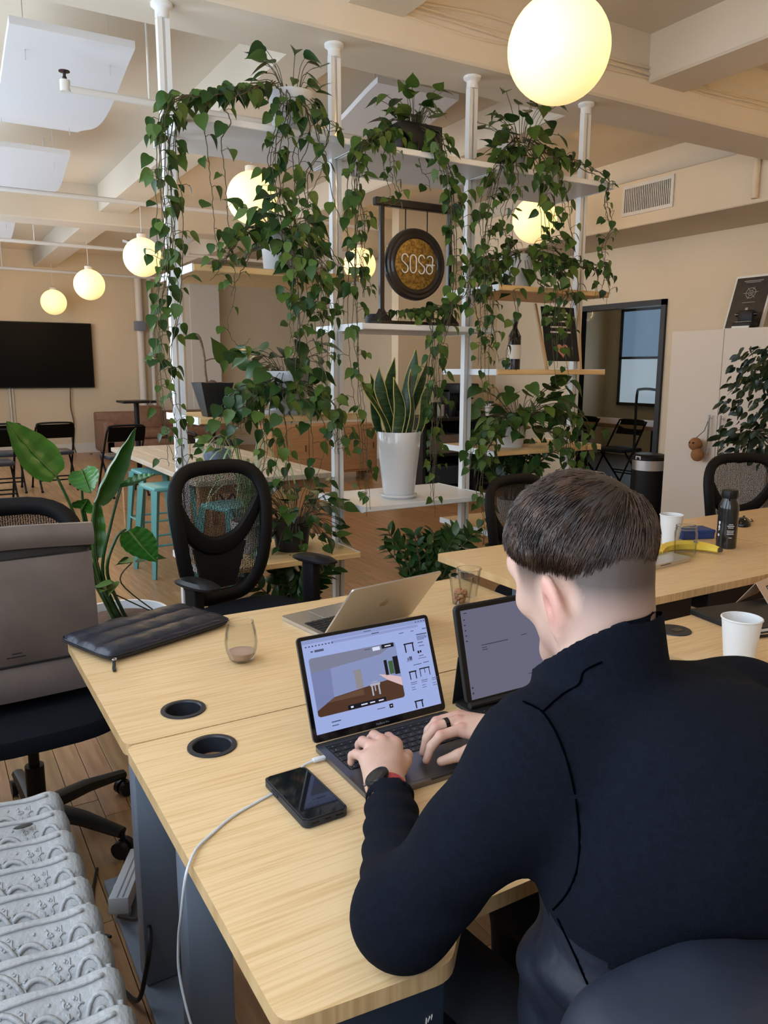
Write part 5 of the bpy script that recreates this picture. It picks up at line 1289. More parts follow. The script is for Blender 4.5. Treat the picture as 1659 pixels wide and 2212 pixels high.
def key_mesh(w, d):
    k = (round(w, 4), round(d, 4))
    if k not in key_m:
        m = MB(); m.rbox((-w/2, -d/2, 0), (w/2, d/2, 0.0013), 0.0009, 1)
        n0 = len(m.f); m.add([(-0.0012, -0.0015, 0.00135), (0.0012, -0.0015, 0.00135), (0.0012, 0.0012, 0.00135), (-0.0012, 0.0012, 0.00135)], [(0, 1, 2, 3)], 1)
        me = m.mesh('key'); me.materials.append(MATS['key_black']); me.materials.append(MATS['key_print']); me.polygons.foreach_set('material_index', m.mi); key_m[k] = me
    return key_m[k]
def laptop(name, label, w, d, loc, rz, tilt, mat, lid_h, screen=True, closed=False):
    """origin at hinge centre on the desk; base runs to -Y, lid leans to +Y by tilt"""
    t = thing(name, label, 'laptop', loc, rz, 'laptops on the desks')
    poly = rounded([(-w/2, -d), (w/2, -d), (w/2, 0.004), (-w/2, 0.004)], 0.012, 5)
    base = MB().prism(poly, 0.001, 0.0105).prism([(x*0.985, y*0.985-0.002) for x, y in poly], 0.0, 0.0012).build('base', mat, t, angle=40)
    MB().box((-w*0.45, -d*0.53, 0.0104), (w*0.45, -0.012, 0.0107)).build('key_well', 'key_black', base, smooth=False)
    MB().prism(rounded([(-w*0.21, -d+0.008), (w*0.21, -d+0.008), (w*0.21, -d*0.56), (-w*0.21, -d*0.56)], 0.006), 0.0104, 0.0108).build('trackpad', mat, base, angle=40)
    MB().rbox((-0.03, -d-0.0005, 0.0075), (0.03, -d+0.003, 0.0106), 0.001, 1).build('finger_notch', 'scr_bezel', base)
    rows = [(14, 0.010), (14, 0.0165), (14, 0.0165), (13, 0.0165), (12, 0.0165), (9, 0.0165)]
    y = -0.0165; kw = w*0.89
    for n, kd in rows:
        ws = [1.0]*n
        if n == 13: ws[0] = 1.75; ws[-1] = 1.75
        if n == 12: ws[0] = 2.2; ws[-1] = 2.2
        if n == 9: ws = [1, 1, 1, 1.25, 5.6, 1.25, 1, 1, 1]
        tot = sum(ws); x = -kw/2
        for q in ws:
            ww = kw*q/tot; link('key', key_mesh(ww-0.0026, kd-0.0022), base, loc=(x+ww/2, y-kd/2, 0.0107)); x += ww
        y -= kd+0.0012
    L = bpy.data.objects.new('lid', None); COL.objects.link(L); 
    COL.objects.unlink(L); bpy.data.objects.remove(L)
    LM = Matrix.Translation((0, 0.003, 0.0105)) @ Matrix.Rotation(PI/2-tilt, 4, 'X')     # local: x, y up the lid, z towards the viewer
    if closed: LM = Matrix.Translation((0, 0.0, 0.0112)) @ Matrix.Rotation(PI, 4, 'X')
    lp = rounded([(-w/2, 0.002), (w/2, 0.002), (w/2, lid_h), (-w/2, lid_h)], 0.010, 5)
    lid = MB().prism(lp, -0.0045, 0.0, LM).build('lid', mat, t, angle=40)
    return t, base, lid, LM
def quad(mb, LM, x0, x1, y0, y1, z): mb.add([LM @ Vector(p) for p in ((x0, y0, z), (x1, y0, z), (x1, y1, z), (x0, y1, z))], [(0, 1, 2, 3)])
def ui(parent, LM, name, mat, rects, z):
    mb = MB()
    for r_ in rects: quad(mb, LM, *r_, z)
    o = mb.build(name, mat, parent, smooth=False)
    if len(rects) > 2: o['kind'] = 'stuff'
    return o
LW, LD, LH = 0.304, 0.212, 0.203
lap, base, lid, LM = laptop('laptop', 'open grey laptop showing a room planner, under the person\'s hands', LW, LD, (0.739, 1.247, ZD), 0, math.radians(22), 'space_grey', LH)
MB().prism(rounded([(-LW/2+0.001, 0.003), (LW/2-0.001, 0.003), (LW/2-0.001, LH-0.001), (-LW/2+0.001, LH-0.001)], 0.009, 5), 0.0, 0.0008, LM).build('bezel', 'scr_bezel', lid, angle=40)
SX0, SX1, SY0, SY1 = -0.143, 0.143, 0.0165, 0.1955
U = lambda u: SX0+(SX1-SX0)*u
V = lambda v: SY1-(SY1-SY0)*v          # v runs down the screen
def R4(u0, u1, v0, v1): return (U(u0), U(u1), V(v1), V(v0))
scr = ui(lid, LM, 'screen', 'scr_page', [R4(0, 1, 0, 1)], 0.0010)
ui(scr, LM, 'browser_bar', 'scr_bar', [R4(0, 1, 0.0, 0.045), R4(0.22, 0.93, 0.055, 0.085)], 0.0012)
# picture of an empty room with a table
rm = rounded([(U(0.03), V(0.83)), (U(0.715), V(0.83)), (U(0.715), V(0.20)), (U(0.03), V(0.20))], 0.007, 4)
MB().prism(rm, 0.0011, 0.0013, LM).build('room_picture', 'scr_wall', scr, smooth=False)
def poly_ui(name, mat, pts, z): return MB().add([LM @ Vector((U(u), V(v), z)) for u, v in pts], [tuple(range(len(pts)))]).build(name, mat, scr, smooth=False)
poly_ui('room_ceiling', 'scr_ceil', [(0.035, 0.36), (0.18, 0.345), (0.58, 0.305), (0.71, 0.21), (0.70, 0.202), (0.05, 0.202), (0.033, 0.22)], 0.00135)
poly_ui('room_side_wall', 'scr_wall2', [(0.033, 0.36), (0.18, 0.345), (0.17, 0.66), (0.033, 0.76)], 0.00135)
poly_ui('room_floor', 'scr_floor', [(0.033, 0.76), (0.17, 0.655), (0.60, 0.60), (0.713, 0.68), (0.713, 0.81), (0.70, 0.828), (0.05, 0.828), (0.033, 0.81)], 0.00135)
poly_ui('room_rug', 'scr_rug', [(0.11, 0.70), (0.17, 0.66), (0.40, 0.635), (0.40, 0.70)], 0.0014)
poly_ui('room_sun_patch', 'scr_pink', [(0.54, 0.52), (0.62, 0.55), (0.713, 0.60), (0.713, 0.70), (0.60, 0.60)], 0.0014)
ui(scr, LM, 'room_door', 'scr_door', [R4(0.35, 0.405, 0.42, 0.625)], 0.0014)
ui(scr, LM, 'room_window', 'scr_dark', [R4(0.595, 0.62, 0.38, 0.55), R4(0.67, 0.712, 0.36, 0.56)], 0.0014)
ui(scr, LM, 'room_plant', 'scr_green', [R4(0.63, 0.667, 0.40, 0.545)], 0.0014)
ui(scr, LM, 'room_stool', 'scr_chair', [R4(0.455, 0.535, 0.605, 0.63), R4(0.462, 0.474, 0.63, 0.735), R4(0.488, 0.496, 0.63, 0.69), R4(0.516, 0.528, 0.63, 0.735), R4(0.47, 0.52, 0.585, 0.592)], 0.0015)
ui(scr, LM, 'dark_buttons', 'scr_dark', [R4(0.60, 0.70, 0.205, 0.25), R4(0.26, 0.56, 0.775, 0.825), R4(0.575, 0.605, 0.865, 0.91),
                                        R4(0.78, 0.865, 0.245, 0.26), R4(0.785, 0.795, 0.26, 0.35), R4(0.85, 0.86, 0.26, 0.35), R4(0.78, 0.845, 0.565, 0.58), R4(0.783, 0.791, 0.58, 0.66), R4(0.832, 0.84, 0.58, 0.66), R4(0.87, 0.96, 0.555, 0.568), R4(0.872, 0.878, 0.568, 0.65), R4(0.95, 0.956, 0.568, 0.65), R4(0.912, 0.917, 0.568, 0.62),
                                        R4(0.78, 0.855, 0.90, 0.915), R4(0.785, 0.795, 0.915, 0.985), R4(0.838, 0.848, 0.915, 0.985), R4(0.885, 0.90, 0.355, 0.385), R4(0.905, 0.918, 0.355, 0.38)], 0.0016)
ui(scr, LM, 'pale_buttons', 'scr_white', [R4(0.525, 0.585, 0.215, 0.255), R4(0.28, 0.30, 0.79, 0.81), R4(0.36, 0.41, 0.795, 0.808), R4(0.43, 0.47, 0.795, 0.808), R4(0.50, 0.54, 0.795, 0.808), R4(0.625, 0.675, 0.222, 0.235), R4(0.585, 0.595, 0.882, 0.893)], 0.0018)
tx = [R4(0.055, 0.075, 0.125, 0.14), R4(0.085, 0.155, 0.12, 0.145), R4(0.46, 0.51, 0.22, 0.23), R4(0.535, 0.57, 0.228, 0.24), R4(0.54, 0.60, 0.055, 0.066), R4(0.48, 0.54, 0.02, 0.028), R4(0.12, 0.19, 0.90, 0.912), R4(0.12, 0.17, 0.94, 0.95), R4(0.475, 0.54, 0.885, 0.893),
      R4(0.90, 0.99, 0.165, 0.178), R4(0.90, 0.98, 0.19, 0.196), R4(0.90, 0.99, 0.203, 0.209), R4(0.90, 0.985, 0.216, 0.222), R4(0.90, 0.96, 0.229, 0.235), R4(0.90, 0.945, 0.26, 0.27), R4(0.905, 0.95, 0.30, 0.308), R4(0.89, 0.93, 0.41, 0.418), R4(0.88, 0.95, 0.44, 0.446), R4(0.83, 0.90, 0.50, 0.508), R4(0.915, 0.965, 0.495, 0.503),
      R4(0.76, 0.80, 0.115, 0.123), R4(0.86, 0.885, 0.115, 0.123), R4(0.96, 0.995, 0.11, 0.12)]
for i in range(3): tx += [R4(0.78+0.09*i, 0.835+0.09*i, 0.69+0.0*i, 0.697), R4(0.78+0.09*i, 0.83+0.09*i, 0.71, 0.716), R4(0.78+0.09*i, 0.81+0.09*i, 0.745, 0.751), R4(0.78+0.09*i, 0.815+0.09*i, 0.77, 0.776)]
tx += [R4(0.79, 0.80, 0.41, 0.44), R4(0.805, 0.83, 0.40, 0.44), R4(0.78, 0.83, 0.445, 0.45)]
for i in range(9): tx.append(R4(0.02+0.025*i, 0.033+0.025*i, 0.068, 0.082))
for i in range(4): tx.append(R4(0.91+0.024*i, 0.922+0.024*i, 0.018, 0.030))
ui(scr, LM, 'page_text', 'scr_text', tx, 0.0017)
me = lettering('bezel_lettering', 'MacBook Pro', 0.0055, 'key_print', lid, LM @ Matrix.Translation((0, 0.0085, 0.0010)), 0.0001)
# silver laptop facing away
M('logo_grey', (0.42, 0.36, 0.28, 1), 0.25, metal=0.8)
lap2, b2, lid2, LM2 = laptop('laptop', 'open silver laptop seen from behind, fruit emblem on its lid', 0.304, 0.212, (1.025, 1.822, ZD), math.radians(180+8), math.radians(40), 'silver_alu', 0.206)
MB().prism(rounded([(-0.151, 0.003), (0.151, 0.003), (0.151, 0.205), (-0.151, 0.205)], 0.009, 5), 0.0, 0.0008, LM2).build('bezel', 'scr_bezel', lid2, angle=40)
ap = []
for i in range(40):
    a = 2*PI*i/40; x, y = math.cos(a), math.sin(a)
    r_ = 0.0135*(1+0.06*math.cos(2*a)) - 0.0030*math.exp(-((a-PI/2)/0.35)**2) - 0.0022*math.exp(-((a-3*PI/2)/0.28)**2)
    bx_, by_ = x*r_, y*r_*1.03
    d = math.hypot(bx_+0.0165, by_-0.002)
    if d < 0.0068: bx_ = -0.0165+(bx_+0.0165)/max(d, 1e-6)*0.0068
    ap.append((bx_, by_))
AM = LM2 @ Matrix.Translation((0, 0.105, -0.0047))
em = MB().prism(ap, -0.0001, 0.0003, AM)
em.prism([(-0.0005+0.0065*math.cos(a)*0.42+0.0028, 0.0185+0.0062*math.sin(a)+0.35*0.0065*math.cos(a)) for a in [2*PI*i/14 for i in range(14)]], -0.0001, 0.0003, AM)
em.build('emblem', 'logo_grey', lid2, smooth=False)
# closed silver laptop beside the head
laptop('laptop', 'closed silver laptop on the raised desk beside the head', 0.30, 0.21, (2.10, 1.93, 0.79), 0.1, 0, 'silver_alu', 0.21, closed=True)

# tablet on a keyboard case
M('case_black', (0.012, 0.012, 0.013, 1), 0.6)
tb = thing('tablet', 'tablet in a black keyboard case showing a grey page beside the laptop', 'tablet', (1.075, 1.235, ZD))
MB().prism(rounded([(-0.14, -0.17), (0.14, -0.17), (0.14, 0.05), (-0.14, 0.05)], 0.012), 0.0, 0.008).build('keyboard_case', 'case_black', tb, angle=40)
for r_ in range(4):
    for c2 in range(11): link('key', key_mesh(0.0195, 0.0185), tb, loc=(-0.115+c2*0.023, -0.025-r_*0.022, 0.008))
TM = Matrix.Translation((0, 0.0, 0.018)) @ Matrix.Rotation(PI/2-math.radians(15), 4, 'X')
MB().prism(rounded([(-0.14, 0), (0.14, 0), (0.14, 0.208), (-0.14, 0.208)], 0.014, 5), -0.010, 0.0, TM).build('tablet_body', 'case_black', tb, angle=40)
MB().add([TM @ Vector(p) for p in ((-0.14, 0.10, -0.010), (0.14, 0.10, -0.010), (0.14, 0.0, -0.055), (-0.14, 0.0, -0.055), (-0.14, 0.10, -0.013), (0.14, 0.10, -0.013), (0.14, -0.004, -0.058), (-0.14, -0.004, -0.058))], [(0, 1, 2, 3), (7, 6, 5, 4), (0, 4, 5, 1), (2, 6, 7, 3), (0, 3, 7, 4), (1, 5, 6, 2)]).build('stand_flap', 'case_black', tb, smooth=False)
MB().cyl((-0.136, -0.002, 0.016), (0.136, -0.002, 0.016), 0.007, 10).build('hinge', 'case_black', tb)
gl_ = MB().prism(rounded([(-0.136, 0.004), (0.136, 0.004), (0.136, 0.204), (-0.136, 0.204)], 0.011, 5), 0.0, 0.0008, TM).build('front_glass', 'scr_bezel', tb, angle=40)
def tr(x0, x1, y0, y1): return (-0.128+0.256*x0, -0.128+0.256*x1, 0.196-0.188*y1, 0.196-0.188*y0)
sc2 = ui(tb, TM, 'screen', 'tab_page', [tr(0, 1, 0, 1)], 0.001)
ui(sc2, TM, 'page_text', 'tab_text', [tr(0.03, 0.06, 0.03, 0.04), tr(0.17, 0.45, 0.42, 0.428), tr(0.17, 0.22, 0.45, 0.457), tr(0.17, 0.23, 0.475, 0.482), tr(0.60, 0.66, 0.40, 0.407), tr(0.62, 0.72, 0.86, 0.867)]+[tr(0.02, 0.035, 0.10+0.06*i, 0.115+0.06*i) for i in range(5)]+[tr(0.015, 0.03, 0.86, 0.88), tr(0.015, 0.03, 0.92, 0.94)], 0.0013)

# ------------------------------------------------------------------ phone and its cable
M('phone_glass', (0.006, 0.007, 0.010, 1), 0.05, coat=0.5)
M('case_navy', (0.014, 0.018, 0.026, 1), 0.45)
M('cable_white', (0.62, 0.64, 0.66, 1), 0.5)
ph = thing('smartphone', 'dark phone in a rugged black case lying face up beside the laptop', 'phone', (0.4985, 1.1005, ZD+0.0025), math.radians(1.5))
MB().prism(rounded([(-0.040, -0.080), (0.040, -0.080), (0.040, 0.080), (-0.040, 0.080)], 0.012, 5), 0.0, 0.0115).build('phone_case', 'case_navy', ph, angle=40)
MB().prism(rounded([(-0.0365, -0.0765), (0.0365, -0.0765), (0.0365, 0.0765), (-0.0365, 0.0765)], 0.010, 5), 0.0112, 0.0122).build('screen', 'phone_glass', ph, angle=40)
MB().tube([(0.0372*a, 0.0772*b, 0.0122) for a, b in ((-0.8, -1), (0.8, -1), (1, -0.9), (1, 0.9), (0.8, 1), (-0.8, 1), (-1, 0.9), (-1, -0.9))], 0.0012, 6, closed=True).build('screen_lip', 'case_black', ph)
MB().rbox((-0.006, -0.0812, 0.004), (0.006, -0.0795, 0.0075), 0.0008, 1).rbox((-0.03, -0.0812, 0.004), (-0.014, -0.0795, 0.007), 0.0008, 1).rbox((0.014, -0.0812, 0.004), (0.03, -0.0795, 0.007), 0.0008, 1).build('port', 'scr_bezel', ph)
MB().rbox((-0.0415, 0.02, 0.004), (-0.0395, 0.045, 0.008), 0.0006, 1).build('side_button', 'case_black', ph)
cbl = thing('charging_cable', 'white charging cable running under the phone and over the desk edge', 'cable', (0, 0, 0))
pts = [(0.567, 1.205, 0.7415), (0.545, 1.203, 0.7385), (0.53, 1.19, 0.7373), (0.50, 1.16, 0.7373), (0.462, 1.145, 0.7373), (0.42, 1.13, 0.7375), (0.374, 1.11, 0.738), (0.33, 1.08, 0.738), (0.30, 1.055, 0.739), (0.277, 1.02, 0.739), (0.268, 1.012, 0.72), (0.268, 1.04, 0.65), (0.275, 1.09, 0.57), (0.279, 1.11, 0.49), (0.285, 1.07, 0.42), (0.30, 1.00, 0.36), (0.31, 0.95, 0.20), (0.33, 1.1, 0.012), (0.45, 1.4, 0.006), (0.55, 1.75, 0.006)]
MB().tube(bez(pts, 6), 0.0022, 8).build('cord', 'cable_white', cbl)
MB().rbox((0.563, 1.2, 0.738), (0.588, 1.21, 0.745), 0.002, 2).build('plug', 'cable_white', cbl)

# ------------------------------------------------------------------ quilted sleeve
M('sleeve_navy', (0.008, 0.0115, 0.022, 1), 0.34, col2=(0.013, 0.0175, 0.031, 1), scale=30, bump=0.3, bscale=30)
slv = thing('laptop_sleeve', 'puffy navy laptop sleeve lying on the desk corner', 'sleeve', (0.484, 2.07, ZD), math.radians(21))
SW, SD = 0.385, 0.235
def puff(u, v, top):
    x = (u-0.5)*SW; y = (v-0.5)*SD
    e = min(1, (1-abs(2*u-1)**6))*min(1, (1-abs(2*v-1)**6)); e = max(e, 0)**0.35
    qd = 0.0075*abs(math.sin(v*3*PI))**0.5
    k = 1-0.055*(abs(2*u-1)**8)*(abs(2*v-1)**8)
    z = (0.016+e*(0.011+qd)+0.0008*math.sin(x*90+y*40)) if top else (0.012-e*0.011)
    return (x*k, y*k, z)
mb = MB(); nu, nv = 40, 48
mb.grid(lambda u, v: puff(u, v, True), nu, nv); mb.grid(lambda u, v: puff(u, v, False), nu, nv)
rim = [(i/nu, 0) for i in range(nu)]+[(1, j/nv) for j in range(nv)]+[(1-i/nu, 1) for i in range(nu)]+[(0, 1-j/nv) for j in range(nv)]
A = [puff(u, v, True) for u, v in rim]; Bq = [puff(u, v, False) for u, v in rim]; n = len(rim)
mb.add(A+Bq, [(i, (i+1) % n, n+(i+1) % n, n+i) for i in range(n)])
mb.build('quilted_shell', 'sleeve_navy', slv, angle=60)
MB().tube([(p[0]*1.003, p[1]*1.004, 0.014) for p in A], 0.0028, 6, closed=True).build('zip', 'case_black', slv)
MB().tube([(p[0]*1.002, p[1]*1.003, 0.0185) for p in A], 0.0022, 6, closed=True).build('piping', 'sleeve_navy', slv)
pl = MB().tube(bez([(-SW/2+0.012, -SD/2-0.004, 0.016), (-SW/2+0.004, -SD/2-0.012, 0.014), (-SW/2-0.002, -SD/2-0.02, 0.006), (-SW/2-0.012, -SD/2-0.034, 0.004), (-SW/2-0.02, -SD/2-0.05, 0.004)], 4), [0.003]*4+[0.0045]*13, 6, flat=0.5).build('zip_pull', 'case_black', slv)
MB().tube([(-SW/2+0.006+0.005*math.cos(a), -SD/2-0.01+0.005*math.sin(a), 0.016) for a in [2*PI*i/14 for i in range(14)]], 0.0013, 6, closed=True).build('ring', 'chrome', pl)

# ------------------------------------------------------------------ glasses and cups
M('milk_tea', (0.50, 0.33, 0.24, 1), 0.4)
def clear(name, label, prof, loc, mat='glass', cat='glass', n=32):
    t = thing(name, label, cat, loc); MB().lathe(prof, n, cap=False).build('glass_wall', mat, t); return t
clear_thin('thin_glass', (0.95, 0.955, 0.95, 1), 0.5)
g = clear('stemless_glass', 'stemless wine glass with a little milky drink in front of the sleeve', [(0.001, 0.002), (0.022, 0.002), (0.030, 0.008), (0.038, 0.03), (0.0405, 0.05), (0.038, 0.075), (0.032, 0.102), (0.0308, 0.102), (0.0366, 0.075), (0.039, 0.05), (0.0365, 0.03), (0.029, 0.011), (0.001, 0.007)], (0.632, 1.757, ZD), 'thin_glass')
MB().lathe([(0.001, 0.0075), (0.028, 0.011), (0.0345, 0.026), (0.001, 0.026)], 28, cap=False).build('drink', 'milk_tea', g)
MB().tube([(0.0314*math.cos(a), 0.0314*math.sin(a), 0.102) for a in [2*PI*i/32 for i in range(32)]], 0.0008, 6, closed=True).build('rim', 'glass', g)
M('nut', (0.30, 0.14, 0.07, 1), 0.6, col2=(0.42, 0.22, 0.11, 1), scale=60, rnd=0.3, bump=0.5, bscale=120)
for i, (q, nn, lab) in enumerate((((1.385, 1.875), 36, 'clear plastic cup half full of nuts behind the tablet'), ((1.455, 1.93), 0, 'empty clear plastic cup beside the nuts'))):
    g = clear('plastic_cup', lab, [(0.001, 0.002), (0.026, 0.002), (0.038, 0.088), (0.040, 0.090), (0.0385, 0.091), (0.0368, 0.088), (0.0252, 0.003)], (q[0], q[1], ZD), 'thin_glass', 'cup')
    MB().tube([(0.0395*math.cos(a), 0.0395*math.sin(a), 0.0905) for a in [2*PI*k_/28 for k_ in range(28)]], 0.0010, 6, closed=True).build('rim', 'glass', g)
    if nn:
        nm = MB(); nm.ball((0, 0, 0), (0.0100, 0.0072, 0.006), 8, 6); nme = nm.mesh('nut'); nme.materials.append(MATS['nut'])
        for k_ in range(nn):
            a = rl.uniform(0, 2*PI); zz2 = 0.009+0.0010*k_; rr_ = rl.uniform(0, 0.017+zz2*0.12)
            link('nut', nme, g, loc=(rr_*math.cos(a), rr_*math.sin(a), zz2), rot=(rl.uniform(0, 3), rl.uniform(0, 3), rl.uniform(0, 3)))
M('cup_paper', (0.82, 0.81, 0.79, 1), 0.6)
def papercup(label, loc, s=1.0):
    t = thing('paper_cup', label, 'cup', loc, 0, 'white paper cups')
    MB().lathe([(0.001, 0.003*s), (0.028*s, 0.003*s), (0.029*s, 0.0), (0.030*s, 0.0), (0.0425*s, 0.112*s), (0.0405*s, 0.112*s), (0.0285*s, 0.006*s), (0.001, 0.006*s)], 36, cap=False).build('cup_wall', 'cup_paper', t)
    MB().tube([(0.0425*s*math.cos(a), 0.0425*s*math.sin(a), 0.113*s) for a in [2*PI*k_/36 for k_ in range(36)]], 0.0022*s, 7, closed=True).build('rolled_rim', 'cup_paper', t)
papercup('white paper cup near the notebook, in front of the shoulder', (1.665, 1.118, ZD), 1.08)
papercup('white paper cup behind the glass jar on the raised desk', (2.43, 1.96, 0.79), 1.0)
g = clear('glass_jar', 'empty ribbed glass jar in front of the banana', [(0.001, 0.003), (0.036, 0.003), (0.038, 0.008), (0.039, 0.018), (0.038, 0.022), (0.039, 0.026), (0.038, 0.030), (0.039, 0.034), (0.038, 0.038), (0.039, 0.045), (0.040, 0.085), (0.036, 0.098), (0.036, 0.110), (0.0345, 0.110), (0.0345, 0.098), (0.038, 0.085), (0.0365, 0.03), (0.034, 0.006), (0.001, 0.006)], (2.315, 1.80, 0.79), 'thin_glass', 'jar')
MB().tube([(0.0355*math.cos(a), 0.0355*math.sin(a), 0.110) for a in [2*PI*k_/28 for k_ in range(28)]], 0.0018, 6, closed=True).tube([(0.0372*math.cos(a), 0.0372*math.sin(a), 0.100) for a in [2*PI*k_/28 for k_ in range(28)]], 0.0012, 6, closed=True).build('rim', 'glass', g)
M('banana_skin', (0.78, 0.55, 0.06, 1), 0.45, col2=(0.85, 0.62, 0.09, 1), scale=12)
M('banana_tip', (0.06, 0.04, 0.02, 1), 0.7)
bn = thing('banana', 'ripe yellow banana with a blue sticker beside the glass jar', 'banana', (2.36, 1.80, 0.79))
bp_ = bez([(-0.14, 0.03, 0.018), (-0.08, 0.06, 0.022), (0.0, 0.055, 0.022), (0.06, 0.01, 0.020), (0.075, -0.05, 0.018)], 6)
bp_ = [Vector((p.x, p.y, p.z)) for p in bp_]
MB().tube(bp_, [0.006+0.0135*math.sin(PI*(0.06+0.88*i/(len(bp_)-1)))**0.55 for i in range(len(bp_))], 6).build('peel', 'banana_skin', bn, angle=25)
MB().tube([bp_[-1], bp_[-1]+Vector((0.004, -0.012, 0.0))], [0.009, 0.006], 6).build('blossom_end', 'banana_tip', bn)
MB().tube([bp_[0], bp_[0]+Vector((-0.03, -0.008, 0.002))], [0.008, 0.006], 6).build('stalk', 'banana_skin', bn)
M('sticker_blue', (0.04, 0.13, 0.5, 1), 0.4)
MB().lathe([(0.001, 0), (0.008, 0), (0.008, 0.0008), (0.001, 0.0008)], 14, M4=Matrix.Translation((0.035, 0.018, 0.0385)) @ Matrix.Rotation(0.35, 4, 'X')).build('sticker', 'sticker_blue', bn)
M('bottle_black', (0.008, 0.008, 0.009, 1), 0.18, coat=0.5)
bt = thing('water_bottle', 'glossy black water bottle with white print on the raised desk', 'bottle', (2.565, 1.815, 0.79), math.radians(-55))
MB().lathe([(0.001, 0.0), (0.033, 0.0), (0.036, 0.003), (0.036, 0.150), (0.034, 0.165), (0.026, 0.182), (0.0245, 0.19), (0.001, 0.19)], 36).build('bottle_body', 'bottle_black', bt)
cp = MB().lathe([(0.001, 0.188), (0.027, 0.188), (0.028, 0.192), (0.028, 0.214), (0.026, 0.218), (0.001, 0.219)], 30).build('screw_cap', 'black_plastic', bt)
MB().tube(bez([(0.0, -0.027, 0.205), (0.0, -0.043, 0.21), (0.0, -0.043, 0.19), (0.0, -0.028, 0.185)], 4), 0.004, 6).build('carry_loop', 'black_plastic', cp)
M('print_white', (0.7, 0.7, 0.7, 1), 0.5)
lm = MB()
for i, (w_, z_) in enumerate(((0.016, 0.092), (0.026, 0.086), (0.020, 0.080), (0.026, 0.068), (0.024, 0.062), (0.026, 0.056), (0.012, 0.042))):
    n_ = 6; a0 = 0.25
    vs = []
    for k_ in range(n_+1):
        a = a0+(k_/n_-0.5)*w_/0.0363+0.1
        vs += [(0.0363*math.sin(a), -0.0363*math.cos(a), z_), (0.0363*math.sin(a), -0.0363*math.cos(a), z_+0.0022)]
    lm.add(vs, [(2*k_, 2*k_+2, 2*k_+3, 2*k_+1) for k_ in range(n_)])
lm.build('small_print', 'print_white', bt, smooth=False)
mk = MB()
for z0_, z1_, a0_, a1_ in ((0.092, 0.102, -0.98, -0.72), (0.084, 0.092, -0.92, -0.82), (0.076, 0.085, -0.98, -0.74), (0.066, 0.075, -0.94, -0.84), (0.070, 0.074, -0.84, -0.74), (0.046, 0.055, -0.98, -0.76)):
    mk.add([(0.0363*math.sin(a), -0.0363*math.cos(a), z) for a, z in ((a0_, z0_), (a1_, z0_), (a1_, z1_), (a0_, z1_))], [(0, 1, 2, 3)])
mk.build('side_mark', 'print_white', bt, smooth=False)
M('box_blue', (0.02, 0.055, 0.22, 1), 0.5)
bb = thing('blue_box', 'flat blue box standing behind the banana', 'box', (2.61, 2.0, 0.79), math.radians(-20))
MB().rbox((-0.07, -0.045, 0.0), (0.07, 0.045, 0.032), 0.003, 1).build('box_base', 'box_blue', bb); MB().rbox((-0.072, -0.047, 0.022), (0.072, 0.047, 0.036), 0.003, 1).build('lid', 'box_blue', bb)
ms = thing('computer_mouse', 'black wired mouse behind the water bottle', 'mouse', (3.0, 2.05, 0.79), math.radians(-60))
MB().ball((0, 0, 0.004), (0.032, 0.056, 0.032), 20, 14).build('shell', 'black_gloss', ms)
MB().cyl((-0.004, 0.03, 0.030), (0.004, 0.03, 0.030), 0.008, 10).build('scroll_wheel', 'grommet', ms)
MB().tube(bez([(0, 0.055, 0.008), (0.03, 0.10, 0.004), (0.02, 0.16, 0.003)], 5), 0.002, 6).build('cord', 'black_plastic', ms)

# notebook, pen and tent card on the neighbouring desk
M('notebook_black', (0.014, 0.013, 0.014, 1), 0.55)
nb = thing('notebook', 'closed black notebook beside the paper cup', 'notebook', (2.035, 1.325, ZD), math.radians(-9))
MB().rbox((-0.145, -0.105, 0.0), (0.145, 0.105, 0.004), 0.002, 1).rbox((-0.145, -0.105, 0.013), (0.145, 0.105, 0.017), 0.002, 1).rbox((-0.146, -0.105, 0.001), (-0.140, 0.105, 0.016), 0.002, 1).build('cover', 'notebook_black', nb)
MB().box((-0.14, -0.101, 0.004), (0.141, 0.101, 0.013)).build('pages', 'paper', nb, smooth=False)
MB().box((-0.146, -0.073, 0.0), (0.1455, -0.070, 0.0176)).build('elastic_band', 'black_gloss', nb, smooth=False)
pn = thing('pen', 'slim black and white pen lying along the notebook edge', 'pen', (1.90, 1.215, ZD+0.005), math.radians(-16))
MB().cyl((-0.03, 0, 0), (0.07, 0, 0), 0.0042, 10).build('barrel', 'black_gloss', pn); MB().cyl((-0.055, 0, 0), (-0.03, 0, 0), 0.0042, 10, r2=0.0042).build('grip', 'print_white', pn); MB().cyl((-0.072, 0, 0), (-0.055, 0, 0), 0.0008, 8, r2=0.0042).build('tip', 'banana_skin', pn)
M('card_cream', (0.62, 0.45, 0.32, 1), 0.6)
tc_ = thing('tent_card', 'folded paper tent card with a framed print by the notebook', 'card', (2.22, 1.42, ZD), math.radians(12))
MB().add([(-0.08, -0.055, 0), (0.08, -0.055, 0), (0.08, 0, 0.075), (-0.08, 0, 0.075), (-0.08, 0.055, 0), (0.08, 0.055, 0), (-0.08, -0.053, 0), (0.08, -0.053, 0), (0.08, 0, 0.073), (-0.08, 0, 0.073), (-0.08, 0.053, 0), (0.08, 0.053, 0)],
         [(0, 1, 2, 3), (3, 2, 5, 4), (6, 9, 8, 7), (9, 10, 11, 8), (0, 3, 9, 6), (3, 4, 10, 9), (1, 7, 8, 2), (2, 8, 11, 5)]).build('folded_card', 'card_cream', tc_, smooth=False)
def on_card(u0, u1, v0, v1, d): return [(u0, -0.055+0.055*v-d*0.8, 0.075*v+d*0.6) if False else (u, -0.055+0.055*v-d*0.8, 0.075*v+d*0.6) for u, v in ((u0, v0), (u1, v0), (u1, v1), (u0, v1))]
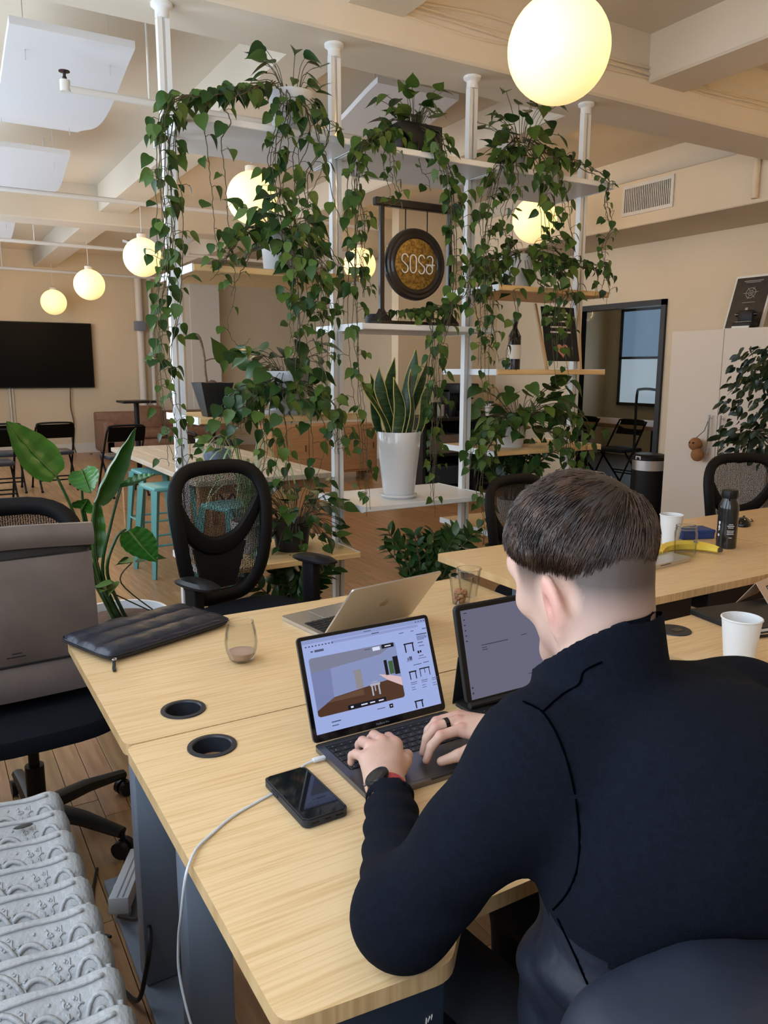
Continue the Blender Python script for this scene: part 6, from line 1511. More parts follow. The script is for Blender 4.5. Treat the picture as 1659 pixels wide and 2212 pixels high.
MB().add(on_card(-0.035, 0.06, 0.2, 0.78, 0.0006), [(0, 1, 2, 3)]).build('print_frame', 'black_gloss', tc_, smooth=False)
MB().add(on_card(-0.031, 0.056, 0.25, 0.73, 0.001), [(0, 1, 2, 3)]).build('print', 'paper', tc_, smooth=False)

# ------------------------------------------------------------------ ornate radiator
M('radiator_white', (0.42, 0.425, 0.43, 1), 0.40, col2=(0.50, 0.505, 0.51, 1), scale=18, bump=0.26, bscale=130)
M('radiator_chip', (0.05, 0.045, 0.04, 1), 0.7)
rad = thing('cast_iron_radiator', 'white ornate cast iron radiator with scrolled relief under the window', 'radiator', (0, 0, 0))
RX0, RX1, RZ = -0.13, 0.185, 0.60; PIT = 0.079
def sec_pt(x, v):
    """v 0..1 : front foot -> crest -> back, local y"""
    e = 1.0
    dx = max(0.0, (abs(x-(RX0+RX1)/2)-0.118)/0.0395); e = math.sqrt(max(0.0, 1-min(dx, 1)**2))
    crest = RZ-0.040*(1-e)+0.004*math.cos((x-0.03)*38)
    prof = ((-0.074, -0.30), (-0.076, -0.11), (-0.074, -0.075), (-0.062, -0.046), (-0.038, -0.020), (-0.006, 0.0), (0.005, -0.007), (0.008, -0.03), (0.008, -0.10), (0.008, -0.30))
    i = v*(len(prof)-1); k_ = min(int(i), len(prof)-2); f_ = i-k_
    y = prof[k_][0]*(1-f_)+prof[k_+1][0]*f_; z = prof[k_][1]*(1-f_)+prof[k_+1][1]*f_
    return Vector((x, y*(0.35+0.65*e), crest+z*(0.8+0.2*e)))
sm_ = MB().grid(lambda u, v: sec_pt(RX0+(RX1-RX0)*u, v), 40, 18)
for sx in (RX0, RX1):
    pass
sm_.box((RX0+0.02, -0.024, 0.07), (RX0+0.075, 0.024, 0.40)).box((RX1-0.075, -0.024, 0.07), (RX1-0.02, 0.024, 0.40)).box(((RX0+RX1)/2-0.027, -0.024, 0.07), ((RX0+RX1)/2+0.027, 0.024, 0.40))
sm_.box((RX0+0.015, -0.026, 0.05), (RX1-0.015, 0.026, 0.11))
secme = sm_.mesh('section'); secme.materials.append(MATS['radiator_white']); secme.shade_smooth()
def on_sec(x, q):   # q: 0 crest .. 1 lower front
    return sec_pt(x, (5.0-3.4*q)/9.0)+Vector((0, -0.0006, 0.0006))
rel = MB()
def spiral(cx, cq, r, turns, s, a0=0.0, w=0.0048):
    P = []
    for i in range(int(turns*14)+1):
        a = a0+s*i/14*2*PI; k_ = r*(1-0.85*i/(turns*14)); P.append(on_sec(cx+k_*math.cos(a), min(1.15, max(-0.1, cq-k_*math.sin(a)/0.075))))
    rel.tube(P, [w*(1-0.4*i/len(P)) for i in range(len(P))], 5)
spiral(RX1-0.040, 0.46, 0.026, 2.0, -1, 0.2)
spiral(RX0+0.040, 0.46, 0.026, 2.0, 1, PI-0.2)
mid = (RX0+RX1)/2
for cx in (mid-0.012,):
    for i in range(9):
        a = PI*(0.08+0.84*i/8); rel.tube([on_sec(cx+0.008*math.cos(a), 0.80), on_sec(cx+0.022*math.cos(a), 0.80-0.022*math.sin(a)/0.075), on_sec(cx+0.034*math.cos(a), 0.80-0.036*math.sin(a)/0.075)], [0.002, 0.004, 0.0056], 5)
    rel.tube([on_sec(cx+0.046*math.cos(a), 0.82-0.052*math.sin(a)/0.075) for a in [PI*i/18 for i in range(19)]], 0.0042, 5)
spiral(mid-0.035, 0.98, 0.012, 1.4, 1, 0.0, 0.0026); spiral(mid+0.012, 0.98, 0.012, 1.4, -1, PI, 0.0026)
rel.tube([on_sec(mid+0.045+0.035*math.cos(a), 0.95-0.05*math.sin(a)/0.075) for a in [PI*0.05+PI*0.6*i/14 for i in range(15)]], 0.0046, 5)
rel.tube([on_sec(mid+0.052+0.024*math.cos(a), 1.0-0.036*math.sin(a)/0.075) for a in [PI*0.05+PI*0.75*i/14 for i in range(15)]], 0.0036, 5)
rel.tube([on_sec(RX0+0.03+(RX1-RX0-0.06)*i/30, 0.06+0.012*math.sin(i*0.5)) for i in range(31)], 0.0040, 5)
rr2 = random.Random(9)
for i in range(60):
    x = rr2.uniform(RX0+0.05, RX1-0.06); q_ = rr2.uniform(0.15, 0.95); p = on_sec(x, q_); rel.ball(p, rr2.uniform(0.0016, 0.003), 6, 4)
for i in range(18):
    x = rr2.uniform(mid+0.02, RX1-0.05); q_ = rr2.uniform(0.25, 0.5); a = rr2.uniform(0, 6); rel.tube([on_sec(x, q_), on_sec(x+0.006*math.cos(a), q_+0.06*math.sin(a)), on_sec(x+0.010*math.cos(a+0.7), q_+0.12*math.sin(a+0.7))], 0.0018, 4)
relme = rel.mesh('scroll_relief'); relme.materials.append(MATS['radiator_white']); relme.shade_smooth()
for i in range(14):
    s_ = link('section', secme, rad, loc=(0, 0.585+i*PIT, 0)); link('scroll_relief', relme, s_)
MB().cyl((mid-0.1, 0.56, 0.09), (mid-0.1, 1.65, 0.09), 0.02, 10).cyl((mid, 0.56, 0.5), (mid, 1.65, 0.5), 0.02, 10).build('manifold_pipe', 'radiator_white', rad)
for yy_ in (0.6, 1.58):
    for sx in (RX0+0.04, RX1-0.04): MB().cyl((sx, yy_, 0), (sx, yy_, 0.08), 0.018, 10, r2=0.024).build('foot', 'radiator_white', rad)
MB().ball((0.10, 1.50, 0.597), (0.018, 0.006, 0.003), 8, 5).ball((0.04, 1.45, 0.58), (0.008, 0.006, 0.006), 8, 5).build('chipped_paint', 'radiator_chip', rad)

# ------------------------------------------------------------------ floor cables and power strip
M('strip_white', (0.55, 0.57, 0.60, 1), 0.4)
M('cable_black', (0.012, 0.012, 0.013, 1), 0.5)
ps = thing('power_strip', 'white power strip propped against the desk leg on the floor', 'power strip', (0.385, 2.03, 0.0), math.radians(-24))
PSM = Matrix.Rotation(math.radians(-8), 4, 'X')
MB().rbox((-0.026, -0.14, 0.03), (0.026, 0.14, 0.075), 0.004, 2, PSM).build('housing', 'strip_white', ps)
MB().rbox((-0.005, -0.138, 0.0752), (-0.001, 0.138, 0.0762), 0.0004, 1, PSM).rbox((0.009, -0.138, 0.0752), (0.013, 0.138, 0.0762), 0.0004, 1, PSM).build('groove', 'desk_steel', ps)
for k_ in range(4): MB().rbox((-0.03, -0.10+k_*0.055, 0.045), (-0.026, -0.07+k_*0.055, 0.068), 0.002, 1, PSM).build('socket', 'scr_bezel', ps)
MB().box((-0.02, -0.1, 0.0), (0.02, -0.08, 0.04)).box((-0.02, 0.08, 0), (0.02, 0.1, 0.03)).build('foot', 'strip_white', ps, smooth=False)
def floor_cable(label, pts, r=0.0055, mat='cable_black'): return tag(MB().tube(bez(pts, 7), r, 7).build('floor_cable', mat), label, 'cable', 'black cables on the floor')
floor_cable('thick black cable looping down from the power strip to the floor by the radiator', [(0.33, 1.90, 0.05), (0.35, 1.80, 0.10), (0.36, 1.72, 0.16), (0.345, 1.62, 0.17), (0.325, 1.60, 0.10), (0.31, 1.62, 0.03), (0.29, 1.7, 0.008), (0.24, 1.85, 0.008)])
floor_cable('black cable arcing between the desk legs above the floor', [(0.43, 2.08, 0.07), (0.50, 2.1, 0.18), (0.56, 2.02, 0.25), (0.58, 1.92, 0.22), (0.52, 1.90, 0.16), (0.45, 1.95, 0.09)], 0.005)
floor_cable('black cable running low behind the desk leg', [(0.42, 2.15, 0.05), (0.52, 1.98, 0.10), (0.58, 1.8, 0.03), (0.60, 1.6, 0.008), (0.56, 1.4, 0.008)], 0.005)
floor_cable('thin black cable lying across the floor beneath the desk front', [(0.42, 1.30, 0.008), (0.46, 1.27, 0.008), (0.55, 1.28, 0.008), (0.68, 1.36, 0.008), (0.8, 1.45, 0.008)], 0.006)
floor_cable('thin black cable curling beside the radiator end', [(0.30, 1.86, 0.03), (0.27, 1.95, 0.01), (0.30, 2.1, 0.008), (0.33, 2.2, 0.008)], 0.004)

# ------------------------------------------------------------------ the seated person
M('skin', (0.60, 0.37, 0.28, 1), 0.48, col2=(0.66, 0.42, 0.33, 1), scale=14, bump=0.05, bscale=220)
def _tinted(m):
    nt = m.node_tree; a = nt.nodes.new('ShaderNodeAttribute'); a.attribute_name = 'tint'; nt.links.new(a.outputs['Color'], nt.nodes['Principled BSDF'].inputs['Base Color'])
_tinted(MATS['skin'])
M('nail', (0.66, 0.42, 0.36, 1), 0.25)
M('hair_brown', (0.024, 0.0120, 0.0070, 1), 0.25, col2=(0.082, 0.043, 0.025, 1), scale=45, spec=0.65)
M('hair_under', (0.022, 0.014, 0.010, 1), 0.6)
M('fleece', (0.0030, 0.0046, 0.0090, 1), 0.95, col2=(0.0044, 0.0064, 0.0120, 1), scale=140, bump=0.3, bscale=600, spec=0.15)
M('nylon_navy', (0.0048, 0.0078, 0.0170, 1), 0.58, col2=(0.0070, 0.011, 0.0225, 1), scale=12, bump=0.35, bscale=28)
M('jacket_navy', (0.0065, 0.011, 0.0235, 1), 0.55, col2=(0.0090, 0.0145, 0.029, 1), scale=8, bump=0.3, bscale=14)
M('trouser_navy', (0.0060, 0.0080, 0.0135, 1), 0.8)
M('shoe_black', (0.01, 0.01, 0.01, 1), 0.5)
M('strap_red', (0.50, 0.045, 0.06, 1), 0.5)

pr = thing('person', 'short-haired person in a navy jacket typing on the open laptop', 'person', (0, 0, 0))
HC_ = np.array((0.691, 0.694, 1.224)); PD = math.radians(24); YW = math.radians(2)
hF = np.array((math.sin(-YW)*math.cos(PD), math.cos(YW)*math.cos(PD), -math.sin(PD))); hL = np.array((-math.cos(YW), -math.sin(YW)*0.0, 0.0))
hL = hL/np.linalg.norm(hL); hU = np.cross(hF, -hL)*1.0
hU = np.cross(-hL, hF); hU /= np.linalg.norm(hU)
RL_ = math.radians(-4); hL, hU = hL*math.cos(RL_)+hU*math.sin(RL_), hU*math.cos(RL_)-hL*math.sin(RL_)
HR = np.stack([hL, hF, hU], 1)                       # columns: left, forward, up
def hw(l, f, u): return HC_+HR@np.array((l, f, u))
NB = np.array((0.664, 0.616, 1.06))                  # neck base
Lsh, Rsh = np.array((0.568, 0.612, 1.012)), np.array((0.868, 0.572, 1.012))
Lel, Lwr = np.array((0.450, 0.715, 0.792)), np.array((0.572, 0.948, 0.792))
Rel, Rwr = np.array((1.02, 0.79, 0.794)), np.array((0.880, 1.012, 0.792))
def cranium(q):      # q in head coordinates
    d = ell(q, (0, -0.002, 0.008), (0.0705, 0.0905, 0.077))
    d = smin(d, ell(q, (0, 0.035, -0.055), (0.056, 0.058, 0.072)), 0.045)
    return d
def head_sdf(P):
    q = (P-HC_.astype(np.float32))@HR.astype(np.float32)
    d = cranium(q)
    d = smin(d, cap(q, (0.042, 0.012, -0.075), (0.012, 0.078, -0.118), 0.018, 0.017), 0.03)       # jaw line
    d = smin(d, cap(q, (-0.042, 0.012, -0.075), (-0.012, 0.078, -0.118), 0.018, 0.017), 0.03)
    d = smin(d, cap(q, (0.014, 0.080, -0.115), (-0.014, 0.080, -0.115), 0.016, 0.016), 0.02)      # chin
    d = smin(d, cap(q, (0.034, 0.074, 0.006), (-0.034, 0.074, 0.006), 0.016, 0.016), 0.02)        # brow
    for s in (-1, 1):
        d = smin(d, ell(q, (s*0.044, 0.058, -0.045), (0.020, 0.022, 0.018)), 0.02)                # cheekbone
        d = np.maximum(d, -(np.linalg.norm(q-np.array((s*0.031, 0.098, -0.016), np.float32), axis=1)-0.015))
    d = smin(d, cap(q, (0, 0.090, -0.010), (0, 0.113, -0.052), 0.009, 0.011), 0.012)              # nose
    for s in (-1, 1): d = smin(d, ell(q, (s*0.010, 0.103, -0.056), (0.008, 0.010, 0.007)), 0.006)
    d = smin(d, cap(q, (0.018, 0.089, -0.083), (-0.018, 0.089, -0.083), 0.006, 0.006), 0.008)     # lips
    d = smin(d, cap(q, (0.015, 0.088, -0.093), (-0.015, 0.088, -0.093), 0.006, 0.006), 0.008)
    for s in (-1, 1):                                                                            # ears
        c = np.array((s*0.0750, -0.012, -0.052), np.float32)
        ax = np.array([[0.90, s*0.42, 0], [-s*0.42, 0.90, 0.10], [0.0, -0.22, 0.97]], np.float32); ax /= np.linalg.norm(ax, axis=1)[:, None]
        e = ell(q, c, (0.0065, 0.0175, 0.031), ax.T)
        rim = np.abs(ell(q, c, (0.009, 0.0185, 0.032), ax.T)+0.003)-0.0042
        e = smin(e, np.maximum(rim, ((q-c)@ax[0])*-s-0.002), 0.004)
        e = np.maximum(e, -ell(q, c+np.array((s*0.012, 0.004, -0.003), np.float32), (0.011, 0.009, 0.015)))
        e = smin(e, ell(q, c+np.array((-s*0.003, 0.010, -0.027), np.float32), (0.006, 0.008, 0.010)), 0.006)     # lobe
        d = smin(d, e, 0.006)
    n0 = hw(0, -0.036, -0.035); n1 = NB+np.array((0, -0.01, -0.03))
    d = smin(d, cap(P, n0, n1, 0.053, 0.060), 0.030)
    return d
def torso_skin(P): return smin(cap(P, NB+np.array((0, -0.01, -0.02)), (0.70, 0.52, 0.92), 0.058, 0.10), cap(P, Lsh+np.array((0.02, 0, -0.02)), Rsh+np.array((-0.02, 0, -0.02)), 0.045, 0.045), 0.04)
def body_sdf(P): return smin(head_sdf(P), torso_skin(P), 0.02)
Vb, Fb = surface_nets(body_sdf, (0.50, 0.45, 0.84), (0.93, 0.84, 1.345), 0.0042)
# hands
def finger(pts, r): return [(np.array(pts[i]), np.array(pts[i+1]), r[i], r[i+1]) for i in range(len(pts)-1)]
def hand_sdf_factory(segs, palm, k=0.010):
    def fn(P):
        d = None
        for a, b, ra, rb in palm:
            e = cap(P, a, b, ra, rb); d = e if d is None else smin(d, e, 0.016)
        for f in segs:
            e = None
            for a, b, ra, rb in f:
                c = cap(P, a, b, ra, rb); e = c if e is None else smin(e, c, 0.004)
            d = smin(d, e, k*0.7)
        return d
    return fn
wl_ = np.array((0.594, 0.998, 0.790))
LMc = [np.array(p) for p in ((0.668, 1.092, 0.800), (0.646, 1.102, 0.806), (0.623, 1.098, 0.802), (0.603, 1.082, 0.793))]
LPc = [np.array(p) for p in ((0.678, 1.128, 0.791), (0.655, 1.141, 0.795), (0.629, 1.136, 0.792), (0.603, 1.114, 0.785))]
LTc = [np.array(p) for p in ((0.682, 1.146, 0.763), (0.658, 1.160, 0.764), (0.631, 1.154, 0.763), (0.602, 1.130, 0.762))]
lsegs = [finger([m, p, (p+t_)/2+np.array((0.001, 0.006, 0.002)), t_], [0.0105-0.0008*(i == 3), 0.0092-0.001*(i == 3), 0.0082-0.0008*(i == 3), 0.0072-0.0006*(i == 3)]) for i, (m, p, t_) in enumerate(zip(LMc, LPc, LTc))]
lsegs.append(finger([(0.624, 1.022, 0.782), (0.664, 1.052, 0.783), (0.688, 1.082, 0.774), (0.690, 1.108, 0.764)], [0.017, 0.0125, 0.0105, 0.0085]))
lpalm = [(Lwr-np.array((0.03, 0.06, 0)), wl_, 0.028, 0.026)]+[(wl_+np.array((0.010*(1-i*0.7), 0, 0)), m-np.array((0, 0.006, 0.004)), 0.021, 0.0125) for i, m in enumerate(LMc)]
wr_ = np.array((0.860, 1.040, 0.792))
RMc = [np.array(p) for p in ((0.797, 1.072, 0.801), (0.806, 1.096, 0.806), (0.820, 1.117, 0.803), (0.838, 1.131, 0.795))]
RPc = [np.array(p) for p in ((0.757, 1.078, 0.796), (0.763, 1.104, 0.800), (0.782, 1.128, 0.797), (0.806, 1.144, 0.789))]
RTc = [np.array(p) for p in ((0.724, 1.074, 0.7585), (0.734, 1.100, 0.7590), (0.757, 1.128, 0.7615), (0.785, 1.148, 0.7615))]
rsegs = [finger([m, p, (p*0.55+t_*0.45)+np.array((-0.006, 0, 0.003)), t_], [0.0105-0.0008*(i == 3), 0.0092-0.001*(i == 3), 0.0082-0.0008*(i == 3), 0.0070-0.0006*(i == 3)]) for i, (m, p, t_) in enumerate(zip(RMc, RPc, RTc))]
rsegs.append(finger([(0.842, 1.036, 0.784), (0.806, 1.036, 0.779), (0.772, 1.044, 0.769), (0.744, 1.056, 0.7595)], [0.017, 0.013, 0.0108, 0.0082]))
rpalm = [(Rwr+np.array((0.04, -0.06, 0)), wr_, 0.029, 0.026)]+[(wr_+np.array((0, 0.008*(i-1.2), 0)), m+np.array((0.006, -0.003, -0.004)), 0.021, 0.0125) for i, m in enumerate(RMc)]
lh, rh = hand_sdf_factory(lsegs, lpalm), hand_sdf_factory(rsegs, rpalm)
Vl, Fl = surface_nets(lh, (0.52, 0.87, 0.742), (0.72, 1.18, 0.835), 0.0024)
Vr, Fr = surface_nets(rh, (0.70, 0.93, 0.742), (0.95, 1.18, 0.835), 0.0024)
V_all = np.concatenate([Vb, Vl, Vr]); F_all = np.concatenate([Fb, Fl+len(Vb), Fr+len(Vb)+len(Vl)])
me = np_mesh('body', V_all, F_all)
me.materials.append(MATS['skin'])
qf = ((V_all-HC_)@HR)[F_all].mean(1); ear_f = (np.abs(qf[:, 0]) > 0.0730) & (np.abs(qf[:, 1]+0.013) < 0.023) & (np.abs(qf[:, 2]+0.053) < 0.040)

qh = (V_all-HC_)@HR
hairline = 0.006+0.50*qh[:, 1]
fade = np.clip((qh[:, 2]-(hairline-0.095))/0.075, 0, 1)**1.05
face = np.clip((qh[:, 1]-0.040)/0.02, 0, 1)*np.clip((0.07-np.abs(qh[:, 0]))/0.01, 0, 1)
fade = fade*(1-face)*np.clip((np.linalg.norm(qh-np.array((0.075, -0.008, -0.052)), axis=1)-0.026)/0.015, 0, 1)
beard = 0.22*np.clip((-0.070-qh[:, 2])/0.03, 0, 1)*np.clip((qh[:, 1]-0.0)/0.03, 0, 1)
st_v = np.clip(fade*1.0+beard, 0, 0.95); st_v[len(Vb):] = 0
fl_v = np.zeros(len(V_all))
for c in LMc+LPc+RMc+RPc: fl_v = np.maximum(fl_v, 0.55*np.exp(-(np.linalg.norm(V_all-c-np.array((0, 0, 0.008)), axis=1)/0.011)**2))
for c in LTc+RTc: fl_v = np.maximum(fl_v, 0.45*np.exp(-(np.linalg.norm(V_all-c, axis=1)/0.012)**2))
ear_c = np.stack([np.abs(qh[:, 0])-0.077, qh[:, 1]+0.013, qh[:, 2]+0.053], 1); ear_v = 0.70*np.clip((np.abs(qh[:, 0])-0.066)/0.012, 0, 1)*np.exp(-(np.linalg.norm(ear_c/np.array((1, 0.75, 1.1)), axis=1)/0.030)**4)
ear_v[len(Vb):] = 0; fl_v = np.maximum(fl_v, ear_v)
mott = 0.5+0.5*wob(V_all, 90, 1.0); base_c = np.array((0.60, 0.365, 0.275))*(1-mott[:, None])+np.array((0.665, 0.43, 0.335))*mott[:, None]
tint = base_c+(np.array((0.60, 0.25, 0.20))-base_c)*fl_v[:, None]; sv_ = (st_v*(1-np.clip(ear_v*2, 0, 1)))[:, None]
tint = tint*(1-sv_)+np.array((0.055, 0.040, 0.034))*sv_
me.attributes.new('tint', 'FLOAT_COLOR', 'POINT').data.foreach_set('color', np.concatenate([tint, np.ones((len(tint), 1))], 1).astype(np.float32).ravel())
link('body', me, pr)
# ear redness is skin colour: a thin flush on the ear comes from its own vertices
for nm, tip, up_ in (('thumb', (0.752, 1.053, 0.7665), (-0.5, 0.2, 0.85)),):
    z = Vector(up_).normalized(); x = Vector((-0.9, 0.4, -0.3)); x = (x-z*x.dot(z)).normalized(); y = z.cross(x); b = Vector(tip)
    MM = Matrix(((x.x, y.x, z.x, b.x), (x.y, y.y, z.y, b.y), (x.z, y.z, z.z, b.z), (0, 0, 0, 1)))
    MB().ball((0, 0, 0), (0.0075, 0.0058, 0.0014), 12, 8, M4=MM).build('fingernail', 'nail', pr)
M('eye_white', (0.7, 0.68, 0.66, 1), 0.2)
for s in (-1, 1):
    e = Vector(hw(s*0.030, 0.074, -0.016)); MB().ball(e, 0.0105, 14, 10).build('eye', 'eye_white', pr)
    MB().tube([Vector(hw(s*(0.014+0.030*i/8), 0.0905-0.014*(i/8)**2, 0.008+0.004*math.sin(i/8*PI))) for i in range(9)], [0.002+0.0022*math.sin(PI*(0.2+0.7*i/8)) for i in range(9)], 6).build('eyebrow', 'hair_under', pr)
# hair: close cap plus combed strands
def cap_h(q):       # thickness of the hair over the scalp
    hl = 0.002+0.50*q[:, 1]
    k = np.clip((q[:, 2]-hl)/0.085, 0, 1)
    return 0.0018+0.0115*k**0.75
def hair_sdf(P):
    q = (P-HC_.astype(np.float32))@HR.astype(np.float32)
    d = ell(q, (0, -0.002, 0.008), (0.0705, 0.0905, 0.077))-cap_h(q)*0.86
    cut = (0.002+0.50*q[:, 1])-q[:, 2]
    front_cut = q[:, 1]-0.078-0.12*np.clip(q[:, 2]-0.04, 0, 1)
    return np.maximum(np.maximum(d, cut), front_cut)
Vh, Fh = surface_nets(hair_sdf, HC_-0.135, HC_+0.14, 0.0042)
hm = np_mesh('hair', Vh, Fh); hm.materials.append(MATS['hair_under']); hair = link('hair', hm, pr)
rs = np.random.RandomState(5); sv = []; sf = []
WH = np.array((-0.022, -0.074, 0.060))              # whorl at the crown
EC, ER = np.array((0, -0.002, 0.008)), np.array((0.0705, 0.0905, 0.077))
def surf(p, h): 
    v = p-EC; n = v/ER; n = n/np.linalg.norm(n); s = EC+n*ER; g = (s-EC)/(ER*ER); g /= np.linalg.norm(g); return s+g*h, g
cnt = 0
while cnt < 7000:
    v = rs.normal(size=3); v /= np.linalg.norm(v); p = EC+v*ER
    hl = 0.002+0.5*p[1]
    if p[2] < hl+0.002 or p[1] > 0.076: continue
    cnt += 1
    k = min(1, max(0, (p[2]-hl)/0.055)); Ls = (0.016+0.038*k)*rs.uniform(0.75, 1.2)
    p, g = surf(p, 0.002); away = p-WH; away -= g*(away@g); dn = np.linalg.norm(away); away = away/max(dn, 1e-5)
    swirl = np.cross(g, away)*0.45*math.exp(-dn/0.05)
    side = np.array((0.45, 0.35, -0.15)) if p[2] > 0.05 else np.array((0.0, 0.10, -0.75))
    t_ = away*0.8+swirl+side*0.65+rs.normal(size=3)*0.16+np.sin(np.array((p[1]*70, p[0]*80, p[2]*60)))*0.14; nseg = 4; ht = cap_h(p[None, :])[0]; path = [p]; c_p = p
    for i in range(1, nseg+1):
        t_ = t_-g*(t_@g); t_ /= np.linalg.norm(t_)
        hgt = ht*(0.25+0.85*min(1, i/2.2))*rs.uniform(0.92, 1.10) + 0.0012*math.sin(p[0]*120+p[1]*90)
        c_p, g = surf(c_p+t_*Ls/nseg, hgt); path.append(c_p)
        t_ = t_+np.array((0, 0, -0.12))
    o0 = len(sv); r0_ = 0.00075*rs.uniform(0.7, 1.3)
    for i, q in enumerate(path):
        tt = path[min(i+1, nseg)]-path[max(i-1, 0)]; tt /= np.linalg.norm(tt); gg = (q-EC)/(ER*ER); gg /= np.linalg.norm(gg); bb_ = np.cross(tt, gg)
        rr_ = r0_*(1.0 if i < nseg-1 else (0.75 if i == nseg-1 else 0.12))
        for a in (0, 2.094, 4.189): sv.append(HC_+HR@(q+(gg*math.cos(a)+bb_*math.sin(a))*rr_))
    for i in range(nseg):
        for a in range(3): sf.append((o0+i*3+a, o0+i*3+(a+1) % 3, o0+i*3+3+(a+1) % 3, o0+i*3+3+a))
sm2 = bpy.data.meshes.new('hair_strands'); sm2.from_pydata([tuple(x) for x in sv], [], sf); sm2.shade_smooth(); sm2.materials.append(MATS['hair_brown'])
so = link('hair_strands', sm2, hair); so['kind'] = 'stuff'

# ------------------------------------------------------------------ jacket (top), collar, trousers
CA = np.array((0.662, 0.612, 1.045)); CD = np.array((0.09, 0.25, 0.965)); CD /= np.linalg.norm(CD)
def axis_cyl(P, a, d, r, h0, h1, th):
    q = P-a.astype(np.float32); t_ = q@d.astype(np.float32); rad_ = np.linalg.norm(q-t_[:, None]*d.astype(np.float32), axis=1)
    rr_ = r*(1.0+0.10*np.clip(1-t_/max(h1, 1e-6), 0, 1)); return np.maximum(np.abs(rad_-rr_)-th, np.maximum(h0-t_, t_-h1)), rad_, t_
def top_sdf(P):
    chest = ell(P, (0.712, 0.500, 0.900), (0.178, 0.135, 0.200))
    hump = ell(P, (0.716, 0.485, 0.985), (0.155, 0.105, 0.105))
    belly = ell(P, (0.695, 0.520, 0.735), (0.188, 0.150, 0.230))
    d = smin(smin(chest, hump, 0.06), belly, 0.06)
    d = smin(d, cap(P, NB+np.array((-0.01, -0.012, -0.012)), Lsh, 0.060, 0.066), 0.045)
    d = smin(d, cap(P, NB+np.array((0.01, -0.012, -0.012)), Rsh, 0.060, 0.066), 0.045)
    tuck = 0.006*wob(P, 15, 0.3)+0.0035*wob(P, 34, 2.0)
    # diagonal drag folds running from the armpit over the lower back
    s_ = (P[:, 0]-0.56)*0.5+(P[:, 2]-0.84)*1.0+(P[:, 1]-0.4)*0.2
    foldz = 0.007*np.sin(s_*62)*np.exp(-((P[:, 2]-0.80)/0.09)**2)
    d = d+tuck+foldz
    def sleeve(a, e, w, sd):
        u = cap(P, a, e, 0.070, 0.056); f = cap(P, e, w, 0.054, 0.0385)
        ax = (w-e)/np.linalg.norm(w-e); t_ = (P-e.astype(np.float32))@ax.astype(np.float32)
        ua = (e-a)/np.linalg.norm(e-a); tu = (P-a.astype(np.float32))@ua.astype(np.float32)
        wr1 = 0.0050*(0.62-np.abs(np.sin(t_*58+4*(P[:, 2]-0.79)*14+8*(P[:, 0]-0.5)+sd)))*np.clip((t_-0.05)/0.06, 0, 1)*np.clip((0.275-t_)/0.02, 0, 1)
        wr2 = 0.0045*np.sin(tu*48+(P[:, 0]-0.5)*30+sd)*np.clip((tu-0.10)/0.08, 0, 1)
        s2 = smin(u+wr2, f+wr1, 0.028)
        return s2+0.0025*wob(P, 28, sd)
    d = smin(d, sleeve(Lsh, Lel, Lwr, 0.0), 0.048)
    d = smin(d, sleeve(Rsh, Rel, Rwr, 2.0), 0.030)
    # soft quilting of the side panel
    sp_ = np.clip((0.60-P[:, 0])/0.04, 0, 1)*np.clip((0.86-P[:, 2])/0.04, 0, 1)*np.clip((P[:, 1]-0.44)/0.03, 0, 1)*np.clip((0.66-P[:, 1])/0.02, 0, 1)
    d = d+sp_*0.006*(0.6-np.abs(np.sin((P[:, 2]*0.9-P[:, 1]*0.5+0.02*wob(P, 22, 3.0))*48)))
    # armhole seam groove
    ua = (Lel-Lsh)/np.linalg.norm(Lel-Lsh); qa = ((P-Lsh.astype(np.float32))@np.array((-0.80, 0.22, -0.56), np.float32))
    d = d+0.0030*np.exp(-(qa/0.004)**2)*np.exp(-(np.linalg.norm(P-Lsh.astype(np.float32), axis=1)/0.16)**4)
    c, rad_, t_ = axis_cyl(P, CA, CD, 0.0690, -0.03, 0.14, 0.0060)
    fo = (P-CA.astype(np.float32))@np.array((-0.35, 0.88, -0.2), np.float32)
    c = np.maximum(c, t_-0.088+0.50*fo)
    d = np.maximum(d, -np.maximum(rad_-0.061, -(t_+0.02)))
    d = smin(d, c, 0.010)
    # open cuffs
    for w, e in ((Lwr, Lel), (Rwr, Rel)):
        ax = (w-e)/np.linalg.norm(w-e); t2 = (P-w.astype(np.float32))@ax.astype(np.float32); r2 = np.linalg.norm(P-w.astype(np.float32)-t2[:, None]*ax.astype(np.float32), axis=1)
        d = np.maximum(d, np.where(r2 < 0.075, t2-0.004, -1)); d = np.maximum(d, -np.maximum(r2-0.034, -(t2+0.02)))
    d = np.maximum(d, 0.60-P[:, 2])
    return np.maximum(d, 0.7365-P[:, 2]+np.where((P[:, 1] > 0.66) & ((P[:, 0] < 0.56) | (P[:, 1] > 0.75)), 0, -10))
Vt, Ft = surface_nets(top_sdf, (0.355, 0.335, 0.585), (1.115, 1.05, 1.17), 0.0062)
tm = np_mesh('jacket', Vt, Ft)
tm.materials.append(MATS['fleece']); tm.materials.append(MATS['nylon_navy'])
cen = Vt[Ft].mean(1).astype(np.float32)
armd = np.minimum(cap(cen, Lsh, Lel, 0.071, 0.063), cap(cen, Lel, Lwr, 0.06, 0.04))
side_p = (cen[:, 2] < 0.875-0.35*(cen[:, 0]-0.52)) & (cen[:, 0] < 0.60) & (cen[:, 1] > 0.455) & (armd > 0.012)
yoke = (np.linalg.norm(cen-np.array((0.612, 0.668, 1.062), np.float32), axis=1) < 0.052)
mi = np.zeros(len(Ft), np.int32); mi[side_p] = 1; tm.polygons.foreach_set('material_index', mi)
jk = link('jacket', tm, pr)
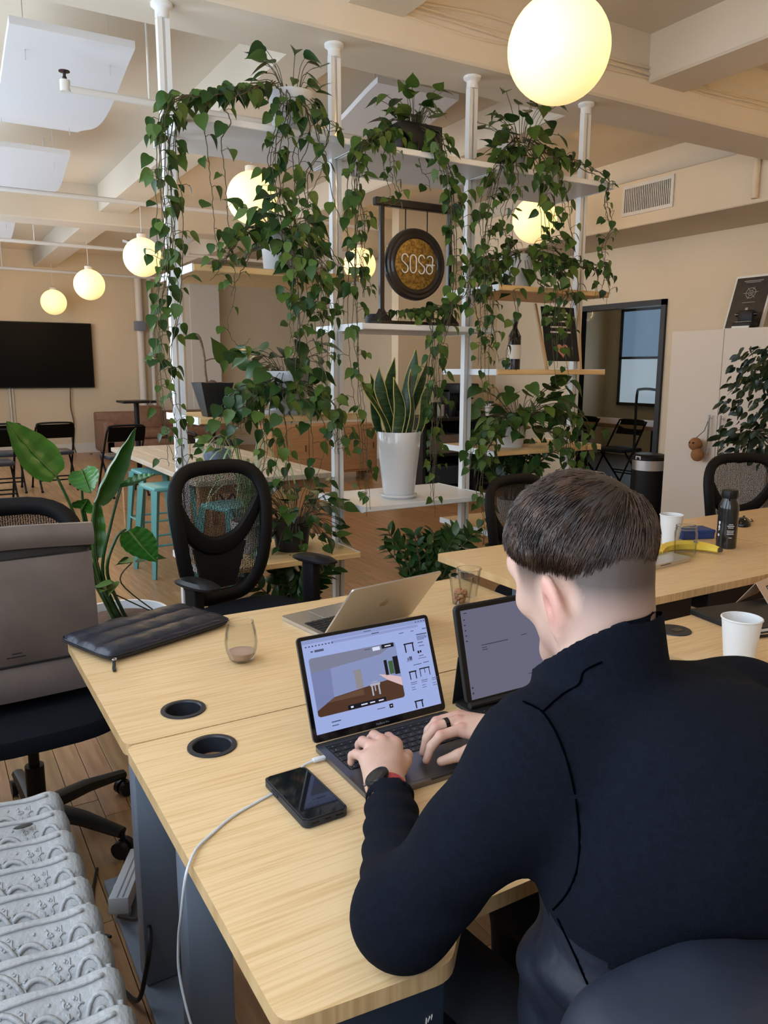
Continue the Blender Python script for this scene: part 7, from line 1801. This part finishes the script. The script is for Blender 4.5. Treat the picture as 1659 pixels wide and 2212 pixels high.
def on_surface(px, py):
    d = np.array(ray(px, py)[:]); ts = np.arange(0.55, 1.5, 0.002); P = (np.array((0, 0, CAMZ))+ts[:, None]*d).astype(np.float32); v = top_sdf(P)
    k = np.argmax(v < 0); return Vector(P[k].tolist())
M('seam_dark', (0.0008, 0.001, 0.002, 1), 1.0, spec=0.0)
def seam(path):
    pp = bez([(p[0], p[1], 0) for p in path], 8); MB().tube([on_surface(p.x, p.y)-ray(p.x, p.y)*0.0016 for p in pp], 0.0013, 5).build('seam', 'seam_dark', jk)
seam([(1130, 1515), (1172, 1538), (1205, 1590), (1230, 1660), (1246, 1740), (1252, 1820), (1246, 1880), (1225, 1930), (1195, 1965)])
seam([(1172, 1538), (1215, 1500), (1250, 1478), (1262, 1450), (1300, 1430)])
seam([(1205, 1985), (1240, 2060), (1262, 2110), (1280, 2150)])
# trousers and shoes
def leg_sdf(P):
    d = ell(P, (0.715, 0.50, 0.545), (0.175, 0.15, 0.10))
    for h, k_, a in (((0.635, 0.54, 0.535), (0.600, 0.95, 0.550), (0.600, 0.93, 0.10)), ((0.795, 0.52, 0.535), (0.850, 0.95, 0.550), (0.850, 0.92, 0.10))):
        th = cap(P, h, k_, 0.084, 0.066); sh_ = cap(P, k_, a, 0.062, 0.046); d = smin(d, smin(th, sh_, 0.03), 0.04)
    return d+0.003*wob(P, 30, 1)
Vp, Fp = surface_nets(leg_sdf, (0.50, 0.33, 0.03), (0.97, 1.06, 0.72), 0.011)
pm_ = np_mesh('trousers', Vp, Fp); pm_.materials.append(MATS['trouser_navy']); link('trousers', pm_, pr)
for x, y in ((0.600, 0.965), (0.850, 0.955)):
    Vs, Fs = surface_nets(lambda P: np.maximum(smin(ell(P, (x, y+0.03, 0.035), (0.046, 0.125, 0.045)), cap(P, (x, y-0.04, 0.04), (x, y-0.035, 0.10), 0.045, 0.043), 0.03), 0.002-P[:, 2]), (x-0.07, y-0.13, -0.01), (x+0.07, y+0.18, 0.16), 0.007)
    sm3 = np_mesh('shoe', Vs, Fs); sm3.materials.append(MATS['shoe_black']); link('shoe', sm3, pr)
# watch on the wrist
ax = Vector((wl_-Lwr)/np.linalg.norm(wl_-Lwr)); wc = Vector(Lwr)+ax*0.020
zz3 = Vector((0, 0, 1))-ax*ax.z; zz3.normalize(); xx3 = ax.cross(zz3)
def wring(a, r): return wc+(xx3*math.cos(a)*1.02+zz3*math.sin(a)*0.96)*r
wt = thing('wristwatch', 'black watch with a red strap on the typing wrist', 'watch', tuple(wc))
MB().tube([wring(a, 0.0305)-wc for a in [math.radians(-10-70+i*8.5) for i in range(12)]], 0.0115, 6, flat=0.14, up=None).build('tmp', 'strap_red', wt)
for ch in list(wt.children): bpy.data.objects.remove(ch)
def band(a0, a1, name, mat, r=0.0305, hw_=0.0115, th=0.0018):
    n = 16; vs = []; fs = []
    for i in range(n+1):
        a = math.radians(a0+(a1-a0)*i/n)
        for rr_, s in ((r, -1), (r+th, -1), (r+th, 1), (r, 1)): vs.append(wring(a, rr_)-wc+ax*(s*hw_))
    for i in range(n):
        for k_ in range(4): fs.append((i*4+k_, (i+1)*4+k_, (i+1)*4+(k_+1) % 4, i*4+(k_+1) % 4))
    fs += [(0, 1, 2, 3), (n*4+3, n*4+2, n*4+1, n*4)]
    return MB().add(vs, fs).build(name, mat, wt)
band(-95, 100, 'red_strap', 'strap_red', 0.0288); band(150, 265, 'dark_strap', 'case_black', 0.0288)
wz = (xx3*math.cos(math.radians(122))+zz3*math.sin(math.radians(122))).normalized(); wx = wz.cross(ax)
WM = Matrix(((ax.x, wx.x, wz.x, 0), (ax.y, wx.y, wz.y, 0), (ax.z, wx.z, wz.z, 0), (0, 0, 0, 1))) @ Matrix.Translation((0, 0, 0.0278))
MB().lathe([(0.001, 0.0), (0.0185, 0.0), (0.0205, 0.003), (0.0205, 0.0075), (0.0185, 0.0095), (0.001, 0.0095)], 32, M4=WM).build('watch_case', 'black_plastic', wt)
MB().lathe([(0.001, 0.0094), (0.0165, 0.0094), (0.0160, 0.0102), (0.001, 0.0104)], 32, M4=WM).build('watch_glass', 'scr_bezel', wt)
MB().cyl(WM @ Vector((0.0, 0.020, 0.005)), WM @ Vector((0, 0.024, 0.005)), 0.0025, 8).build('crown_button', 'chrome', wt)
# ring
a_, b_ = RMc[1], RPc[1]; rc = Vector(a_*0.52+b_*0.48); rd = Vector(b_-a_).normalized(); ru = (Vector((0, 0, 1))-rd*rd.z).normalized(); rx = rd.cross(ru)
rg = thing('finger_ring', 'dark metal ring on the finger resting over the keyboard', 'ring', tuple(rc))
M('ring_dark', (0.05, 0.055, 0.06, 1), 0.2, metal=1.0)
vs = []; fs = []
for i in range(24):
    a = 2*PI*i/24
    for r_, s in ((0.0098, -1), (0.0112, -1), (0.0112, 1), (0.0098, 1)): vs.append((rx*math.cos(a)+ru*math.sin(a))*r_+rd*(s*0.0038))
for i in range(24):
    for k_ in range(4): fs.append((i*4+k_, ((i+1) % 24)*4+k_, ((i+1) % 24)*4+(k_+1) % 4, i*4+(k_+1) % 4))
MB().add(vs, fs).build('band', 'ring_dark', rg)

# jacket hung over the chair back
JD = np.array((0.927, -0.375, 0)); JN = np.array((0.375, 0.927, 0)); JC = np.array((0.690, 0.280, 0.655))
def coat_sdf(P):
    q = P-JC.astype(np.float32); a = q@JD.astype(np.float32); b = q@JN.astype(np.float32); c = q[:, 2]
    topz = 0.262-0.25*np.clip(np.abs(a)-0.17, 0, 1)**1.3*3.0+0.006*np.sin(a*22)
    dx = np.abs(a)-0.265; dy = np.abs(b+0.02*(a/0.25)**2-0.02)-0.028; dz = np.maximum(c-topz, -0.42-c)
    mm = np.stack([np.maximum(dx, 0), np.maximum(dy, 0), np.maximum(dz, 0)], 1)
    d = np.linalg.norm(mm, axis=1)+np.minimum(np.maximum(dx, np.maximum(dy, dz)), 0)-0.024
    L0 = JC-JD*0.235+np.array((0.0, 0.0, 0.20)); 
    sl_ = smin(cap(P, L0+JN*0.02, L0-JD*0.03+JN*0.03+np.array((0, 0, -0.30)), 0.062, 0.055), cap(P, L0+JD*0.10+np.array((0, 0, 0.03)), L0, 0.05, 0.06), 0.04)
    d = smin(d, sl_, 0.04)
    return d+0.0065*np.sin(a*26+c*9+wob(P, 10, 1)*1.5)*np.clip((0.25-c)/0.2, 0, 1)+0.004*wob(P, 32, 0.5)
Vc, Fc = surface_nets(coat_sdf, (0.33, 0.10, 0.24), (1.02, 0.52, 1.03), 0.0085)
cm_ = np_mesh('coat_shell', Vc, Fc); cm_.materials.append(MATS['jacket_navy'])
ct = thing('hung_jacket', 'navy jacket draped over the back of the person\'s chair', 'jacket', (0, 0, 0)); link('coat_shell', cm_, ct)
